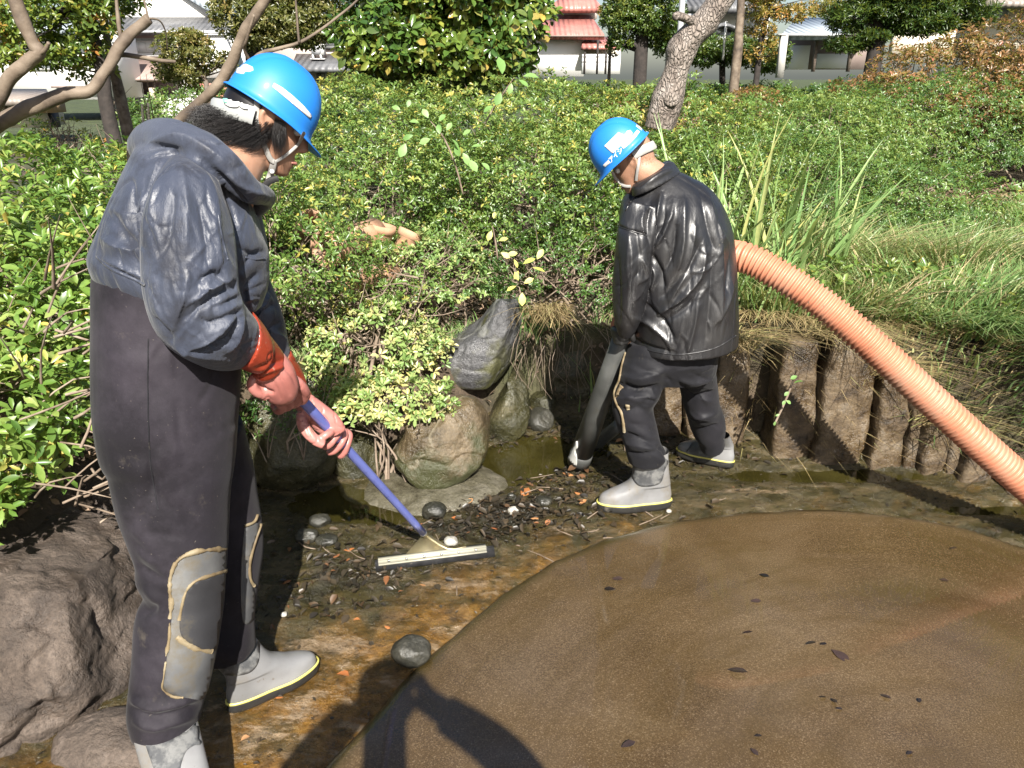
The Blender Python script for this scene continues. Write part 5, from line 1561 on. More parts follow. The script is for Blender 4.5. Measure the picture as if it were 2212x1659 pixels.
tree("slender rust coloured tree in front of the red roofs", (b[0], 14.0, gz(b[0], 14)), [(b[0], 14, .4), at(1318, 100, 14), at(1312, 50, 14), at(1308, 10, 14)], [0.03, 0.025, 0.02, 0.01],
     [(at(1318, 45, 14), (0.16, 0.2, 0.14)), (at(1325, 100, 14), (0.2, 0.2, 0.14)), (at(1305, 20, 14), (0.12, 0.14, 0.12))], MT['tree_rust'], 5, 0.05, 0.022, 260, 55, 'bark', GT, hole=0.0)
b = P(1595, 140, 12.5)
tree("slim bare trunk right of the crooked tree", (b[0], 12.5, gz(b[0], 12.5)), [(b[0] - .06, 12.5, .4), at(1592, 125, 12.5), at(1596, 70, 12.5), at(1600, 20, 12.5), at(1602, -60, 12.5)], [0.075, 0.07, 0.06, 0.055, 0.05],
     [(at(1602, -110, 12.5), (0.7, 0.6, 0.35))], MT['tree_rust'], 5, 0.06, 0.025, 200, 56, 'bark_pale', GT)
b = P(1650, 140, 13.5)
tree("yellow green tree with thin dark trunks in front of the grey pavilion roof", (b[0], 13.5, gz(b[0], 13.5)), [(b[0] - .1, 13.5, .4), at(1640, 120, 13.5), at(1650, 60, 13.5), at(1665, 20, 13.5)], [0.05, 0.045, 0.04, 0.02],
     [(at(1665, 22, 13.5), (0.42, 0.4, 0.16)), (at(1730, 28, 13.5), (0.38, 0.4, 0.13)), (at(1640, 62, 13.5), (0.26, 0.3, 0.12)), (at(1790, 14, 13.5), (0.35, 0.4, 0.13)), (at(1650, -12, 13.5), (0.4, 0.4, 0.12)), (at(1655, 108, 13.6), (0.32, 0.3, 0.26))], MT['tree_rust'], 5, 0.06, 0.025, 230, 57, 'bark_dark', GT, hole=-0.1, shift=-0.14)
b = P(1895, 130, 12.0)
tree("dark spreading pine above the rusty shrubs", (b[0], 12.0, gz(b[0], 12)), [(b[0] - .1, 12, .4), at(1893, 100, 12), at(1890, 60, 12), at(1900, 15, 12), at(1920, -50, 12)], [0.12, 0.11, 0.09, 0.07, 0.03],
     [(at(1850, 36, 12), (0.40, 0.4, 0.22)), (at(1985, 48, 12), (0.5, 0.45, 0.16)), (at(2080, 30, 12.4), (0.45, 0.4, 0.2)), (at(1930, 20, 12), (0.45, 0.45, 0.18)), (at(2010, 8, 12), (0.45, 0.45, 0.15)), (at(1880, 78, 12), (0.26, 0.3, 0.09)), (at(1830, 95, 12), (0.30, 0.3, 0.09)), (at(2090, -10, 12), (0.35, 0.4, 0.16)), (at(1950, -50, 12), (0.9, 0.7, 0.3))], MT['tree_dark'], 7, 0.085, 0.018, 460, 58, 'bark_dark', GT, hole=-0.2, hfreq=3, spread=(15, 75))
b = P(1580, 120, 15)
tree("dark green thicket behind the crooked trunk", (b[0], 15.0, gz(b[0], 15)), [(b[0], 15, .4), at(1560, 110, 15), at(1560, 95, 15)], [0.06, 0.05, 0.03],
     [(at(1520, 105, 15), (0.35, 0.4, 0.28)), (at(1590, 110, 15), (0.4, 0.4, 0.26)), (at(1660, 118, 15), (0.4, 0.4, 0.3)), (at(1480, 100, 15), (0.4, 0.4, 0.32))], MT['tree_dark'], 5, 0.075, 0.035, 260, 59, 'bark_dark', GT, limbs=False, shift=0.1, hole=-0.5)
b = P(60, 300, 8)
shrub("light green bush at the foot of the dark trunks", (P(150, 262, 8.0)[0], 8.0, 0.72), (0.55, 0.45, 0.32), MT['azalea'], 5, 0.05, 0.02, 300, 60, GT, nstem=14, shift=0.15)
shrub("small bush at the left edge in front of the shed", (P(20, 262, 9.0)[0], 9.0, 0.70), (0.55, 0.45, 0.30), MT['tree_dark'], 5, 0.05, 0.02, 300, 61, GT, nstem=14, shift=0.15)
shrub("thin leaved bush between the dark trunk and the shed", (P(130, 215, 9.5)[0], 9.5, 0.95), (0.5, 0.4, 0.35), MT['persimmon'], 5, 0.06, 0.024, 130, 62, GT, nstem=30, hole=0.0)
def sapling(label, u, vt, vb, y, seed):
    rg = np.random.default_rng(seed)
    a, t = P(u, vb, y), P(u - 2, vt, y)
    root = thing("staked_sapling", label, "sapling", tuple(a), "staked saplings by the white house")
    put("stake", limb([a - (0, 0, .1), (a + t) / 2, t], [0.018, 0.017, 0.016], 8, 2), MT['pale_wood'], root)
    rp = [([a + (.06, 0, 0), (a + t) / 2 + (.05, 0, 0), t + (.03, 0, .35)], [0.01, 0.008, 0.003])]
    for _ in range(10):
        q = a + (t - a) * rg.uniform(.4, 1.25); e = q + rg.normal(0, .13, 3) + (0, 0, .1)
        rp.append(([q + (.05, 0, 0), (q + e) / 2 + (.04, 0, 0), e], [0.004, 0.003, 0.0015]))
    put("stem", tubes_mesh(rp, 5), MT['twig'], root)
sapling("leftmost thin staked sapling in front of the house wall", 240, 225, 285, 10.5, 1)
sapling("thin staked sapling below the small house window", 309, 225, 268, 11, 2)
sapling("thin staked sapling left of the pale post", 322, 222, 270, 11, 3)

# ------------------------------------------------------------------ houses
def pbox(uL, vT, uR, vB, y, d):
    """a box whose front face at distance y covers the given part of the photo"""
    um, vm = (uL + uR) / 2, (vT + vB) / 2
    x0, x1 = P(uL, vm, y)[0], P(uR, vm, y)[0]
    z1, z0 = P(um, vT, y)[2], P(um, vB, y)[2]
    return box(((x0 + x1) / 2, y + d / 2, (z0 + z1) / 2), (x1 - x0, d, z1 - z0))

def slope(uL0, uR0, v0, y0, uL1, uR1, v1, y1, t=0.12):
    """a roof plane from its upper edge (distance y0) to its eaves (distance y1)"""
    a, b, c, d = P(uL0, v0, y0), P(uR0, v0, y0), P(uR1, v1, y1), P(uL1, v1, y1)
    n = nrm(np.cross(b - a, d - a)); n = n if n[2] > 0 else -n
    V = np.array([a, b, c, d, a - n * t, b - n * t, c - n * t, d - n * t])
    return V, [(0, 1, 2, 3), (7, 6, 5, 4), (0, 4, 5, 1), (1, 5, 6, 2), (2, 6, 7, 3), (3, 7, 4, 0)]

def window(root, uL, vT, uR, vB, y, frame='white_plastic', pane='glass', mull=1, fr=1.6):
    w = put("window", join(pbox(uL, vT, uR, vT + fr, y - .06, .1), pbox(uL, vB - fr, uR, vB, y - .06, .1), pbox(uL, vT + fr, uL + fr, vB - fr, y - .06, .1), pbox(uR - fr, vT + fr, uR, vB - fr, y - .06, .1),
                           *[pbox(uL + (uR - uL) * k / (mull + 1) - fr / 3, vT + fr, uL + (uR - uL) * k / (mull + 1) + fr / 3, vB - fr, y - .055, .08) for k in range(1, mull + 1)]), MT[frame], root)
    put("pane", pbox(uL + fr, vT + fr, uR - fr, vB - fr, y - .03, .02), MT[pane], w)

def prism(pts, y, d):
    q = [P(u, v, y) for u, v in pts]
    n = len(q)
    V = np.array(q + [p + (0, d, 0) for p in q])
    return V, [tuple(range(n)), tuple(range(2 * n - 1, n - 1, -1))] + [(i, i + n, (i + 1) % n + n, (i + 1) % n) for i in range(n)]

GH = "houses beyond the garden"
h = thing("white_house", "white two storey house with grey tiled eaves and a pinkish lean-to roof, upper left", "house", tuple(P(360, 262, 29)), GH)
put("wall", pbox(206, 78, 486, 270, 29.0, 6), MT['w_white'], h)
put("gable_wall", prism([(232, 40), (482, 40), (372, -30), (340, -30)], 29.6, 4), MT['w_white'], h)
put("roof", slope(372, 395, -24, 29.4, 476, 510, 40, 29.2, 0.2), MT['r_blue'], h)
put("roof", slope(236, 500, 37, 29.6, 230, 506, 66, 28.3, 0.15), MT['r_grey'], h)
put("gutter", pbox(230, 66, 506, 71, 28.2, .12), MT['grey_metal'], h)
put("frieze", pbox(206, 71, 486, 82, 28.95, .1), MT['w_brown'], h)
put("lean_to_roof", slope(208, 372, 121, 28.9, 200, 382, 170, 26.6, 0.1), MT['r_pink'], h)
put("eaves_board", pbox(200, 170, 382, 174, 26.55, .1), MT['w_brown'], h)
put("lower_wall", pbox(206, 174, 382, 206, 28.3, .5), MT['w_brown'], h)
put("lower_wall", pbox(240, 206, 470, 262, 27.2, 1.5), MT['w_white'], h)
put("plinth", pbox(240, 262, 470, 276, 27.1, 1.5), MT['dark'], h)
window(h, 255, 188, 292, 209, 28.28)
window(h, 284, 88, 330, 112, 28.98, pane='screen', mull=2)
put("red_wall", pbox(432, 180, 490, 230, 26.9, .3), MT['w_red'], h)
put("post", pbox(325, 190, 334, 256, 26.6, .2), MT['pale_wood'], h)
put("drain_pipe", pbox(335.5, 176, 338, 258, 26.9, .08), MT['w_brown'], h)
put("balcony_wall", pbox(395, 76, 492, 168, 27.6, 1.4), MT['w_white'], h)
put("balcony_rail", pbox(395, 73, 492, 76, 27.5, .15), MT['grey_metal'], h)

h = thing("garden_shed", "low brown roofed shed with cream boards and a dark doorway at the left edge", "shed", tuple(P(60, 270, 16)), GH)
put("roof", slope(-60, 100, 192, 17.2, -70, 112, 214, 15.6, 0.12), MT['r_brown'], h)
put("wall", pbox(-60, 216, 66, 276, 16.2, 1.2), MT['w_cream'], h)
for k in range(5):
    put("slat", pbox(-8 + k * 15, 219, -5 + k * 15, 240, 16.1, .06), MT['w_brown'], h)
put("panel", pbox(68, 216, 112, 244, 16.3, .5), MT['w_wood'], h)
put("doorway", pbox(68, 244, 112, 276, 16.8, .3), MT['dark'], h)
h = thing("white_house", "white house with dark eaves glimpsed behind the shed and the evergreen", "house", tuple(P(40, 200, 24)), GH)
put("wall", pbox(-60, 60, 200, 215, 24, 3), MT['w_white'], h)
put("roof", slope(-70, 150, 20, 26, -80, 160, 62, 23.4, .15), MT['r_blue'], h)
put("awning", pbox(110, 186, 200, 190, 23.7, .3), MT['w_brown'], h)
window(h, 60, 110, 110, 150, 23.98)

h = thing("beige_house", "beige house with dark tiled canopy, window screens and an air conditioner, behind the left helmet", "house", tuple(P(690, 175, 24)), GH)
put("wall", pbox(590, 38, 800, 185, 24, 4), MT['w_beige'], h)
put("roof", slope(580, 810, 20, 25, 575, 815, 40, 23.3, .15), MT['r_grey'], h)
put("canopy_roof", slope(640, 800, 116, 24.0, 628, 806, 147, 22.6, .12), MT['r_grey'], h)
put("eaves_board", pbox(628, 147, 806, 155, 22.7, .12), MT['dark'], h)
window(h, 698, 64, 752, 106, 23.97, 'black_plastic', 'screen', 1, 2)
window(h, 676, 158, 734, 176, 23.95, 'black_plastic', 'screen', 6, 1)
put("lower_wall", pbox(640, 155, 676, 185, 23.3, .6), MT['w_beige'], h)
ac = thing("air_conditioner", "white air conditioner unit standing on the dark tiled canopy", "air conditioner", tuple(P(684, 124, 23.3)))
put("case", pbox(671, 95, 698, 118, 23.2, .35), MT['white_plastic'], ac)
c_ = P(683, 106, 23.17)
put("fan_grille", limb([c_, c_ + (0, .03, 0)], [0.13, 0.13], 24, 1), MT['grey_metal'], ac)
put("stand", join(pbox(674, 118, 677, 127, 23.2, .3), pbox(691, 118, 694, 127, 23.2, .3), pbox(670, 126, 700, 128.5, 23.2, .3)), MT['white_plastic'], ac)

h = thing("red_roofed_house", "white walled house with stacked red metal roofs in the middle", "house", tuple(P(1230, 150, 30)), GH)
put("upper_wall", pbox(1196, 15, 1290, 40, 31.5, 3), MT['w_beige'], h)
put("upper_roof", slope(1232, 1270, -22, 32.5, 1186, 1300, 15, 30.6, .2), MT['r_red'], h)
put("roof", slope(1200, 1276, 32, 31.4, 1172, 1306, 76, 29.2, .15), MT['r_red'], h)
put("eaves_board", pbox(1172, 76, 1306, 79, 29.15, .1), MT['w_brown'], h)
put("wall", pbox(1150, 79, 1262, 165, 29.8, 3), MT['w_white'], h)
put("frieze", pbox(1180, 79, 1290, 86, 29.7, .1), MT['w_brown'], h)
put("side_roof", slope(1262, 1325, 79, 30.5, 1256, 1336, 100, 29.0, .12), MT['r_red'], h)
put("side_wall", pbox(1262, 103, 1340, 160, 30.4, 2), MT['w_cream'], h)
put("low_wall", pbox(1258, 117, 1340, 160, 27, .3), MT['w_white'], h)
put("roof", slope(1120, 1190, 42, 31.0, 1110, 1180, 74, 29.4, .12), MT['r_red'], h)
fe = thing("dark_fence", "dark post and rail fence in front of the red roofed house", "fence", tuple(P(1275, 150, 22)))
for u in (1263, 1291, 1309):
    put("post", pbox(u - 2, 86 if u == 1291 else 112, u + 2, 160, 22, .1), MT['bark_dark'], fe)
for v in (122, 133):
    put("rail", pbox(1256, v, 1318, v + 2, 22.12, .05), MT['bark_dark'], fe)

h = thing("grey_roofed_house", "house with grey roof and a curved gable between the two trunks", "house", tuple(P(1570, 110, 26)), GH)
put("roof", slope(1490, 1660, -22, 28, 1480, 1670, 14, 26, .2), MT['r_grey'], h)
put("wall", pbox(1500, 14, 1660, 120, 27, 3), MT['w_white'], h)
put("frieze", pbox(1500, 14, 1660, 26, 26.9, .1), MT['w_brown'], h)
put("porch_roof", prism([(1535, 70), (1548, 54), (1566, 48), (1588, 56), (1606, 70), (1598, 70), (1580, 60), (1566, 56), (1552, 60), (1544, 70)], 25, 1.5), MT['r_grey'], h)
put("porch_wall", pbox(1545, 70, 1600, 95, 25.3, 1), MT['grey_metal'], h)
po = thing("utility_post", "thin white post left of the slim bare trunk", "post", tuple(P(1565, 125, 14)))
put("pole", pbox(1563.5, 46, 1567.5, 130, 14, .03), MT['white_plastic'], po)
h = thing("grey_roofed_pavilion", "garden pavilion with a wide grey roof behind the rusty shrubs", "pavilion", tuple(P(1780, 150, 22)), GH)
put("roof", slope(1722, 1880, 38, 23.5, 1690, 1905, 72, 20.5, .15), MT['r_blue'], h)
put("eaves_board", pbox(1690, 72, 1905, 78, 20.45, .1), MT['grey_metal'], h)
put("back_wall", pbox(1700, 85, 1900, 150, 23, .4), MT['w_brown'], h)
put("white_panel", pbox(1704, 98, 1748, 150, 22.6, .2), MT['w_white'], h)
put("white_panel", pbox(1766, 116, 1832, 148, 22.6, .2), MT['w_white'], h)
put("post", pbox(1760, 78, 1765, 155, 21, .12), MT['bark'], h)
put("post", pbox(1836, 78, 1841, 155, 21, .12), MT['bark'], h)
po = thing("concrete_post", "square concrete post standing in the garden left of the pavilion", "post", tuple(P(1690, 158, 13)))
put("shaft", pbox(1684, 76, 1698, 168, 13, .11), MT['concrete'], po)
put("cap", pbox(1683, 73, 1699, 76, 12.99, .13), MT['concrete'], po)
h = thing("cream_house", "cream house wall at the upper right corner", "house", tuple(P(2170, 60, 24)), GH)
put("wall", pbox(2095, 4, 2300, 120, 24, 3), MT['w_cream'], h)
put("roof", slope(2100, 2330, -30, 25, 2085, 2340, 4, 23, .15), MT['r_brown'], h)
window(h, 2140, 14, 2180, 40, 23.97)
gw = thing("garden_wall", "pale low wall glimpsed behind the pine and the rusty shrubs", "wall", tuple(P(2000, 110, 19)))
put("panel", pbox(1930, 66, 2060, 130, 19, .2), MT['w_cream'], gw)
put("coping", pbox(1925, 62, 2065, 66, 18.95, .3), MT['concrete'], gw)
# ------------------------------------------------------------------ people
def frame(yaw, pitch, roll=0.0):
    """columns: forward, left, up; yaw is the heading of the face in the ground plane, pitch > 0 looks down"""
    F = np.array([math.cos(yaw) * math.cos(pitch), math.sin(yaw) * math.cos(pitch), -math.sin(pitch)])
    Lf = np.array([-math.sin(yaw), math.cos(yaw), 0.0])
    U = np.cross(F, Lf)
    if roll:
        c, s = math.cos(roll), math.sin(roll)
        Lf, U = Lf * c + U * s, U * c - Lf * s
    return np.stack([F, Lf, U], 1)

HEAD_ROWS = [(-0.112, .074, .034, .016), (-0.104, .086, .010, .030), (-0.088, .090, -.025, .043), (-0.062, .090, -.055, .054), (-0.036, .089, -.080, .063), (-0.010, .087, -.091, .069),
             (0.014, .084, -.097, .073), (0.036, .090, -.100, .075), (0.060, .090, -.101, .077), (0.085, .076, -.092, .070), (0.103, .045, -.068, .052), (0.114, .008, -.036, .022)]

def head_parts(M_, c, face=True):
    """a head with brow, nose, lips, chin and ears in the frame M_, centre c between the ears"""
    q = smooth_rows(HEAD_ROWS, 5)
    n = 44
    t = np.linspace(0, 2 * math.pi, n, endpoint=False)
    V, F = [], []
    for z, xf, xb, hw in q:
        xc = xb + (xf - xb) * 0.45
        for a in t:
            ca, sa = math.cos(a), math.sin(a)
            x = xc + (xf - xc) * np.sign(ca) * abs(ca) ** 0.86 if ca > 0 else xc + (xc - xb) * ca
            y = hw * np.sign(sa) * abs(sa) ** 0.92 * (1 - 0.10 * max(ca, 0) ** 2)
            # eye hollows, brow, cheeks
            if ca > 0.2:
                e = math.exp(-((abs(y) - 0.031) / 0.016) ** 2 - ((z - 0.010) / 0.014) ** 2)
                x -= 0.010 * e
                x += 0.005 * math.exp(-((abs(y) - 0.028) / 0.022) ** 2 - ((z - 0.034) / 0.010) ** 2)
                x += 0.006 * math.exp(-((abs(y) - 0.042) / 0.018) ** 2 - ((z + 0.022) / 0.018) ** 2)
                x += 0.006 * math.exp(-(y / 0.022) ** 2 - ((z + 0.064) / 0.009) ** 2)
                x += 0.006 * math.exp(-(y / 0.020) ** 2 - ((z + 0.076) / 0.007) ** 2)
                x -= 0.004 * math.exp(-(y / 0.022) ** 2 - ((z + 0.069) / 0.0035) ** 2)
                x += 0.006 * math.exp(-(y / 0.018) ** 2 - ((z + 0.104) / 0.010) ** 2)
            V.append((x, y, z))
    m = len(q)
    for i in range(m - 1):
        for j in range(n):
            k = (j + 1) % n
            F.append((i * n + j, i * n + k, (i + 1) * n + k, (i + 1) * n + j))
    V += [(0.055, 0, -0.113), (-0.012, 0, 0.116)]
    a, b = m * n, m * n + 1
    for j in range(n):
        k = (j + 1) % n
        F.append((a, k, j)); F.append((b, (m - 1) * n + j, (m - 1) * n + k))
    parts = [(np.array(V), F)]
    nose = loft([(0.088, 0, 0.022), (0.094, 0, 0.004), (0.104, 0, -0.018), (0.108, 0, -0.030), (0.096, 0, -0.040)],
                [(0.006, 0, 0), (0.008, 0, 0), (0.011, 0, 0), (0.012, 0, 0), (0.008, 0, 0)], [(0, .006, 0), (0, .0075, 0), (0, .012, 0), (0, .0165, 0), (0, .013, 0)], 14)
    parts.append(nose)
    for s in (1, -1):
        ring = [(-.002, s * .073, -.030), (-.008, s * .078, -.022), (-.020, s * .083, .004), (-.018, s * .083, .024), (-.004, s * .079, .031), (.006, s * .074, .020), (.004, s * .073, 0)]
        parts.append(limb(ring, [.006, .0065, .006, .006, .006, .006, .005], 8, 4))
        parts.append(ball((-.006, s * .073, .002), (.012, .006, .026), 12, 8))
    return [((v @ M_.T) + c, f) for v, f in parts]

def face_bits(root, M_, c):
    for s in (1, -1):
        w = put("eye", ((ball((0.0745, s * .0305, .009), .0125, 14, 10)[0] @ M_.T) + c, ball((0, 0, 0), 1, 14, 10)[1]), MT['eye'], root)
        put("iris", ((ball((0.0845, s * .0305, .006), (.0036, .0055, .0055), 12, 8)[0] @ M_.T) + c, ball((0, 0, 0), 1, 12, 8)[1]), MT['iris_dark'], w)
        e = limb([(0.088, s * .016, .026), (0.092, s * .028, .031), (0.083, s * .044, .028)], [.0025, .0032, .0016], 8, 4)
        put("eyebrow", (e[0] @ M_.T + c, e[1]), MT['hair'], root)
    l = limb([(0.086, .020, -.0695), (0.0965, .009, -.068), (0.0975, 0, -.069), (0.0965, -.009, -.068), (0.086, -.020, -.0695)], [.0022, .0046, .005, .0046, .0022], 10, 4)
    put("lips", (l[0] @ M_.T + c, l[1]), MT['lips'], root)

def strands(c, M_, region, n, length, seed, width=0.0016, bend=None, segs=6, shellf=None):
    """hair drawn as many thin curved locks; region(rng) gives a root on the head and a direction, in head space"""
    rg = np.random.default_rng(seed)
    V, F, o = [], [], 0
    for _ in range(n):
        p, d = region(rg)
        L = length * rg.uniform(0.5, 1.15)
        wv = rg.normal(0, 0.35, 3)
        pts = [np.array(p)]
        dd = np.array(d, float)
        for s in range(segs):
            dd = nrm(dd + (np.array(bend) if bend is not None else 0) * 0.18 + wv * 0.22 * math.sin(s * 1.3 + wv[0] * 9))
            pts.append(pts[-1] + dd * L / segs)
        pts = np.array(pts)
        if shellf is not None:
            w = ((pts @ M_.T + c) - shellf[1]) @ shellf[0]
            e = (w[:, 0] / (.122 * shellf[2])) ** 2 + (w[:, 1] / (.100 * shellf[2])) ** 2 + (np.maximum(w[:, 2], 0) / (.135 * shellf[2])) ** 2
            if np.any((e > 0.93) & (w[:, 2] > -.022 * shellf[2])): continue
        for s in range(segs + 1):
            r = width * (1 - 0.85 * s / segs)
            for k in range(3):
                a = 2.094 * k
                V.append(pts[s] + r * np.array([0.3 * math.cos(a), math.sin(a), math.cos(a)]))
        for s in range(segs):
            for k in range(3):
                l = (k + 1) % 3
                F.append((o + s * 3 + k, o + s * 3 + l, o + s * 3 + 3 + l, o + s * 3 + 3 + k))
        o += 3 * (segs + 1)
    return np.array(V) @ M_.T + c, F

def helmet_vf(M_, c, s):
    n, m = 96, 26
    V, F = [], []
    a, b, h = 0.128 * s, 0.106 * s, 0.142 * s
    prof = []
    for i in range(m):
        t = i / (m - 1) * math.pi / 2
        prof.append((math.sin(t) ** 0.94, math.cos(t) ** 0.92 if i < m - 1 else 0.0))
    rows = []
    for r, z in prof:
        row = []
        for k in range(n):
            q = 2 * math.pi * k / n
            x, y = a * r * math.cos(q), b * r * math.sin(q)
            zz = h * z
            ridge = math.exp(-(y / (0.020 * s)) ** 2) * sstep(0.10, 0.35, r) * sstep(1.0, 0.78, r)
            groove = math.exp(-((abs(y) - 0.036 * s) / (0.006 * s)) ** 2) * sstep(0.10, 0.35, r) * sstep(1.0, 0.80, r)
            k_ = 1 + 0.022 * ridge - 0.016 * groove
            row.append((x * k_, y * k_, zz * k_))
        rows.append(row)
    def lip(ext, dz, vis):
        row = []
        for k in range(n):
            q = 2 * math.pi * k / n
            f = max(0.0, math.cos(q)) ** 2.2
            x, y = (a + ext + vis * f) * math.cos(q), (b + ext) * math.sin(q)
            row.append((x, y, dz - 0.018 * s * f * (1 if vis > 0.01 else 0.3)))
        return row
    rows.append(lip(0.001 * s, -0.010 * s, 0.002 * s))
    rows.append(lip(0.006 * s, -0.014 * s, 0.020 * s))
    rows.append(lip(0.010 * s, -0.017 * s, 0.044 * s))
    rows.append(lip(0.011 * s, -0.020 * s, 0.046 * s))
    rows.append(lip(0.008 * s, -0.0215 * s, 0.043 * s))
    rows.append(lip(-0.002 * s, -0.014 * s, 0.008 * s))
    for r in (0.97, 0.9, 0.75, 0.5, 0.25):
        i = min(range(m), key=lambda j: abs(prof[j][0] - r))
        rows.append([(x * 0.97, y * 0.97, z * 0.97 - 0.004 * s) for x, y, z in rows[i]])
    M0 = len(rows)
    for row in rows: V += row
    for i in range(M0 - 1):
        for k in range(n):
            l = (k + 1) % n
            F.append((i * n + k, (i + 1) * n + k, (i + 1) * n + l, i * n + l))
    V.append((0, 0, h * 0.955)); e = len(V) - 1
    for k in range(n):
        F.append((e, (M0 - 1) * n + (k + 1) % n, (M0 - 1) * n + k))
    return np.array(V) @ M_.T + c, F

def boot(root, heel, toe, lean, m_toe_up=0.0, name="boot", shaft=0.30, roll=0.0, panel_px=None):
    """rubber boot with its sole on the ground from heel to toe; lean shifts the top of the shaft"""
    heel, toe = np.asarray(heel, float), np.asarray(toe, float)
    L = np.linalg.norm(toe - heel); s = L / 0.285
    X = nrm(toe - heel); Y = nrm(np.cross([0, 0, 1.0], X)); Z = np.cross(X, Y)
    Mx = np.stack([X, Y, Z], 1)
    lv = [(.026, .000, .282, .047), (.045, -.003, .280, .0475), (.062, -.003, .272, .046), (.078, .000, .245, .0445), (.095, .003, .205, .043), (.115, .005, .172, .042), (.140, .005, .152, .043), (.18, .003, .142, .047), (.23, -.002, .140, .052), (shaft, -.008, .142, .056)]
    q = smooth_rows(lv, 4)
    def ring(z, xb, xf, hw, n=40):
        out = []
        for k in range(n):
            a = 2 * math.pi * k / n
            ca, sa = math.cos(a), math.sin(a)
            xc = (xb + xf) / 2
            x = xc + (xf - xb) / 2 * np.sign(ca) * abs(ca) ** 0.85
            t = (x - xb) / max(xf - xb, 1e-6)
            w = hw * (0.80 + 0.20 * math.sin(min(1, t * 1.45) * math.pi - 0.35) if z < 0.1 else 1.0)
            if z < 0.1: w = hw * (0.76 + 0.24 * sstep(0.35, 0.68, t)) * 1.0
            y = w * np.sign(sa) * abs(sa) ** 0.9
            out.append((x, y, z))
        return np.array(out)
    lean = np.asarray(lean, float)
    def world(p):
        p = p * s
        w = p @ Mx.T + heel
        k = np.clip((p[:, 2] / s - 0.11) / (shaft - 0.11), 0, 1.3)[:, None]
        return w + lean * k ** 1.15
    rings = [world(ring(*r)) for r in q]
    n = 40
    V = np.vstack(rings); F = []
    for i in range(len(rings) - 1):
        for k in range(n):
            l = (k + 1) % n
            F.append((i * n + k, i * n + l, (i + 1) * n + l, (i + 1) * n + k))
    bo = put(name, (V, F + [tuple(range(n - 1, -1, -1))]), MT['boot'], root)
    so = []
    for z, g in ((0.0, -.004), (0.004, .001), (0.012, .003), (0.026, .003), (0.031, .002), (0.033, -.002)):
        r = ring(0.03, -.004 - g, .285 + g, .049 + g)
        r[:, 2] = z - 0.006 * 0
        so.append(world(r))
    V = np.vstack(so); F = []
    for i in range(len(so) - 1):
        for k in range(n):
            l = (k + 1) % n
            F.append((i * n + k, i * n + l, (i + 1) * n + l, (i + 1) * n + k))
    put("sole", (V, F + [tuple(range(n - 1, -1, -1)), tuple(range((len(so) - 1) * n, len(so) * n))]), MT['sole'], bo)
    st = []
    for z, g in ((0.031, .001), (0.0315, .0045), (0.0365, .0045), (0.038, .000)):
        r = ring(0.03, -.004 - g, .285 + g, .049 + g); r[:, 2] = z
        st.append(world(r))
    V = np.vstack(st); F = []
    for i in range(len(st) - 1):
        for k in range(n):
            l = (k + 1) % n
            F.append((i * n + k, i * n + l, (i + 1) * n + l, (i + 1) * n + k))
    put("yellow_stripe", (V, F), MT['yellow'], bo)
    return bo

def finger(pts, r):
    return limb(pts, r, 10, 4)

PX = P
def z1(x, y): return (x * 0.3418, y * 0.3418)               # helpers that turn positions in enlarged photo crops into photo positions
def z4(x, y): return (x * 0.3418, y * 0.3418 + 540)
def z5(x, y): return (x * 0.3491, y * 0.3491 + 1080)
def z6(x, y): return (1215 + x * 0.3418, 216 + y * 0.3418)
def zr(x, y): return (1188 + x * 0.3418, 594 + y * 0.3418)
def zh(x, y): return (405 + x * 0.2278, 81 + y * 0.2278)
def zk(x, y): return (1258 + x * 0.09766, 248 + y * 0.09766)
def L_(f, *p): return [f(*a) for a in p]

# ============ the worker with the squeegee
HA = P(592, 797, 1.74)                      # top of the squeegee handle
HB = G(915, 1152, 0.095)
def on_handle(u):                           # the point of the handle's axis seen at photo column u
    lo, hi = 0.0, 1.0
    for _ in range(40):
        t = (lo + hi) / 2
        if proj(HA + (HB - HA) * t)[0] < u: lo = t
        else: hi = t
    return HA + (HB - HA) * lo
def hy(u): return float(on_handle(u)[1])

M1 = frame(R(20), R(24)) * 0.89
ear1 = P(579, 266, 1.78)
head1 = ear1 + M1[:, 1] * 0.077
root1 = thing("person", "worker at the left in a navy grey jacket and red gloves pulling a squeegee", "person", tuple(G(385, 1640, 0.0)), "workers in blue helmets cleaning the pond")
neck1 = P(508, 355, 1.79)
body1 = head_parts(M1, head1)
body1.append(limb([P(470, 420, 1.70), neck1, head1 - M1[:, 2] * 0.05 - M1[:, 0] * 0.02, head1], [.075, .060, .058, .06], 20, 5))
body1.append(sil([(230, 900, 490, 900, 1.66, .10), (235, 740, 490, 740, 1.66, .11), (240, 580, 520, 600, 1.68, .12), (270, 450, 525, 500, 1.70, .12), (330, 370, 510, 430, 1.72, .10), (400, 330, 500, 380, 1.74, .06)], 24, 4))
body1.append(limb([P(400, 395, 1.58), P(400, 560, 1.515), P(420, 680, 1.51), P(520, 735, 1.60), P(575, 785, 1.70)], [.045, .042, .038, .034, .028], 16, 4))
body1.append(limb([P(505, 450, 1.84), P(525, 560, 1.88), P(550, 680, 1.925), P(605, 775, 1.95), P(640, 845, 1.97)], [.04, .036, .032, .028, .024], 16, 4))
body1.append(limb([P(340, 860, 1.62), P(360, 1050, 1.60), P(385, 1270, 1.56), P(365, 1500, 1.51), P(372, 1600, 1.50)], [.09, .065, .045, .04, .03], 16, 4))
body1.append(limb([P(420, 860, 1.72), P(460, 1050, 1.82), P(490, 1230, 1.84), P(490, 1360, 1.82), P(492, 1440, 1.80)], [.08, .05, .04, .035, .025], 16, 4))
bm1 = fuse(body1, 0.005, 2)
b1 = put("body", bm1, MT['skin'], root1)
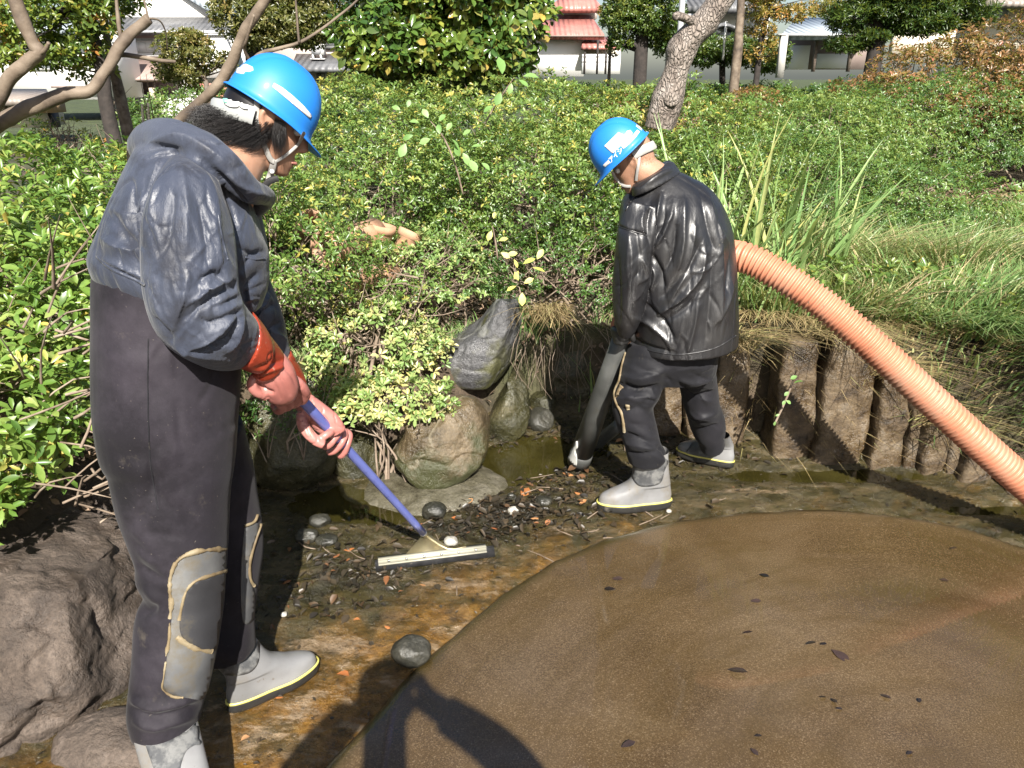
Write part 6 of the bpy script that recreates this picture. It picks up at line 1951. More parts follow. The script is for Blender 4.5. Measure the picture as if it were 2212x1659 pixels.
face_bits(root1, M1, head1)

def nape(rg):
    z = rg.uniform(-0.085, 0.010); a = rg.uniform(-2.1, 2.1)
    hw = np.interp(z, [-.1, -.06, 0, .05], [.045, .062, .074, .078])
    x = -0.02 - 0.083 * math.cos(a) * (0.70 if z < -0.05 else 1.0); y = hw * math.sin(a) * 1.05
    if abs(a) > 1.5: z = max(z, -0.02)
    return (x, y, z), nrm([-0.45 * math.cos(a) - 0.35, 0.35 * math.sin(a), -0.75])
MH1 = frame(R(28), R(37)); hc1 = P(588.1, 232.8, 1.85)
hair1 = strands(head1, M1, nape, 6500, 0.080, 3, 0.0009, (-0.55, 0, -0.1), 6, (MH1, hc1, 0.780))
def side(rg):
    s = -1 if rg.uniform() < .6 else 1
    return (rg.uniform(.012, .040), s * .0755, rg.uniform(-.012, .018)), nrm([0.30, s * 0.10, -1])
hs = strands(head1, M1, side, 900, 0.055, 4, 0.0008, (0.1, 0, -0.3), 6, (MH1, hc1, 0.780))
def cap1(rg):
    a, t = rg.uniform(0, 6.28), rg.uniform(0.2, 1)
    return (-.01 + .092 * math.cos(a) * t, .078 * math.sin(a) * t, .05 + .05 * (1 - t)), nrm([math.cos(a), math.sin(a), -1.4])
base_hair = ball((0, 0, 0), 1, 30, 24)
bv = base_hair[0].copy()
bv = bv[:, :] * np.array([.088, .079, .085]) + np.array([-.020, 0, .018])
bv[:, 0] = np.where(bv[:, 2] < .03, np.minimum(bv[:, 0], -.022 + .035 * np.abs(bv[:, 1]) * 0), bv[:, 0])
put("hair", join((bv @ M1.T + head1, base_hair[1]), hair1, hs), MT['hair'], root1)

# waders
w1 = [sil([(232, 470, 520, 500, 1.68, .155), (222, 540, 528, 580, 1.68, .16), (215, 600, 524, 660, 1.68, .165), (215, 745, 518, 740, 1.67, .165), (217, 840, 513, 830, 1.66, .165), (224, 920, 508, 900, 1.65, .165), (236, 985, 504, 985, 1.645, .15), (262, 1040, 500, 1040, 1.64, .10)], 40, 5),
      sil([(228, 940, 506, 930, 1.63, .13), (246, 1030, 499, 1020, 1.61, .12), (260, 1098, 492, 1090, 1.60, .115), (281, 1155, 489, 1150, 1.59, .11), (299, 1205, 486, 1215, 1.58, .105), (300, 1240, 484, 1250, 1.575, .10), (318, 1278, 481, 1285, 1.57, .095), (302, 1312, 478, 1324, 1.56, .095), (294, 1350, 472, 1365, 1.55, .095), (291, 1412, 464, 1415, 1.535, .095), (283, 1482, 450, 1484, 1.52, .095), (280, 1535, 436, 1528, 1.51, .092), (289, 1574, 430, 1560, 1.505, .085)], 36, 6),
      sil([(380, 930, 518, 930, 1.80, .11), (392, 1029, 545, 1025, 1.82, .105), (400, 1087, 555, 1085, 1.83, .10), (412, 1178, 567, 1176, 1.84, .095), (416, 1248, 560, 1248, 1.83, .09), (420, 1324, 549, 1322, 1.82, .085), (430, 1380, 549, 1372, 1.81, .082), (434, 1412, 552, 1400, 1.81, .08)], 30, 6)]
wm1 = fuse(w1, 0.006, 5)
rumple(wm1, 0.006, 5.0, 3, (1, 1, 0.6))
sculpt(wm1, fine_folds(14, (225, 620, 500, 1100), 80, .004, 9, 45) + fine_folds(16, (285, 1150, 480, 1560), 20, .003, 6, 25) + [
    (L_(z5, (850, 400), (900, 440), (980, 480)), -.010, 9), (L_(z5, (880, 330), (940, 370), (990, 380)), .008, 10), (L_(z5, (910, 560), (980, 620), (1010, 700)), .010, 12),
    (L_(z5, (850, 700), (930, 690), (990, 640)), -.010, 9), (L_(z5, (820, 1240), (960, 1290), (1230, 1220)), .012, 9), (L_(z5, (815, 1290), (960, 1350), (1240, 1270)), -.012, 8), (L_(z5, (840, 1370), (960, 1410), (1230, 1330)), .010, 8),
    (L_(z5, (1010, 1170), (1080, 1230), (1240, 1200)), -.008, 8), (L_(z4, (940, 620), (935, 900), (945, 1330), (990, 1600)), -.0025, 5), (L_(z4, (940, 1330), (960, 1450), (990, 1640)), -.005, 8),
    (L_(z4, (640, 640), (800, 720), (1000, 700)), .004, 30), (L_(z4, (700, 1280), (880, 1300), (1080, 1200)), -.005, 22), (L_(z4, (1480, 1000), (1380, 1150), (1200, 1300)), .005, 26), (L_(z4, (1450, 1380), (1300, 1420), (1150, 1500)), -.004, 20),
    (L_(z5, (740, 60), (900, 250), (1000, 350)), .006, 20), (L_(z5, (1130, 60), (1200, 180), (1380, 240)), -.005, 18)], 1.0)
wad1 = put("waders", wm1, MT['wader'], root1)
wb = bvh_of(wm1)
kp = put("knee_patch", patch(wb, L_(z5, (1393, 300), (1200, 315), (1110, 360), (1062, 440), (1050, 560), (1065, 700), (1050, 830), (1035, 960), (1020, 1090), (1010, 1160), (1060, 1205), (1130, 1220), (1255, 1222), (1310, 1050), (1350, 800), (1375, 600), (1390, 440)), 0.0022, 8), MT['kneepatch'], wad1)
put("knee_pad", patch(wb, L_(z5, (1388, 440), (1290, 470), (1200, 500), (1150, 560), (1130, 650), (1112, 740), (1120, 830), (1180, 890), (1320, 930), (1345, 800), (1370, 620)), 0.0048, 8), MT['kneepad'], wad1)
gl = [L_(z5, (1393, 303), (1290, 308), (1200, 322), (1112, 362), (1066, 435), (1052, 540), (1062, 640), (1052, 730)),
      L_(z5, (1052, 760), (1050, 850), (1030, 960)), L_(z5, (1028, 1000), (1016, 1090), (1008, 1165), (1060, 1208), (1130, 1222)),
      L_(z5, (1393, 438), (1290, 468), (1205, 500), (1152, 560), (1128, 640), (1110, 740)), L_(z5, (1095, 845), (1160, 890), (1230, 925), (1305, 935))]
for i, l in enumerate(gl):
    r_ = ribbon(wb, l, (0.010, 0.006, 0.005, 0.008, 0.012)[i], 0.003, 0.003, 3, 0.6)
    if r_: put("glue_line", r_, MT['glue'], wad1)
for l, w in ((L_(z5, (1590, 90), (1570, 135), (1510, 160)), .006), (L_(z5, (1612, 150), (1575, 260), (1545, 380), (1545, 480), (1570, 530)), .008)):
    r_ = ribbon(wb, l, w, 0.004, 0.002, 4, 0.35)
    if r_: put("glue_line", r_, MT['glue'], wad1)
kp2 = patch(wb, L_(z5, (1515, 160), (1580, 140), (1605, 180), (1560, 300), (1540, 480), (1570, 560), (1570, 700), (1545, 760), (1500, 740), (1490, 500), (1500, 300)), 0.002, 6)
put("knee_patch", kp2, MT['kneepatch'], wad1)
for l in (L_(z4, (938, 560), (935, 900), (950, 1330), (1000, 1640)),):
    r_ = ribbon(wb, l, .003, 0.0012, 0.0004, 5)
    if r_: put("seam", r_, MT['wader_dark'], wad1)

# boots
hl, tl = G(497, 1538, 0.004), G(686, 1440, 0.004)
bt = boot(root1, hl, tl, P(503, 1385, 1.83) - (hl + np.array([0.06, 0.05, 0.30])))
hl2 = G(408, 1850, 0.004); tl2 = hl2 + np.array([0.27, 0.05, 0])
bt2 = boot(root1, hl2 - np.array([.04, .03, 0]), tl2 - np.array([.04, .03, 0]), P(366, 1545, 1.505) - (hl2 + np.array([0.03, 0.0, 0.33])), shaft=0.34)
for b_, poly in ((bt, L_(z5, (1330, 870), (1450, 850), (1590, 830), (1605, 920), (1595, 1010), (1540, 1070), (1440, 1085), (1360, 1060), (1330, 960))),
                 (bt2, L_(z5, (878, 1440), (960, 1455), (1100, 1400), (1240, 1330), (1245, 1500), (1200, 1520), (1150, 1560), (1120, 1640), (1100, 1720), (980, 1700), (930, 1600)))):
    bv_ = bvh_of(b_.data) if False else None
    vv, _ = verts_of(b_.data)
    bb = BVHTree.FromPolygons([tuple(x) for x in vv], [tuple(p.vertices) for p in b_.data.polygons])
    try:
        put("shaft_panel", patch(bb, poly, 0.0018, 7), MT['boot_panel'], b_)
    except Exception as ex:
        print("panel", ex)

# jacket
j1 = [sil([(224, 600, 560, 668, 1.68, .150), (209, 566, 574, 622, 1.68, .172), (206, 532, 574, 588, 1.68, .178), (232, 480, 572, 545, 1.68, .178), (260, 425, 556, 495, 1.69, .175), (284, 375, 545, 455, 1.70, .165), (308, 338, 535, 412, 1.715, .145), (350, 312, 525, 385, 1.73, .11), (410, 305, 520, 372, 1.745, .08)], 40, 5),
      sil([(372, 345, 470, 392, 1.60, .05), (338, 405, 486, 432, 1.555, .072), (314, 480, 500, 495, 1.525, .080), (308, 565, 508, 575, 1.505, .080), (316, 640, 512, 632, 1.50, .080), (346, 712, 524, 662, 1.515, .078), (420, 774, 538, 674, 1.57, .068), (476, 787, 546, 684, 1.62, .060), (508, 770, 546, 698, 1.645, .046)], 32, 6),
      sil([(470, 430, 556, 470, 1.83, .06), (500, 520, 572, 555, 1.87, .066), (515, 600, 576, 610, 1.90, .066), (535, 660, 598, 655, 1.92, .062), (560, 725, 616, 706, 1.94, .056), (580, 785, 629, 766, 1.955, .05)], 26, 5),
      limb([P(560, 448, 1.86), P(575, 425, 1.72), P(535, 408, 1.63), P(480, 352, 1.595), P(425, 318, 1.60), P(360, 300, 1.64), P(322, 318, 1.72), P(345, 330, 1.82), P(430, 345, 1.90), P(520, 420, 1.90), P(560, 448, 1.86)], [.020, .020, .027, .033, .036, .040, .040, .036, .030, .024, .020], 14, 5)]
jm1 = fuse(j1, 0.0036, 6)
rumple(jm1, 0.005, 5.0, 5, (1.3, 1.3, 0.6))
S1 = []
for pts, a, w in [
    ([(1000, 1000), (985, 1200), (950, 1420)], .010, 16), ([(1150, 1060), (1185, 1300), (1180, 1560)], .010, 20), ([(1300, 1080), (1360, 1260), (1390, 1500)], .009, 16),
    ([(1105, 1240), (1065, 1480), (1020, 1600)], -.014, 9), ([(1260, 1290), (1300, 1480), (1320, 1640)], -.009, 10), ([(880, 1230), (840, 1340), (885, 1500)], -.016, 9), ([(910, 1250), (900, 1400), (880, 1600)], .010, 12),
    ([(700, 1330), (800, 1480), (900, 1560)], -.010, 12), ([(640, 1500), (760, 1560), (890, 1580)], .012, 14), ([(930, 1000), (1050, 960), (1200, 980), (1350, 1080)], -.012, 10),
    ([(960, 900), (1090, 850), (1230, 880), (1400, 1000)], .010, 14), ([(890, 960), (1000, 920), (1130, 935)], -.012, 8), ([(1290, 1010), (1450, 1160), (1600, 1330)], -.014, 9), ([(1400, 1130), (1480, 1300), (1510, 1480)], -.012, 10), ([(1450, 1110), (1540, 1180), (1680, 1230)], .010, 10),
    ([(1560, 1330), (1600, 1420), (1650, 1540)], .010, 12), ([(1520, 1560), (1600, 1600), (1670, 1590)], -.008, 7), ([(620, 1640), (750, 1700), (900, 1780)], -.008, 9)]:
    S1.append((L_(z1, *pts), a, w))
for pts, a, w in [
    ([(1190, 150), (1160, 340), (1110, 480)], .012, 16), ([(1270, 190), (1370, 140), (1440, 230)], -.016, 10), ([(1490, 240), (1320, 330), (1190, 430)], -.015, 10), ([(1450, 200), (1320, 250), (1220, 330)], .013, 11),
    ([(1540, 380), (1330, 470), (1270, 430)], -.014, 9), ([(1490, 410), (1330, 560), (1170, 640)], .015, 13), ([(1510, 430), (1450, 560), (1340, 610), (1200, 630)], -.013, 8), ([(1540, 420), (1500, 560), (1440, 640)], .011, 8),
    ([(1000, 430), (1070, 520), (1090, 600)], -.010, 9), ([(1080, 600), (1250, 660), (1420, 690)], .010, 12), ([(980, 200), (1000, 350), (1060, 480)], .009, 16), ([(640, 60), (760, 110), (900, 170)], .010, 12),
    ([(1640, 150), (1560, 260), (1600, 420)], -.012, 10), ([(1700, 300), (1640, 400), (1620, 520)], .010, 10), ([(1770, 460), (1700, 520), (1660, 620)], -.010, 8), ([(1660, 10), (1600, 40), (1560, 100)], -.01, 8), ([(1740, 520), (1800, 560), (1830, 620)], .008, 7)]:
    S1.append((L_(z4, *pts), a, w))
sculpt(jm1, [(p_, a_ * 0.95, w_ * 0.85) for p_, a_, w_ in S1], 1.0, 0.15, True)
sculpt(jm1, fine_folds(34, (315, 400, 500, 720), 84, .0032, 4.5, 5) + fine_folds(22, (370, 640, 540, 770), -35, .004, 4.5, 6) + fine_folds(16, (215, 420, 320, 600), 70, .0035, 4.5, 7) + fine_folds(14, (500, 430, 620, 760), 80, .0035, 4.5, 8) + fine_folds(10, (310, 280, 560, 430), 20, .003, 4, 9), 1.0, 0.15, True)
creases(jm1, 0.006, 5.5, 3, (1.4, 1.4, 0.5), 0.07, 0.05)
creases(jm1, 0.0028, 15.0, 13, (1.1, 1.1, 0.7), 0.08, 0.1)
jak1 = put("jacket", jm1, MT['nylon'], root1)
jb = bvh_of(jm1)
for l, w in ((L_(z1, (1380, 1350), (1400, 1480), (1440, 1640)), .004), (L_(z1, (1550, 1625), (1610, 1640), (1672, 1632)), .004), (L_(z4, (612, 40), (700, 118), (850, 186), (920, 226)), .006)):
    r_ = ribbon(jb, l, w, .0015, .0004, 5)
    if r_: put("seam", r_, MT['nylon'], jak1)

# gloves
def glove(root, cuff, hand, mat_c='glove'):
    hm = fuse(hand, 0.0029, 2)
    creases(hm, 0.0022, 26, 5, (1, 1, 1), 0.10, -0.1)
    g = put("glove", hm, MT['glove_palm'], root)
    cm_ = fuse(cuff, 0.0035, 3)
    creases(cm_, 0.004, 11, 8, (1, 1, 1), 0.10, -0.1)
    c = put("cuff", cm_, MT[mat_c], g)
    return g, c
Y1 = hy(618)
cuffR = [sil([(496, 779, 552, 680, 1.625, .072), (518, 788, 572, 704, 1.645, .066), (535, 790, 590, 735, 1.668, .055), (545, 803, 614, 772, 1.685, .048), (553, 808, 616, 782, 1.69, .042)], 28, 5)]
handR = [sil([(550, 802, 614, 770, 1.69, .040), (556, 822, 634, 796, 1.70, .040), (564, 842, 643, 822, 1.712, .036), (580, 862, 645, 842, 1.725, .028), (600, 868, 640, 856, 1.735, .018)], 26, 5)]
for i in range(4):
    k = P(644 - i * 17, 828 + i * 10, Y1 - .022 + .002 * i)
    a = P(660 - i * 17, 850 + i * 9, Y1 + .006); b_ = P(652 - i * 17, 866 + i * 7, Y1 + .030); t_ = P(634 - i * 15, 858 + i * 5, Y1 + .045)
    handR.append(finger([P(612 - i * 12, 806 + i * 8, Y1 - .028), k, a, b_, t_], [.012, .0135, .0125, .0115, .0095]))
handR.append(finger([P(568, 806, 1.685), P(550, 822, 1.672), P(549, 838, 1.672), P(562, 850, 1.682), P(575, 858, 1.695)], [.016, .0155, .0145, .013, .010]))
gR, cR = glove(root1, cuffR, handR)
sculpt(gR.data, [([(558, 826), (572, 842), (588, 848)], -.012, 4), ([(612, 792), (630, 812), (642, 836)], -.003, 4), ([(596, 800), (612, 824), (626, 852)], -.003, 4), ([(580, 806), (594, 832), (606, 860)], -.003, 4)], 1)
gb = bvh_of(cR.data)
r_ = ribbon(gb, [(549, 689), (540, 720), (526, 745), (508, 768)], .004, .002, .001, 3, .3)
if r_: put("cuff_edge", r_, MT['sticker'], cR)

Y2 = hy(700)
cuffL = [sil([(594, 792, 629, 766, 1.945, .050), (612, 815, 648, 800, 1.955, .046), (626, 838, 664, 832, 1.965, .040), (632, 866, 674, 852, 1.975, .036), (636, 874, 678, 862, 1.98, .034)], 24, 5)]
handL = [sil([(634, 872, 676, 858, Y2 + .012, .026), (648, 894, 702, 876, Y2 + .020, .026), (668, 916, 728, 896, Y2 + .024, .024), (690, 936, 744, 918, Y2 + .024, .020), (704, 946, 746, 930, Y2 + .024, .016)], 26, 5)]
fk = [((706, 925), (704, 940), (694, 948), (700, 956)), ((722, 926), (722, 948), (710, 962), (700, 966)), ((736, 928), (738, 956), (722, 974), (708, 978)), ((746, 932), (750, 960), (742, 980), (732, 986))]
for i, q in enumerate(fk):
    yy = hy(q[1][0])
    handL.append(finger([P(*q[0], yy + .012), P(q[0][0] + 8, q[0][1] + 8, yy - .004), P(*q[1], yy - .024), P(*q[2], yy - .026), P(*q[3], yy - .020)], [.0105, .0115, .0108, .0104, .0088]))
handL.append(finger([P(652, 892, Y2 + .0), P(654, 916, Y2 - .014), P(668, 938, Y2 - .024), P(686, 954, Y2 - .026), P(700, 962, Y2 - .026)], [.016, .0165, .0155, .014, .011]))
gL, cL = glove(root1, cuffL, handL)
gb = bvh_of(cL.data)
sculpt(cR.data, [(L_(z4, (1620, 760), (1700, 730), (1790, 700)), -.006, 7), (L_(z4, (1600, 780), (1700, 760), (1800, 730)), .006, 6)], 1)

# helmet
def helmet(root, M_, c, s):
    h = put("helmet", helmet_vf(M_, c, s), MT['helmet'], root)
    return h, bvh_of(h.data)
hel1, hb1 = helmet(root1, MH1, hc1, 0.780)
put("sticker", patch(hb1, L_(zh, (822, 433), (900, 478), (1000, 556), (1100, 650), (1172, 735), (1160, 768), (1080, 700), (980, 615), (880, 530), (803, 468)), 0.0022, 5, 2, False), MT['sticker'], hel1)
put("sticker", patch(hb1, L_(zh, (448, 292), (500, 262), (560, 258), (620, 285), (625, 310), (590, 325), (550, 322), (530, 345), (470, 340), (430, 330)), 0.0022, 5, 2, False), MT['sticker'], hel1)
def local_tube(M_, c, pts, rad, n=10, sub=5):
    v, f = limb(pts, rad, n, sub)
    return v @ M_.T + c, f
# head band that shows below the back of the helmet
hbv = []
for z in (-.004, .002, .030, .036):
    row = []
    for k in range(33):
        a = R(95) + R(170) * k / 32
        g = 0.006 if z in (.002, .030) else .002
        row.append((-.012 + (.106 + g) * math.cos(a), (.090 + g) * math.sin(a), z + .014 * math.sin(a) ** 2))
    hbv += row
hbf = [(i * 33 + k, i * 33 + k + 1, (i + 1) * 33 + k + 1, (i + 1) * 33 + k) for i in range(3) for k in range(32)]
MB1 = frame(R(15), R(20))
cb1 = head1 - M1[:, 2] * .022 - M1[:, 0] * .004
hbv = (np.array(hbv) * 0.90).tolist()
band = put("head_band", (np.array(hbv) @ MB1.T + cb1, hbf), MT['band'], hel1)
bb1 = BVHTree.FromPolygons([tuple(x) for x in np.array(hbv) @ MB1.T + cb1], hbf)
for nm, poly, m_, lf in (("adjuster", [(490, 203), (502, 200), (520, 206), (519, 228), (505, 232), (488, 225)], 'white_plastic', .004), ("adjuster_knob", [(488, 196), (498, 198), (494, 222), (484, 218)], 'mint', .007), ("buckle", [(524, 210), (541, 217), (536, 236), (519, 230)], 'white_plastic', .004)):
    try:
        q = patch(bb1, poly, lf, 4, 2)
        if len(q[1]) > 2: put(nm, q, MT[m_], hel1)
    except Exception as ex: print(nm, ex)
# chin straps
hv, hn = verts_of(bm1)
hbody = bvh_of(bm1)
def strap_line(bv, line, w, y_default, th=.0016, lift=.004):
    pts = smooth_rows(line, 4)
    out, last = [], y_default
    for u, v in pts:
        l, n = cast(bv, u, v)
        if l is not None and abs(l[1] - y_default) < .12:
            p = l + n * lift; last = p[1]
        else: p = P(u, v, last)
        out.append(p)
    out = np.array(out)
    for _ in range(3): out[1:-1] = (out[:-2] + 2 * out[1:-1] + out[2:]) / 4
    T = nrmN(np.gradient(out, axis=0)); vd = nrmN(CAMV - out); S = nrmN(np.cross(vd, T)); N = np.cross(T, S)
    V = np.vstack([out - S * w / 2, out - S * w / 2 * .8 + N * th, out + S * w / 2 * .8 + N * th, out + S * w / 2, out - N * th])
    m = len(out); F = []
    for j in range(5):
        k = (j + 1) % 5
        for i in range(m - 1): F.append((j * m + i, j * m + i + 1, k * m + i + 1, k * m + i))
    return V, F
put("chin_strap", strap_line(hbody, L_(zh, (665, 545), (665, 700), (690, 900), (730, 1050), (785, 1150), (820, 1170)), .012, 1.72), MT['strap'], hel1)
put("chin_strap", strap_line(hbody, L_(zh, (1108, 900), (1050, 990), (980, 1060), (900, 1130), (830, 1170)), .007, 1.74), MT['strap'], hel1)
put("chin_strap", strap_line(hbody, L_(zh, (815, 1165), (805, 1240), (785, 1310), (755, 1370)), .015, 1.74), MT['strap'], hel1)
sn = P(*zh(805, 1250), 1.70)
l, n = cast(hbody, *zh(805, 1250))
if l is not None: put("snap", ball(l + n * .007, .0055, 12, 8), MT['white_plastic'], hel1)
put("chin_cup", strap_line(hbody, L_(zh, (730, 1405), (770, 1365), (820, 1345), (860, 1335)), .014, 1.75), MT['black_plastic'], hel1)

# ============ the bending worker with the suction pipe
M2 = frame(R(180 - 12), R(31)) * 0.83
ear2 = P(1368, 356, 2.93)
head2 = ear2 - M2[:, 1] * 0.078 * -1 if False else ear2 - M2[:, 1] * 0.078
root2 = thing("person", "worker in a shiny black raincoat guiding the grey suction pipe, back to the camera", "person", tuple(G(1470, 1040, 0.0)), "workers in blue helmets cleaning the pond")
body2 = head_parts(M2, head2)
body2.append(limb([P(1445, 440, 3.0), P(1425, 395, 3.0), head2 - M2[:, 2] * .05 - M2[:, 0] * .02, head2], [.08, .062, .058, .06], 20, 5))
body2.append(sil([(1380, 800, 1540, 790, 3.0, .10), (1385, 690, 1575, 690, 3.0, .12), (1370, 560, 1570, 570, 3.0, .13), (1362, 480, 1555, 490, 3.0, .13), (1380, 430, 1530, 430, 3.0, .10), (1405, 400, 1480, 390, 3.0, .06)], 22, 4))
body2.append(limb([P(1385, 470, 2.9), P(1366, 560, 2.86), P(1360, 640, 2.87), P(1350, 712, 2.92), P(1352, 735, 2.94)], [.05, .045, .04, .03, .028], 14, 4))
body2.append(limb([P(1530, 460, 3.12), P(1545, 560, 3.2), P(1480, 640, 3.25), P(1400, 700, 3.2)], [.05, .045, .038, .03], 14, 4))
body2.append(limb([P(1400, 760, 2.98), P(1385, 850, 2.95), P(1380, 920, 2.95), P(1395, 990, 2.95), P(1402, 1050, 2.95)], [.08, .055, .045, .035, .025], 14, 4))
body2.append(limb([P(1500, 760, 3.08), P(1510, 850, 3.2), P(1525, 910, 3.27), P(1540, 960, 3.28)], [.08, .05, .035, .02], 14, 4))
bm2 = fuse(body2, 0.0055, 2)
put("body", bm2, MT['skin'], root2)
face_bits(root2, M2, head2)
def crop(rg):
    a, z = rg.uniform(-1.5, 1.5), rg.uniform(-.030, .08)
    hw = np.interp(z, [-.06, 0, .05, .09], [.064, .073, .077, .068])
    return (-.012 - .088 * math.cos(a), hw * math.sin(a), z), nrm([-math.cos(a) * .6, math.sin(a) * .6, -.7])
put("hair", strands(head2, M2, crop, 2500, 0.006, 9, 0.0004), MT['hair'], root2)

w2 = [sil([(1372, 690, 1560, 690, 3.0, .15), (1362, 755, 1552, 755, 3.0, .15), (1352, 800, 1546, 800, 3.02, .13)], 30, 4),
      sil([(1356, 740, 1470, 740, 2.97, .11), (1344, 785, 1455, 785, 2.96, .115), (1332, 828, 1440, 812, 2.95, .11), (1323, 860, 1427, 850, 2.94, .105), (1324, 893, 1410, 876, 2.94, .10), (1336, 930, 1419, 920, 2.94, .10), (1348, 962, 1428, 958, 2.93, .098), (1354, 988, 1438, 975, 2.93, .09), (1357, 1000, 1439, 992, 2.93, .085)], 30, 6),
      sil([(1445, 740, 1552, 740, 3.06, .11), (1455, 785, 1545, 768, 3.10, .11), (1465, 828, 1549, 826, 3.16, .105), (1472, 860, 1556, 876, 3.2, .10), (1485, 902, 1567, 905, 3.24, .095), (1497, 938, 1566, 924, 3.26, .09), (1508, 956, 1563, 938, 3.27, .085), (1512, 972, 1564, 956, 3.28, .08)], 28, 6)]
wm2 = fuse(w2, 0.007, 5)
sculpt(wm2, fine_folds(26, (1330, 770, 1430, 980), 15, .006, 5, 35) + fine_folds(18, (1465, 780, 1560, 930), 10, .006, 5, 36), 1.0, 0.15, True)
sculpt(wm2, [(L_(zr, (480, 690), (560, 720), (690, 700)), -.016, 8), (L_(zr, (480, 640), (580, 650), (720, 600)), .014, 10), (L_(zr, (420, 780), (540, 770), (700, 770)), .012, 9), (L_(zr, (420, 830), (520, 850), (600, 800)), -.010, 8),
             (L_(zr, (480, 1000), (560, 1030), (700, 1080)), -.012, 7), (L_(zr, (470, 1060), (570, 1080), (720, 1120)), .010, 7), (L_(zr, (470, 1110), (580, 1130), (720, 1090)), -.010, 5),
             (L_(zr, (840, 700), (900, 770), (1040, 730)), -.016, 8), (L_(zr, (820, 660), (920, 680), (1050, 640)), .012, 9), (L_(zr, (870, 880), (950, 900), (1090, 860)), .010, 8), (L_(zr, (890, 960), (980, 970), (1100, 930)), -.010, 7)], 1.35, 0.15, True)
rumple(wm2, 0.004, 9, 4)
wad2 = put("waders", wm2, MT['wader_dark'], root2)
wb2 = bvh_of(wm2)
for l, w in ((L_(zr, (480, 490), (455, 580), (440, 660), (408, 740), (420, 810), (455, 880), (470, 990)), .011), (L_(zr, (455, 700), (430, 740), (425, 770)), .02), (L_(zr, (490, 820), (492, 840), (495, 855)), .016)):
    r_ = ribbon(wb2, l, w, .004, .002, 3, .35)
    if r_: put("glue_line", r_, MT['glue'], wad2)
hA, tA = G(1446, 1094, 0.006), G(1290, 1100, 0.006)
bA = boot(root2, hA, tA, P(1398, 985, 2.93) - (hA + np.array([-0.075, 0.0, 0.25])), shaft=0.26)
hB_, tB = G(1582, 1010, 0.006), G(1462, 980, 0.006)
bB = boot(root2, hB_, tB, P(1536, 935, 3.27) - (hB_ + np.array([-0.06, 0.05, 0.24])), shaft=0.26)
for b_, poly in ((bA, L_(zr, (490, 1170), (730, 1160), (722, 1240), (700, 1310), (640, 1335), (570, 1335), (530, 1300), (505, 1230))), (bB, L_(zr, (900, 1060), (1060, 1010), (1075, 1060), (1065, 1130), (1030, 1152), (940, 1150), (860, 1130), (880, 1090)))):
    vv, _ = verts_of(b_.data)
    bb = BVHTree.FromPolygons([tuple(x) for x in vv], [tuple(p.vertices) for p in b_.data.polygons])
    try: put("shaft_panel", patch(bb, poly, 0.0018, 5), MT['boot_panel'], b_)
    except Exception as ex: print("panel", ex)

j2 = [sil([(1368, 752, 1592, 738, 2.98, .185), (1363, 700, 1594, 680, 2.98, .19), (1352, 620, 1592, 600, 2.985, .195), (1342, 550, 1588, 550, 2.99, .195), (1337, 490, 1580, 490, 3.0, .19), (1340, 445, 1560, 440, 3.0, .17), (1352, 420, 1530, 405, 3.0, .13), (1370, 405, 1490, 382, 3.0, .10), (1388, 400, 1468, 372, 3.0, .085)], 44, 5),
      sil([(1345, 438, 1425, 462, 2.90, .06), (1334, 495, 1412, 515, 2.865, .068), (1328, 558, 1404, 578, 2.845, .068), (1324, 620, 1398, 628, 2.85, .064), (1326, 676, 1386, 680, 2.87, .058), (1332, 716, 1368, 716, 2.905, .045)], 28, 6),
      sil([(1500, 430, 1560, 470, 3.12, .06), (1510, 540, 1580, 560, 3.2, .065), (1450, 620, 1510, 660, 3.26, .06), (1390, 680, 1420, 720, 3.22, .045)], 20, 5)]
jm2 = fuse(j2, 0.0046, 5)
rumple(jm2, 0.005, 5.0, 12, (1.5, 1.5, 0.4))
S2 = []
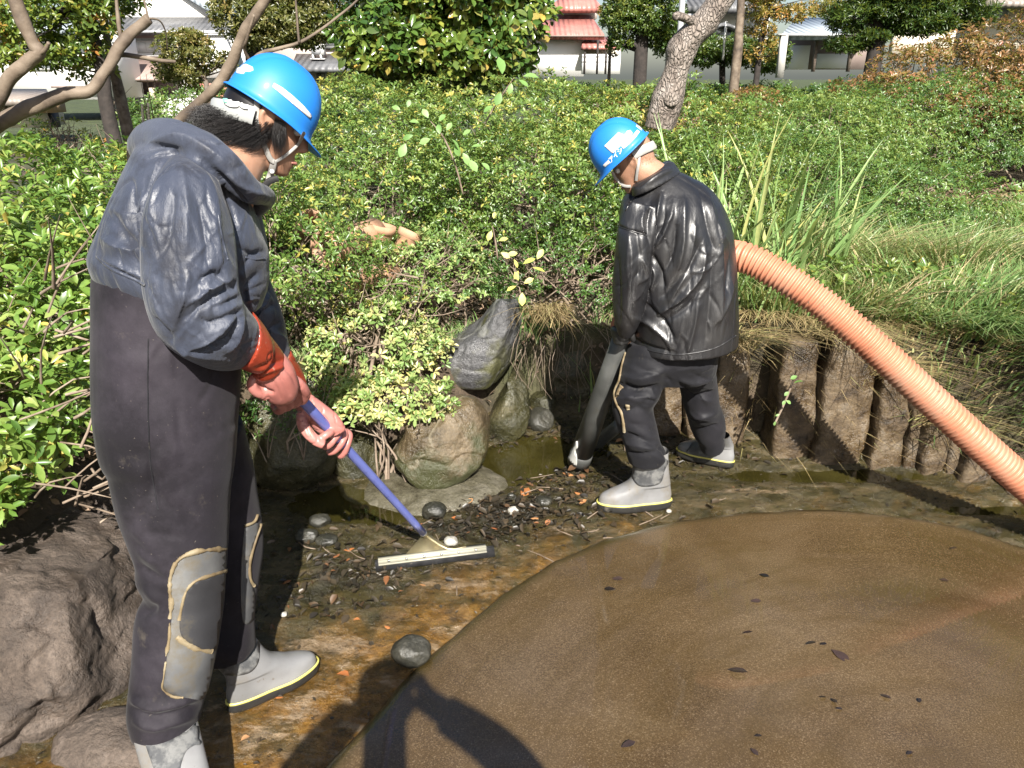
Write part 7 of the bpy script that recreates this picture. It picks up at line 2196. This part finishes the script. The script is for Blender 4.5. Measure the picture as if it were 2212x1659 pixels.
for pts, a, w in [
    ([(625, 600), (605, 720), (575, 900)], .020, 8), ([(560, 690), (550, 800), (560, 930)], -.020, 7), ([(690, 720), (640, 850), (590, 930)], .018, 8), ([(650, 700), (640, 780), (600, 860)], -.012, 6), ([(520, 700), (500, 780), (530, 850)], .014, 7),
    ([(770, 640), (765, 900), (735, 1060)], .018, 10), ([(720, 800), (700, 960), (650, 1080)], -.018, 8), ([(840, 800), (800, 1040), (690, 1260)], .016, 9), ([(870, 930), (780, 1090), (640, 1240)], -.020, 9),
    ([(905, 970), (870, 1120), (740, 1270), (620, 1350)], .022, 9), ([(880, 1200), (780, 1320), (640, 1400)], -.014, 10), ([(930, 600), (960, 760), (1040, 900)], .014, 12), ([(880, 620), (920, 800), (960, 940)], -.012, 10),
    ([(1000, 880), (1010, 1150), (985, 1400)], .014, 11), ([(950, 1000), (940, 1250), (910, 1500)], -.014, 14), ([(1080, 1150), (1040, 1280), (985, 1390)], .018, 8), ([(1060, 1000), (1050, 1120), (1030, 1200)], -.012, 8),
    ([(570, 980), (620, 1080), (640, 1180)], -.022, 9), ([(560, 1040), (590, 1110), (560, 1200)], .016, 7), ([(500, 1000), (540, 1100), (500, 1150)], .012, 7), ([(420, 820), (440, 1000), (430, 1200)], .010, 12), ([(470, 840), (490, 1000), (480, 1120)], -.010, 9),
    ([(540, 1300), (640, 1400), (700, 1500)], -.018, 9), ([(480, 1380), (560, 1420), (680, 1540)], .016, 9), ([(450, 1500), (560, 1560), (700, 1590)], -.010, 6), ([(860, 1300), (830, 1450), (800, 1580)], .012, 10),
    ([(360, 800), (440, 830), (530, 855)], -.010, 5), ([(720, 480), (860, 560), (960, 660)], -.006, 8), ([(420, 640), (500, 560), (600, 500), (690, 460)], -.014, 7), ([(400, 700), (480, 610), (560, 560)], .010, 8), ([(350, 1000), (360, 1200), (360, 1400)], -.008, 8)]:
    S2.append((L_(z6, *pts), a, w))
sculpt(jm2, [(p_, a_ * 0.95, w_ * 0.9) for p_, a_, w_ in S2], 1.0, 0.15, True)
sculpt(jm2, fine_folds(30, (1390, 420, 1580, 740), 95, .004, 3.5, 15) + fine_folds(14, (1330, 480, 1400, 700), 90, .0035, 3, 16), 1.0, 0.15, True)
creases(jm2, 0.005, 5.5, 23, (1.5, 1.5, 0.45), 0.08, 0.05)
jak2 = put("raincoat", jm2, MT['pvc_black'], root2)
colr = fuse([loft([P(1366, 425, 2.95) * .5 + P(1472, 372, 3.0) * .5, P(1364, 412, 2.95) * .5 + P(1466, 366, 3.0) * .5, P(1366, 400, 2.95) * .5 + P(1456, 352, 3.0) * .5, P(1373, 395, 2.95) * .5 + P(1448, 346, 3.0) * .5],
                  [(P(1472, 372, 3.0) - P(1366, 425, 2.95)) / 2, (P(1466, 366, 3.0) - P(1364, 412, 2.95)) / 2, (P(1456, 352, 3.0) - P(1366, 400, 2.95)) / 2, (P(1448, 346, 3.0) - P(1373, 395, 2.95)) / 2 * .9],
                  [(0.02, .095, 0), (0.02, .092, 0), (0.02, .088, 0.01), (.02, .078, .01)], 32)], 0.005, 4)
sculpt(colr, [(L_(z6, (480, 540), (560, 470), (660, 400)), -.008, 5), (L_(z6, (540, 520), (620, 470), (690, 440)), .010, 6)], 1)
put("collar", colr, MT['pvc_black'], jak2)
jb2 = bvh_of(jm2)
for l in (L_(z6, (352, 800), (420, 822), (530, 855)), L_(z6, (400, 700), (440, 630), (540, 550)), L_(z6, (440, 1545), (580, 1590), (750, 1608), (960, 1570), (1095, 1490))):
    r_ = ribbon(jb2, l, .005, .002, .0004, 4)
    if r_: put("seam", r_, MT['pvc_black'], jak2)
# hand round the top of the pipe
TA, TB = P(1358, 690, 2.94), G(1250, 998, 0.03)
gh = [ball(P(1346, 722, 2.915), (.035, .028, .045), 16, 12)]
for i in range(4):
    a = P(1340 + i * 2, 716 + i * 8, 2.90)
    gh.append(finger([a, a + (-.018, .02, -.004), a + (-.020, .05, -.006), a + (.01, .07, -.006)], [.013, .013, .012, .010]))
gh.append(finger([P(1356, 712, 2.89), P(1364, 724, 2.885), P(1368, 736, 2.90)], [.014, .013, .010]))
put("glove", fuse(gh, 0.004, 2), MT['glove_black'], root2)

MH2 = frame(R(157), R(42), -R(13))
hc2 = P(1341.0, 326.8, 2.95)
hel2, hb2 = helmet(root2, MH2, hc2, 0.820)
def stick(nm, poly, lf=.0014, step=3, sub=2):
    try:
        q = patch(hb2, poly, lf, step, sub, False)
        put(nm, q, MT['sticker'], hel2)
    except Exception as ex: print(nm, ex)
stick("sticker", L_(zk, (485, 690), (795, 388), (930, 445), (985, 360), (1060, 340), (1105, 400), (1090, 450), (1010, 520), (880, 660), (670, 860)))
stick("sticker", L_(zk, (455, 1110), (570, 1005), (625, 1060), (500, 1160)), .0014, 2)
stick("sticker", L_(zk, (860, 690), (1000, 560), (1130, 430), (1210, 335), (1270, 375), (1180, 500), (1040, 650), (900, 760)))
stick("sticker", L_(zk, (1195, 185), (1330, 285), (1310, 345), (1190, 250)))
cu = bpy.data.curves.new("name_text", 'FONT'); cu.body = "アイシ"; cu.size = 1.0; cu.extrude = 0.0; cu.offset = 0.028
to = bpy.data.objects.new("tmp", cu); COL.objects.link(to)
dg = bpy.context.evaluated_depsgraph_get()
tm = bpy.data.meshes.new_from_object(to.evaluated_get(dg)); bpy.data.objects.remove(to)
if len(tm.vertices):
    tv = np.array([v.co[:] for v in tm.vertices]); tf = [tuple(p.vertices) for p in tm.polygons]
    mn, mx = tv.min(0), tv.max(0)
    o_, ex_, ey_ = np.array(zk(640, 1065)), np.array(zk(905, 800)) - np.array(zk(640, 1065)), np.array(zk(570, 965)) - np.array(zk(640, 1065))
    W = []
    for v in tv:
        q = o_ + ex_ * ((v[0] - mn[0]) / (mx[0] - mn[0])) + ey_ * ((v[1] - mn[1]) / (mx[1] - mn[1]))
        l, n = cast(hb2, q[0], q[1])
        W.append(l + n * .0014 if l is not None else P(q[0], q[1], 2.9))
    put("lettering", (np.array(W), tf), MT['sticker'], hel2)
hbody2 = bvh_of(bm2)
put("chin_strap", strap_line(hbody2, L_(zk, (1255, 850), (1235, 1050), (1215, 1250), (1195, 1440)), .011, 2.93), MT['strap'], hel2)
put("chin_strap", strap_line(hbody2, L_(zk, (660, 1260), (730, 1400), (850, 1510), (960, 1570), (1080, 1570)), .011, 2.93), MT['strap'], hel2)
hbv2 = np.array(hbv) * 0.86 @ frame(R(180 - 12), R(34)).T + head2 + M2[:, 2] * .006
put("head_band", (hbv2, hbf), MT['strap'], hel2)

# ============ the photographer, whose shadow falls into the picture
root3 = thing("person", "photographer in dark clothes holding up a camera, seen only as the shadow in front", "person", (0.0, -0.26, 0.02))
M3 = frame(R(90), R(12))
head3 = np.array([-0.02, -0.22, 1.70])
hx, hyy = -0.02, -0.30
body3 = head_parts(M3, head3)
body3.append(limb([(hx, hyy, 1.40), (hx, hyy + .03, 1.52), head3 - (0, .02, .05)], [.075, .06, .06], 16, 4))
body3.append(loft([(hx, hyy, .86), (hx, hyy, 1.0), (hx, hyy, 1.2), (hx, hyy, 1.36), (hx, hyy, 1.44), (hx, hyy, 1.49)], [(.18, 0, 0), (.17, 0, 0), (.19, 0, 0), (.215, 0, 0), (.19, 0, 0), (.08, 0, 0)], [(0, .12, 0), (0, .11, 0), (0, .13, 0), (0, .125, 0), (0, .10, 0), (0, .06, 0)], 24))
body3.append(limb([(.19, hyy, 1.40), (.38, hyy + .03, 1.30), (.30, hyy + .08, 1.52), (.085, -.14, 1.64)], [(.062), (.056), (.048), (.036)], 14, 5))
body3.append(limb([(-.22, hyy, 1.40), (-.34, hyy + .04, 1.22), (-.25, hyy + .12, 1.45), (-.085, -.14, 1.63)], [(.062), (.056), (.048), (.036)], 14, 5))
for s in (-1, 1):
    body3.append(limb([(hx + s * .09, hyy, .90), (hx + s * .11, hyy + .02, .5), (hx + s * .12, hyy, .10)], [.10, .072, .05], 14, 4))
    hnd = np.array([s * .075, -.125, 1.645])
    body3.append(ball(hnd, (.026, .04, .045), 12, 10))
    for i in range(4):
        a = hnd + (0, .03, .03 - .02 * i)
        body3.append(finger([a - (0, .02, 0), a + (-s * .006, .012, 0), a + (-s * .03, .020, 0)], [.011, .010, .009]))
    body3.append(finger([hnd + (0, -.02, -.01), hnd + (-s * .03, -.035, -.01), hnd + (-s * .045, -.03, 0)], [.012, .011, .009]))
bm3 = fuse(body3, 0.011, 3)
put("body", bm3, MT['skin'], root3)
jv = [loft([(hx, hyy, .82), (hx, hyy, 1.0), (hx, hyy, 1.2), (hx, hyy, 1.36), (hx, hyy, 1.45), (hx, hyy, 1.52)], [(.21, 0, 0), (.20, 0, 0), (.22, 0, 0), (.235, 0, 0), (.21, 0, 0), (.09, 0, 0)], [(0, .15, 0), (0, .14, 0), (0, .15, 0), (0, .145, 0), (0, .12, 0), (0, .075, 0)], 24),
      limb([(.19, hyy, 1.40), (.38, hyy + .03, 1.30), (.30, hyy + .08, 1.52), (.13, -.16, 1.62)], [.08, .075, .062, .05], 14, 5), limb([(-.22, hyy, 1.40), (-.34, hyy + .04, 1.22), (-.25, hyy + .12, 1.45), (-.13, -.16, 1.61)], [.08, .075, .062, .05], 14, 5)]
put("jacket", fuse(jv, 0.012, 3), MT['cloth_dark'], root3)
tv_ = [limb([(hx + s * .09, hyy, .92), (hx + s * .11, hyy + .02, .5), (hx + s * .12, hyy, .06)], [.115, .09, .08], 14, 4) for s in (-1, 1)]
put("trousers", fuse(tv_, 0.012, 3), MT['cloth_dark'], root3)
for s in (-1, 1):
    boot(root3, (hx + s * .12, hyy - .08, .02), (hx + s * .15, hyy + .20, .02), (0, 0, 0))
put("hair", (ball((0, 0, 0), 1, 24, 18)[0] * np.array([.098, .082, .075]) @ M3.T + head3 + M3[:, 2] * .055 - M3[:, 0] * .02, ball((0, 0, 0), 1, 24, 18)[1]), MT['hair'], root3)
cm = thing("camera_body", "small black compact camera in the photographer's hands", "camera", (0, -.09, 1.68))
put("case", box((0, -.092, 1.676), (.105, .026, .062)), MT['black_plastic'], cm)
put("lens_barrel", limb([(0, -.078, 1.68), (0, -.05, 1.68)], [.024, .022], 20, 1), MT['black_plastic'], cm)
# ------------------------------------------------------------------ squeegee
sq = thing("squeegee", "floor squeegee with a lilac blue handle and cream metal blade holder, pulled across the mud", "squeegee", tuple(HB))
put("handle", limb([HA, HA + (HB - HA) * .5, HB], [.0135, .0135, .0135], 20, 4), MT['handle'], sq)
dirh = nrm(HB - HA)
put("socket", limb([HB - dirh * .012, HB + dirh * .02, HB + dirh * .036], [.0145, .0125, .009], 18, 2), MT['brass'], sq)
put("ring", limb([HB - dirh * .012, HB - dirh * .004], [.0152, .0152], 20, 1), MT['steel'], sq)
def zs(x, y): return (810 + x * .13427, 1107 + y * .13427)
# blade: from lower left to upper right end on the ground
qa, qb = G(*zs(10, 930), 0.004), G(*zs(1930, 690), 0.004)
ex = nrm(qb - qa); Lq = np.linalg.norm(qb - qa)
ez = np.array([0, 0, 1.0]); ey = nrm(np.cross(ez, ex))          # away from the camera
def qbox(x0, x1, y0, y1, z0, z1, tilt=0.0):
    V = []
    for z in (z0, z1):
        for x, y in ((x0, y0), (x1, y0), (x1, y1), (x0, y1)):
            V.append(qa + ex * x + ey * (y + tilt * z) + ez * z)
    return np.array(V), [(0, 3, 2, 1), (4, 5, 6, 7), (0, 1, 5, 4), (1, 2, 6, 5), (2, 3, 7, 6), (3, 0, 4, 7)]
TL = 0.6
put("rubber_blade", join(qbox(0, Lq, .0, .006, -.004, .026, TL), qbox(.0, Lq, .009, .014, 0.0, .026, TL)), MT['rubber'], sq)
put("blade_holder", join(qbox(.012, Lq - .030, -.007, -.001, .015, .019, TL), qbox(.012, Lq - .030, -.003, .015, .019, .031, TL), qbox(.012, Lq - .030, -.006, .015, .031, .034, TL)), MT['alu'], sq)
for k in range(6):
    x = .05 + (Lq - .12) * k / 5
    c_ = qa + ex * x + ey * (-.0035 + TL * .025) + ez * .025
    put("rivet", ball(c_, (.0055, .004, .0055), 12, 8), MT['steel'], sq)
mid = qa + ex * (Lq * .45) + ey * (.010 + TL * .032) + ez * .034
tp = HB + dirh * .030
br = np.array([mid - ex * .085, mid + ex * .085, tp + ex * .012 + ez * .004, tp - ex * .012 + ez * .004])
br = np.vstack([br, br - ez * .004])
put("bracket", (br, [(0, 1, 2, 3), (7, 6, 5, 4), (0, 4, 5, 1), (1, 5, 6, 2), (2, 6, 7, 3), (3, 7, 4, 0)]), MT['brass'], sq)
put("brace", limb([tp, mid + ex * .07, mid + ex * .14], [.006, .005, .004], 10, 3), MT['brass'], sq)

# ------------------------------------------------------------------ suction pipe and hose
sp = thing("suction_pipe", "scuffed grey suction pipe held slanting to the mud by the bending worker", "pipe", tuple(TB))
ax = nrm(TB - TA)
def cone_pipe(a, b, r0, r1, t=.005, n=40):
    x = nrm(np.cross(ax, [0, 0, 1.0])); y = np.cross(ax, x); V = []
    for p, r in ((a, r0), (a + (b - a) * .5, (r0 + r1) / 2), (b, r1), (b, r1 - t), (a, r0 - t)):
        for k in range(n):
            q = 2 * math.pi * k / n
            V.append(p + (x * math.cos(q) + y * math.sin(q)) * r)
    F = [(i * n + k, i * n + (k + 1) % n, ((i + 1) % 5) * n + (k + 1) % n, ((i + 1) % 5) * n + k) for i in range(5) for k in range(n)]
    return np.array(V), F
put("tube", cone_pipe(TA, TB, 0.036, 0.052), MT['pipe'], sp)
tip = cone_pipe(TB - ax * .075, TB + ax * .002, 0.0512, 0.0534)
# scuffed pale tongue on the camera side of the mouth
tv = tip[0].copy()
u_, v_ = proj(tv)
put("scuffed_tip", tip, MT['pipe'], sp)
pb = BVHTree.FromPolygons([tuple(x) for x in tip[0]], [tuple(q) for q in tip[1]])
try:
    put("scuff", patch(BVHTree.FromPolygons([tuple(x) for x in cone_pipe(TA, TB, 0.0365, 0.0537)[0]], [tuple(q) for q in cone_pipe(TA, TB, 0.0365, 0.0537)[1]]),
                       L_(zr, (112, 1160), (165, 1050), (175, 1090), (160, 1110), (170, 1150), (168, 1205), (140, 1190)), .0012, 4), MT['pipe_tip'], sp)
except Exception as ex_: print("scuff", ex_)
put("branch_pipe", pipe_vf(P(1345, 912, 3.34), G(1284, 962, 0.04), 0.030, 0.003, 0.0, 28), MT['pipe'], sp)

hp = [P(1352, 706, 2.98), P(1380, 660, 3.24), P(1450, 590, 3.34), P(1530, 552, 3.24), P(1583, 552, 3.10), P(1640, 570, 3.03), P(1760, 644, 2.92), P(1880, 742, 2.83), P(2000, 853, 2.76), P(2120, 962, 2.70), P(2220, 1050, 2.65), P(2400, 1205, 2.55), P(2620, 1390, 2.42)]
q = smooth_rows(hp, 60)
seg = np.linalg.norm(np.diff(q, axis=0), axis=1); s = np.concatenate([[0], np.cumsum(seg)])
pitch = 0.0195
k = int(s[-1] / pitch * 8)
t = np.linspace(0, s[-1], k)
c = np.stack([np.interp(t, s, q[:, i]) for i in range(3)], 1)
T = nrmN(np.gradient(c, axis=0))
for _ in range(30): T[1:-1] = nrmN(T[:-2] + 2 * T[1:-1] + T[2:])
a_ = np.array([0, 0, 1.0]); A = []
for tt in T:
    a_ = nrm(a_ - tt * (a_ @ tt)); A.append(a_)
A = np.array(A); B = np.cross(T, A)
ph = 2 * math.pi * (t + 0.004 * fbm(np.stack([t * 9, t * 0, t * 0], 1), 3, 2)) / pitch
rr = 0.0550 + 0.0058 * np.sign(np.cos(ph)) * np.abs(np.cos(ph)) ** 0.7
v, f = loft(c, A * rr[:, None], B * rr[:, None], 32, True)
hs_ = thing("suction_hose", "thick orange corrugated suction hose sweeping from the right edge to the bending worker", "hose", tuple(P(2100, 945, 2.7)))
put("hose", (v, f), MT['hose'], hs_)
put("cuff", limb([TA - ax * .02, TA + ax * .03], [.050, .050], 28, 1), MT['black_plastic'], hs_)

# ------------------------------------------------------------------ leaves and litter on the wet bed and the slab
rng = np.random.default_rng(77)
def bed_keep(x, y): return (sdist(x, y, SLAB) > 0.03) & (sdist(x, y, POND) < -0.06)
rr_ = np.random.default_rng(9)
def keepz(x, y): return bed_keep(x, y) & (rr_.uniform(size=x.shape) < zone(x, y, SP) * (0.25 + 1.6 * np.clip(sludge(x, y), 0, 1)))
litter("wet_leaf_litter", 17000, -1.3, 1.4, 2.0, 4.0, keepz, bed_z, MT['litter'], 0.036, rng, 0.4, 0.004)
litter("wet_leaf_litter", 1400, -1.3, 2.2, 1.4, 3.9, bed_keep, bed_z, MT['litter'], 0.020, rng, 0.25, 0.002)

FL = [leaf_shape("fallen_leaf", MT['fallen'], 1, .62, .35, -.25, 4), leaf_shape("fallen_leaf", MT['fallen'], 1, .5, -.3, .2, 4), leaf_shape("fallen_leaf", MT['fallen'], 1, .75, .5, .1, 4)]
DL = [leaf_shape("dark_leaf", MT['dark_leaf'], 1, .5, .2, .05, 4), leaf_shape("dark_leaf", MT['dark_leaf'], 1, .36, .3, -.1, 4)]
def surf_z(x, y):
    a = np.array([x]); b = np.array([y])
    return float(max(bed_z(a, b)[0], slab_z(a, b)[0] if sdist(a, b, SLAB)[0] < .05 else -1))
def fallen(label, u, v, px, ang, kind='o', group="fallen leaves on the pond floor", name="fallen_leaf", shade=None):
    p = G(u, v, 0.0)
    p = G(u, v, surf_z(p[0], p[1]) + .004)
    zc = (p - CAMV) @ FWD
    L = px * zc / FD
    me = (FL if kind == 'o' else DL)[int(abs(u * 7 + v)) % (3 if kind == 'o' else 2)]
    o = bpy.data.objects.new(name, me); COL.objects.link(o)
    o.location = tuple(p); o.rotation_euler = (R((u * 13) % 30 - 15), R((v * 17) % 24 - 16), R(ang)); o.scale = (L, L, L)
    tag(o, label, "leaf", group)
O = [("curled orange leaf left of the squeegee's left end", 742, 1188, 44, 20), ("small orange leaf below the curled one near the squeegee", 718, 1206, 22, 60), ("orange leaf in the moss beside the blue handle", 841, 1026, 22, 30),
     ("biggest orange leaf lying near the white pebble", 1128, 1072, 46, 70), ("orange leaf below the mouth of the suction pipe", 1194, 1003, 36, 20), ("orange leaf fragment just under the pipe's mouth", 1215, 1021, 26, -30),
     ("tan leaf on the pale mud by the toe of the rear boot", 727, 1456, 30, -15), ("tan leaf under the sole of the rear boot", 592, 1506, 30, 10), ("orange scrap in the shadow's edge by the rear knee", 610, 1262, 18, 30),
     ("orange scrap left of the squeegee blade", 748, 1212, 16, 80), ("orange scrap beside the dark cobble behind the squeegee", 1006, 1088, 20, 45), ("rust leaf right of the blue handle's end", 975, 1118, 20, -20),
     ("orange scrap right of the white pebble", 1146, 1120, 18, 10), ("small rust scrap between the pebble and the boot", 1180, 1136, 20, 70), ("rust scrap at the mud's edge right of the squeegee", 1060, 1140, 20, 5), ("orange scrap above the squeegee's right end", 1030, 1118, 18, 50),
     ("tan scrap near the bending worker's toe", 1250, 1090, 20, 15), ("tan leaf behind the bending worker's front toe", 1240, 1062, 24, -40), ("orange leaf near the leg behind the suction pipe", 1330, 955, 22, 20),
     ("brown leaf on the rusty algae near the bottom edge", 520, 1600, 20, 35), ("rust leaf on the slope below the squeegee", 905, 1262, 16, 15), ("rust scrap on the rock's mortar ring", 876, 1024, 14, 50), ("pale scrap on the mud left of the slab", 830, 1352, 16, -20), ("pale stick like leaf on the mud by the toe", 762, 1340, 16, 0)]
for l, u, v, px, an in O: fallen(l, u, v, px, an)
D = [("dark oval leaf on the slab, largest of the dark leaves", 1572, 1446, 42, -20), ("dark curled leaf in the middle of the slab", 1797, 1403, 44, -55), ("small dark leaf beside the curled leaf on the slab", 1740, 1392, 24, 5), ("dark leaf near the bottom edge of the slab", 1342, 1614, 34, 20),
     ("narrow dark leaf high on the slab", 1640, 1240, 22, -35), ("dark sliver below the narrow dark leaf", 1622, 1298, 22, -5), ("dark fleck at the left of the slab's upper part", 1322, 1250, 24, -5), ("dark fleck above the oval leaf", 1604, 1368, 22, 0), ("dark fleck left of the curled leaf", 1772, 1392, 14, 0),
     ("dark twig like leaf left on the slab", 1330, 1272, 26, 200), ("dark leaf low on the right part of the slab", 1902, 1500, 22, -35), ("dark seed like leaf low in the middle", 1770, 1506, 16, 10), ("dark leaf low in the middle right of the seed like one", 1796, 1508, 18, -70), ("small dark leaf below the seed like one", 1806, 1530, 14, 0),
     ("dark fleck far right on the slab", 1986, 1518, 14, 60), ("dark leaf at the bottom of the slab, middle", 1622, 1616, 22, -60), ("dark fleck above the bottom middle leaf", 1630, 1590, 16, 0), ("dark fleck at the upper right of the slab near the hose shadow", 2052, 1186, 16, 10), ("thin dark leaf at the right of the slab", 2030, 1252, 20, 0), ("dark fleck at the bottom right of the slab", 1960, 1630, 18, 30)]
for l, u, v, px, an in D: fallen(l, u, v, px, an, 'd', "dark leaves on the slab", "dark_leaf")
rp = []
rg = np.random.default_rng(3)
for _ in range(60):
    x, y = rg.uniform(-.9, .9), rg.uniform(2.3, 3.6)
    if not bed_keep(np.array([x]), np.array([y]))[0]: continue
    z = surf_z(x, y) + .006; a = rg.uniform(0, 3.14); L = rg.uniform(.04, .14)
    d = np.array([math.cos(a), math.sin(a), rg.normal(0, .08)])
    p0 = np.array([x, y, z])
    rp.append(([p0, p0 + d * L * .5 + rg.normal(0, .006, 3) * (1, 1, .3), p0 + d * L], [.0022, .002, .001]))
tag(put("twig_litter", tubes_mesh(rp, 5), MT['twig']), kind="stuff")
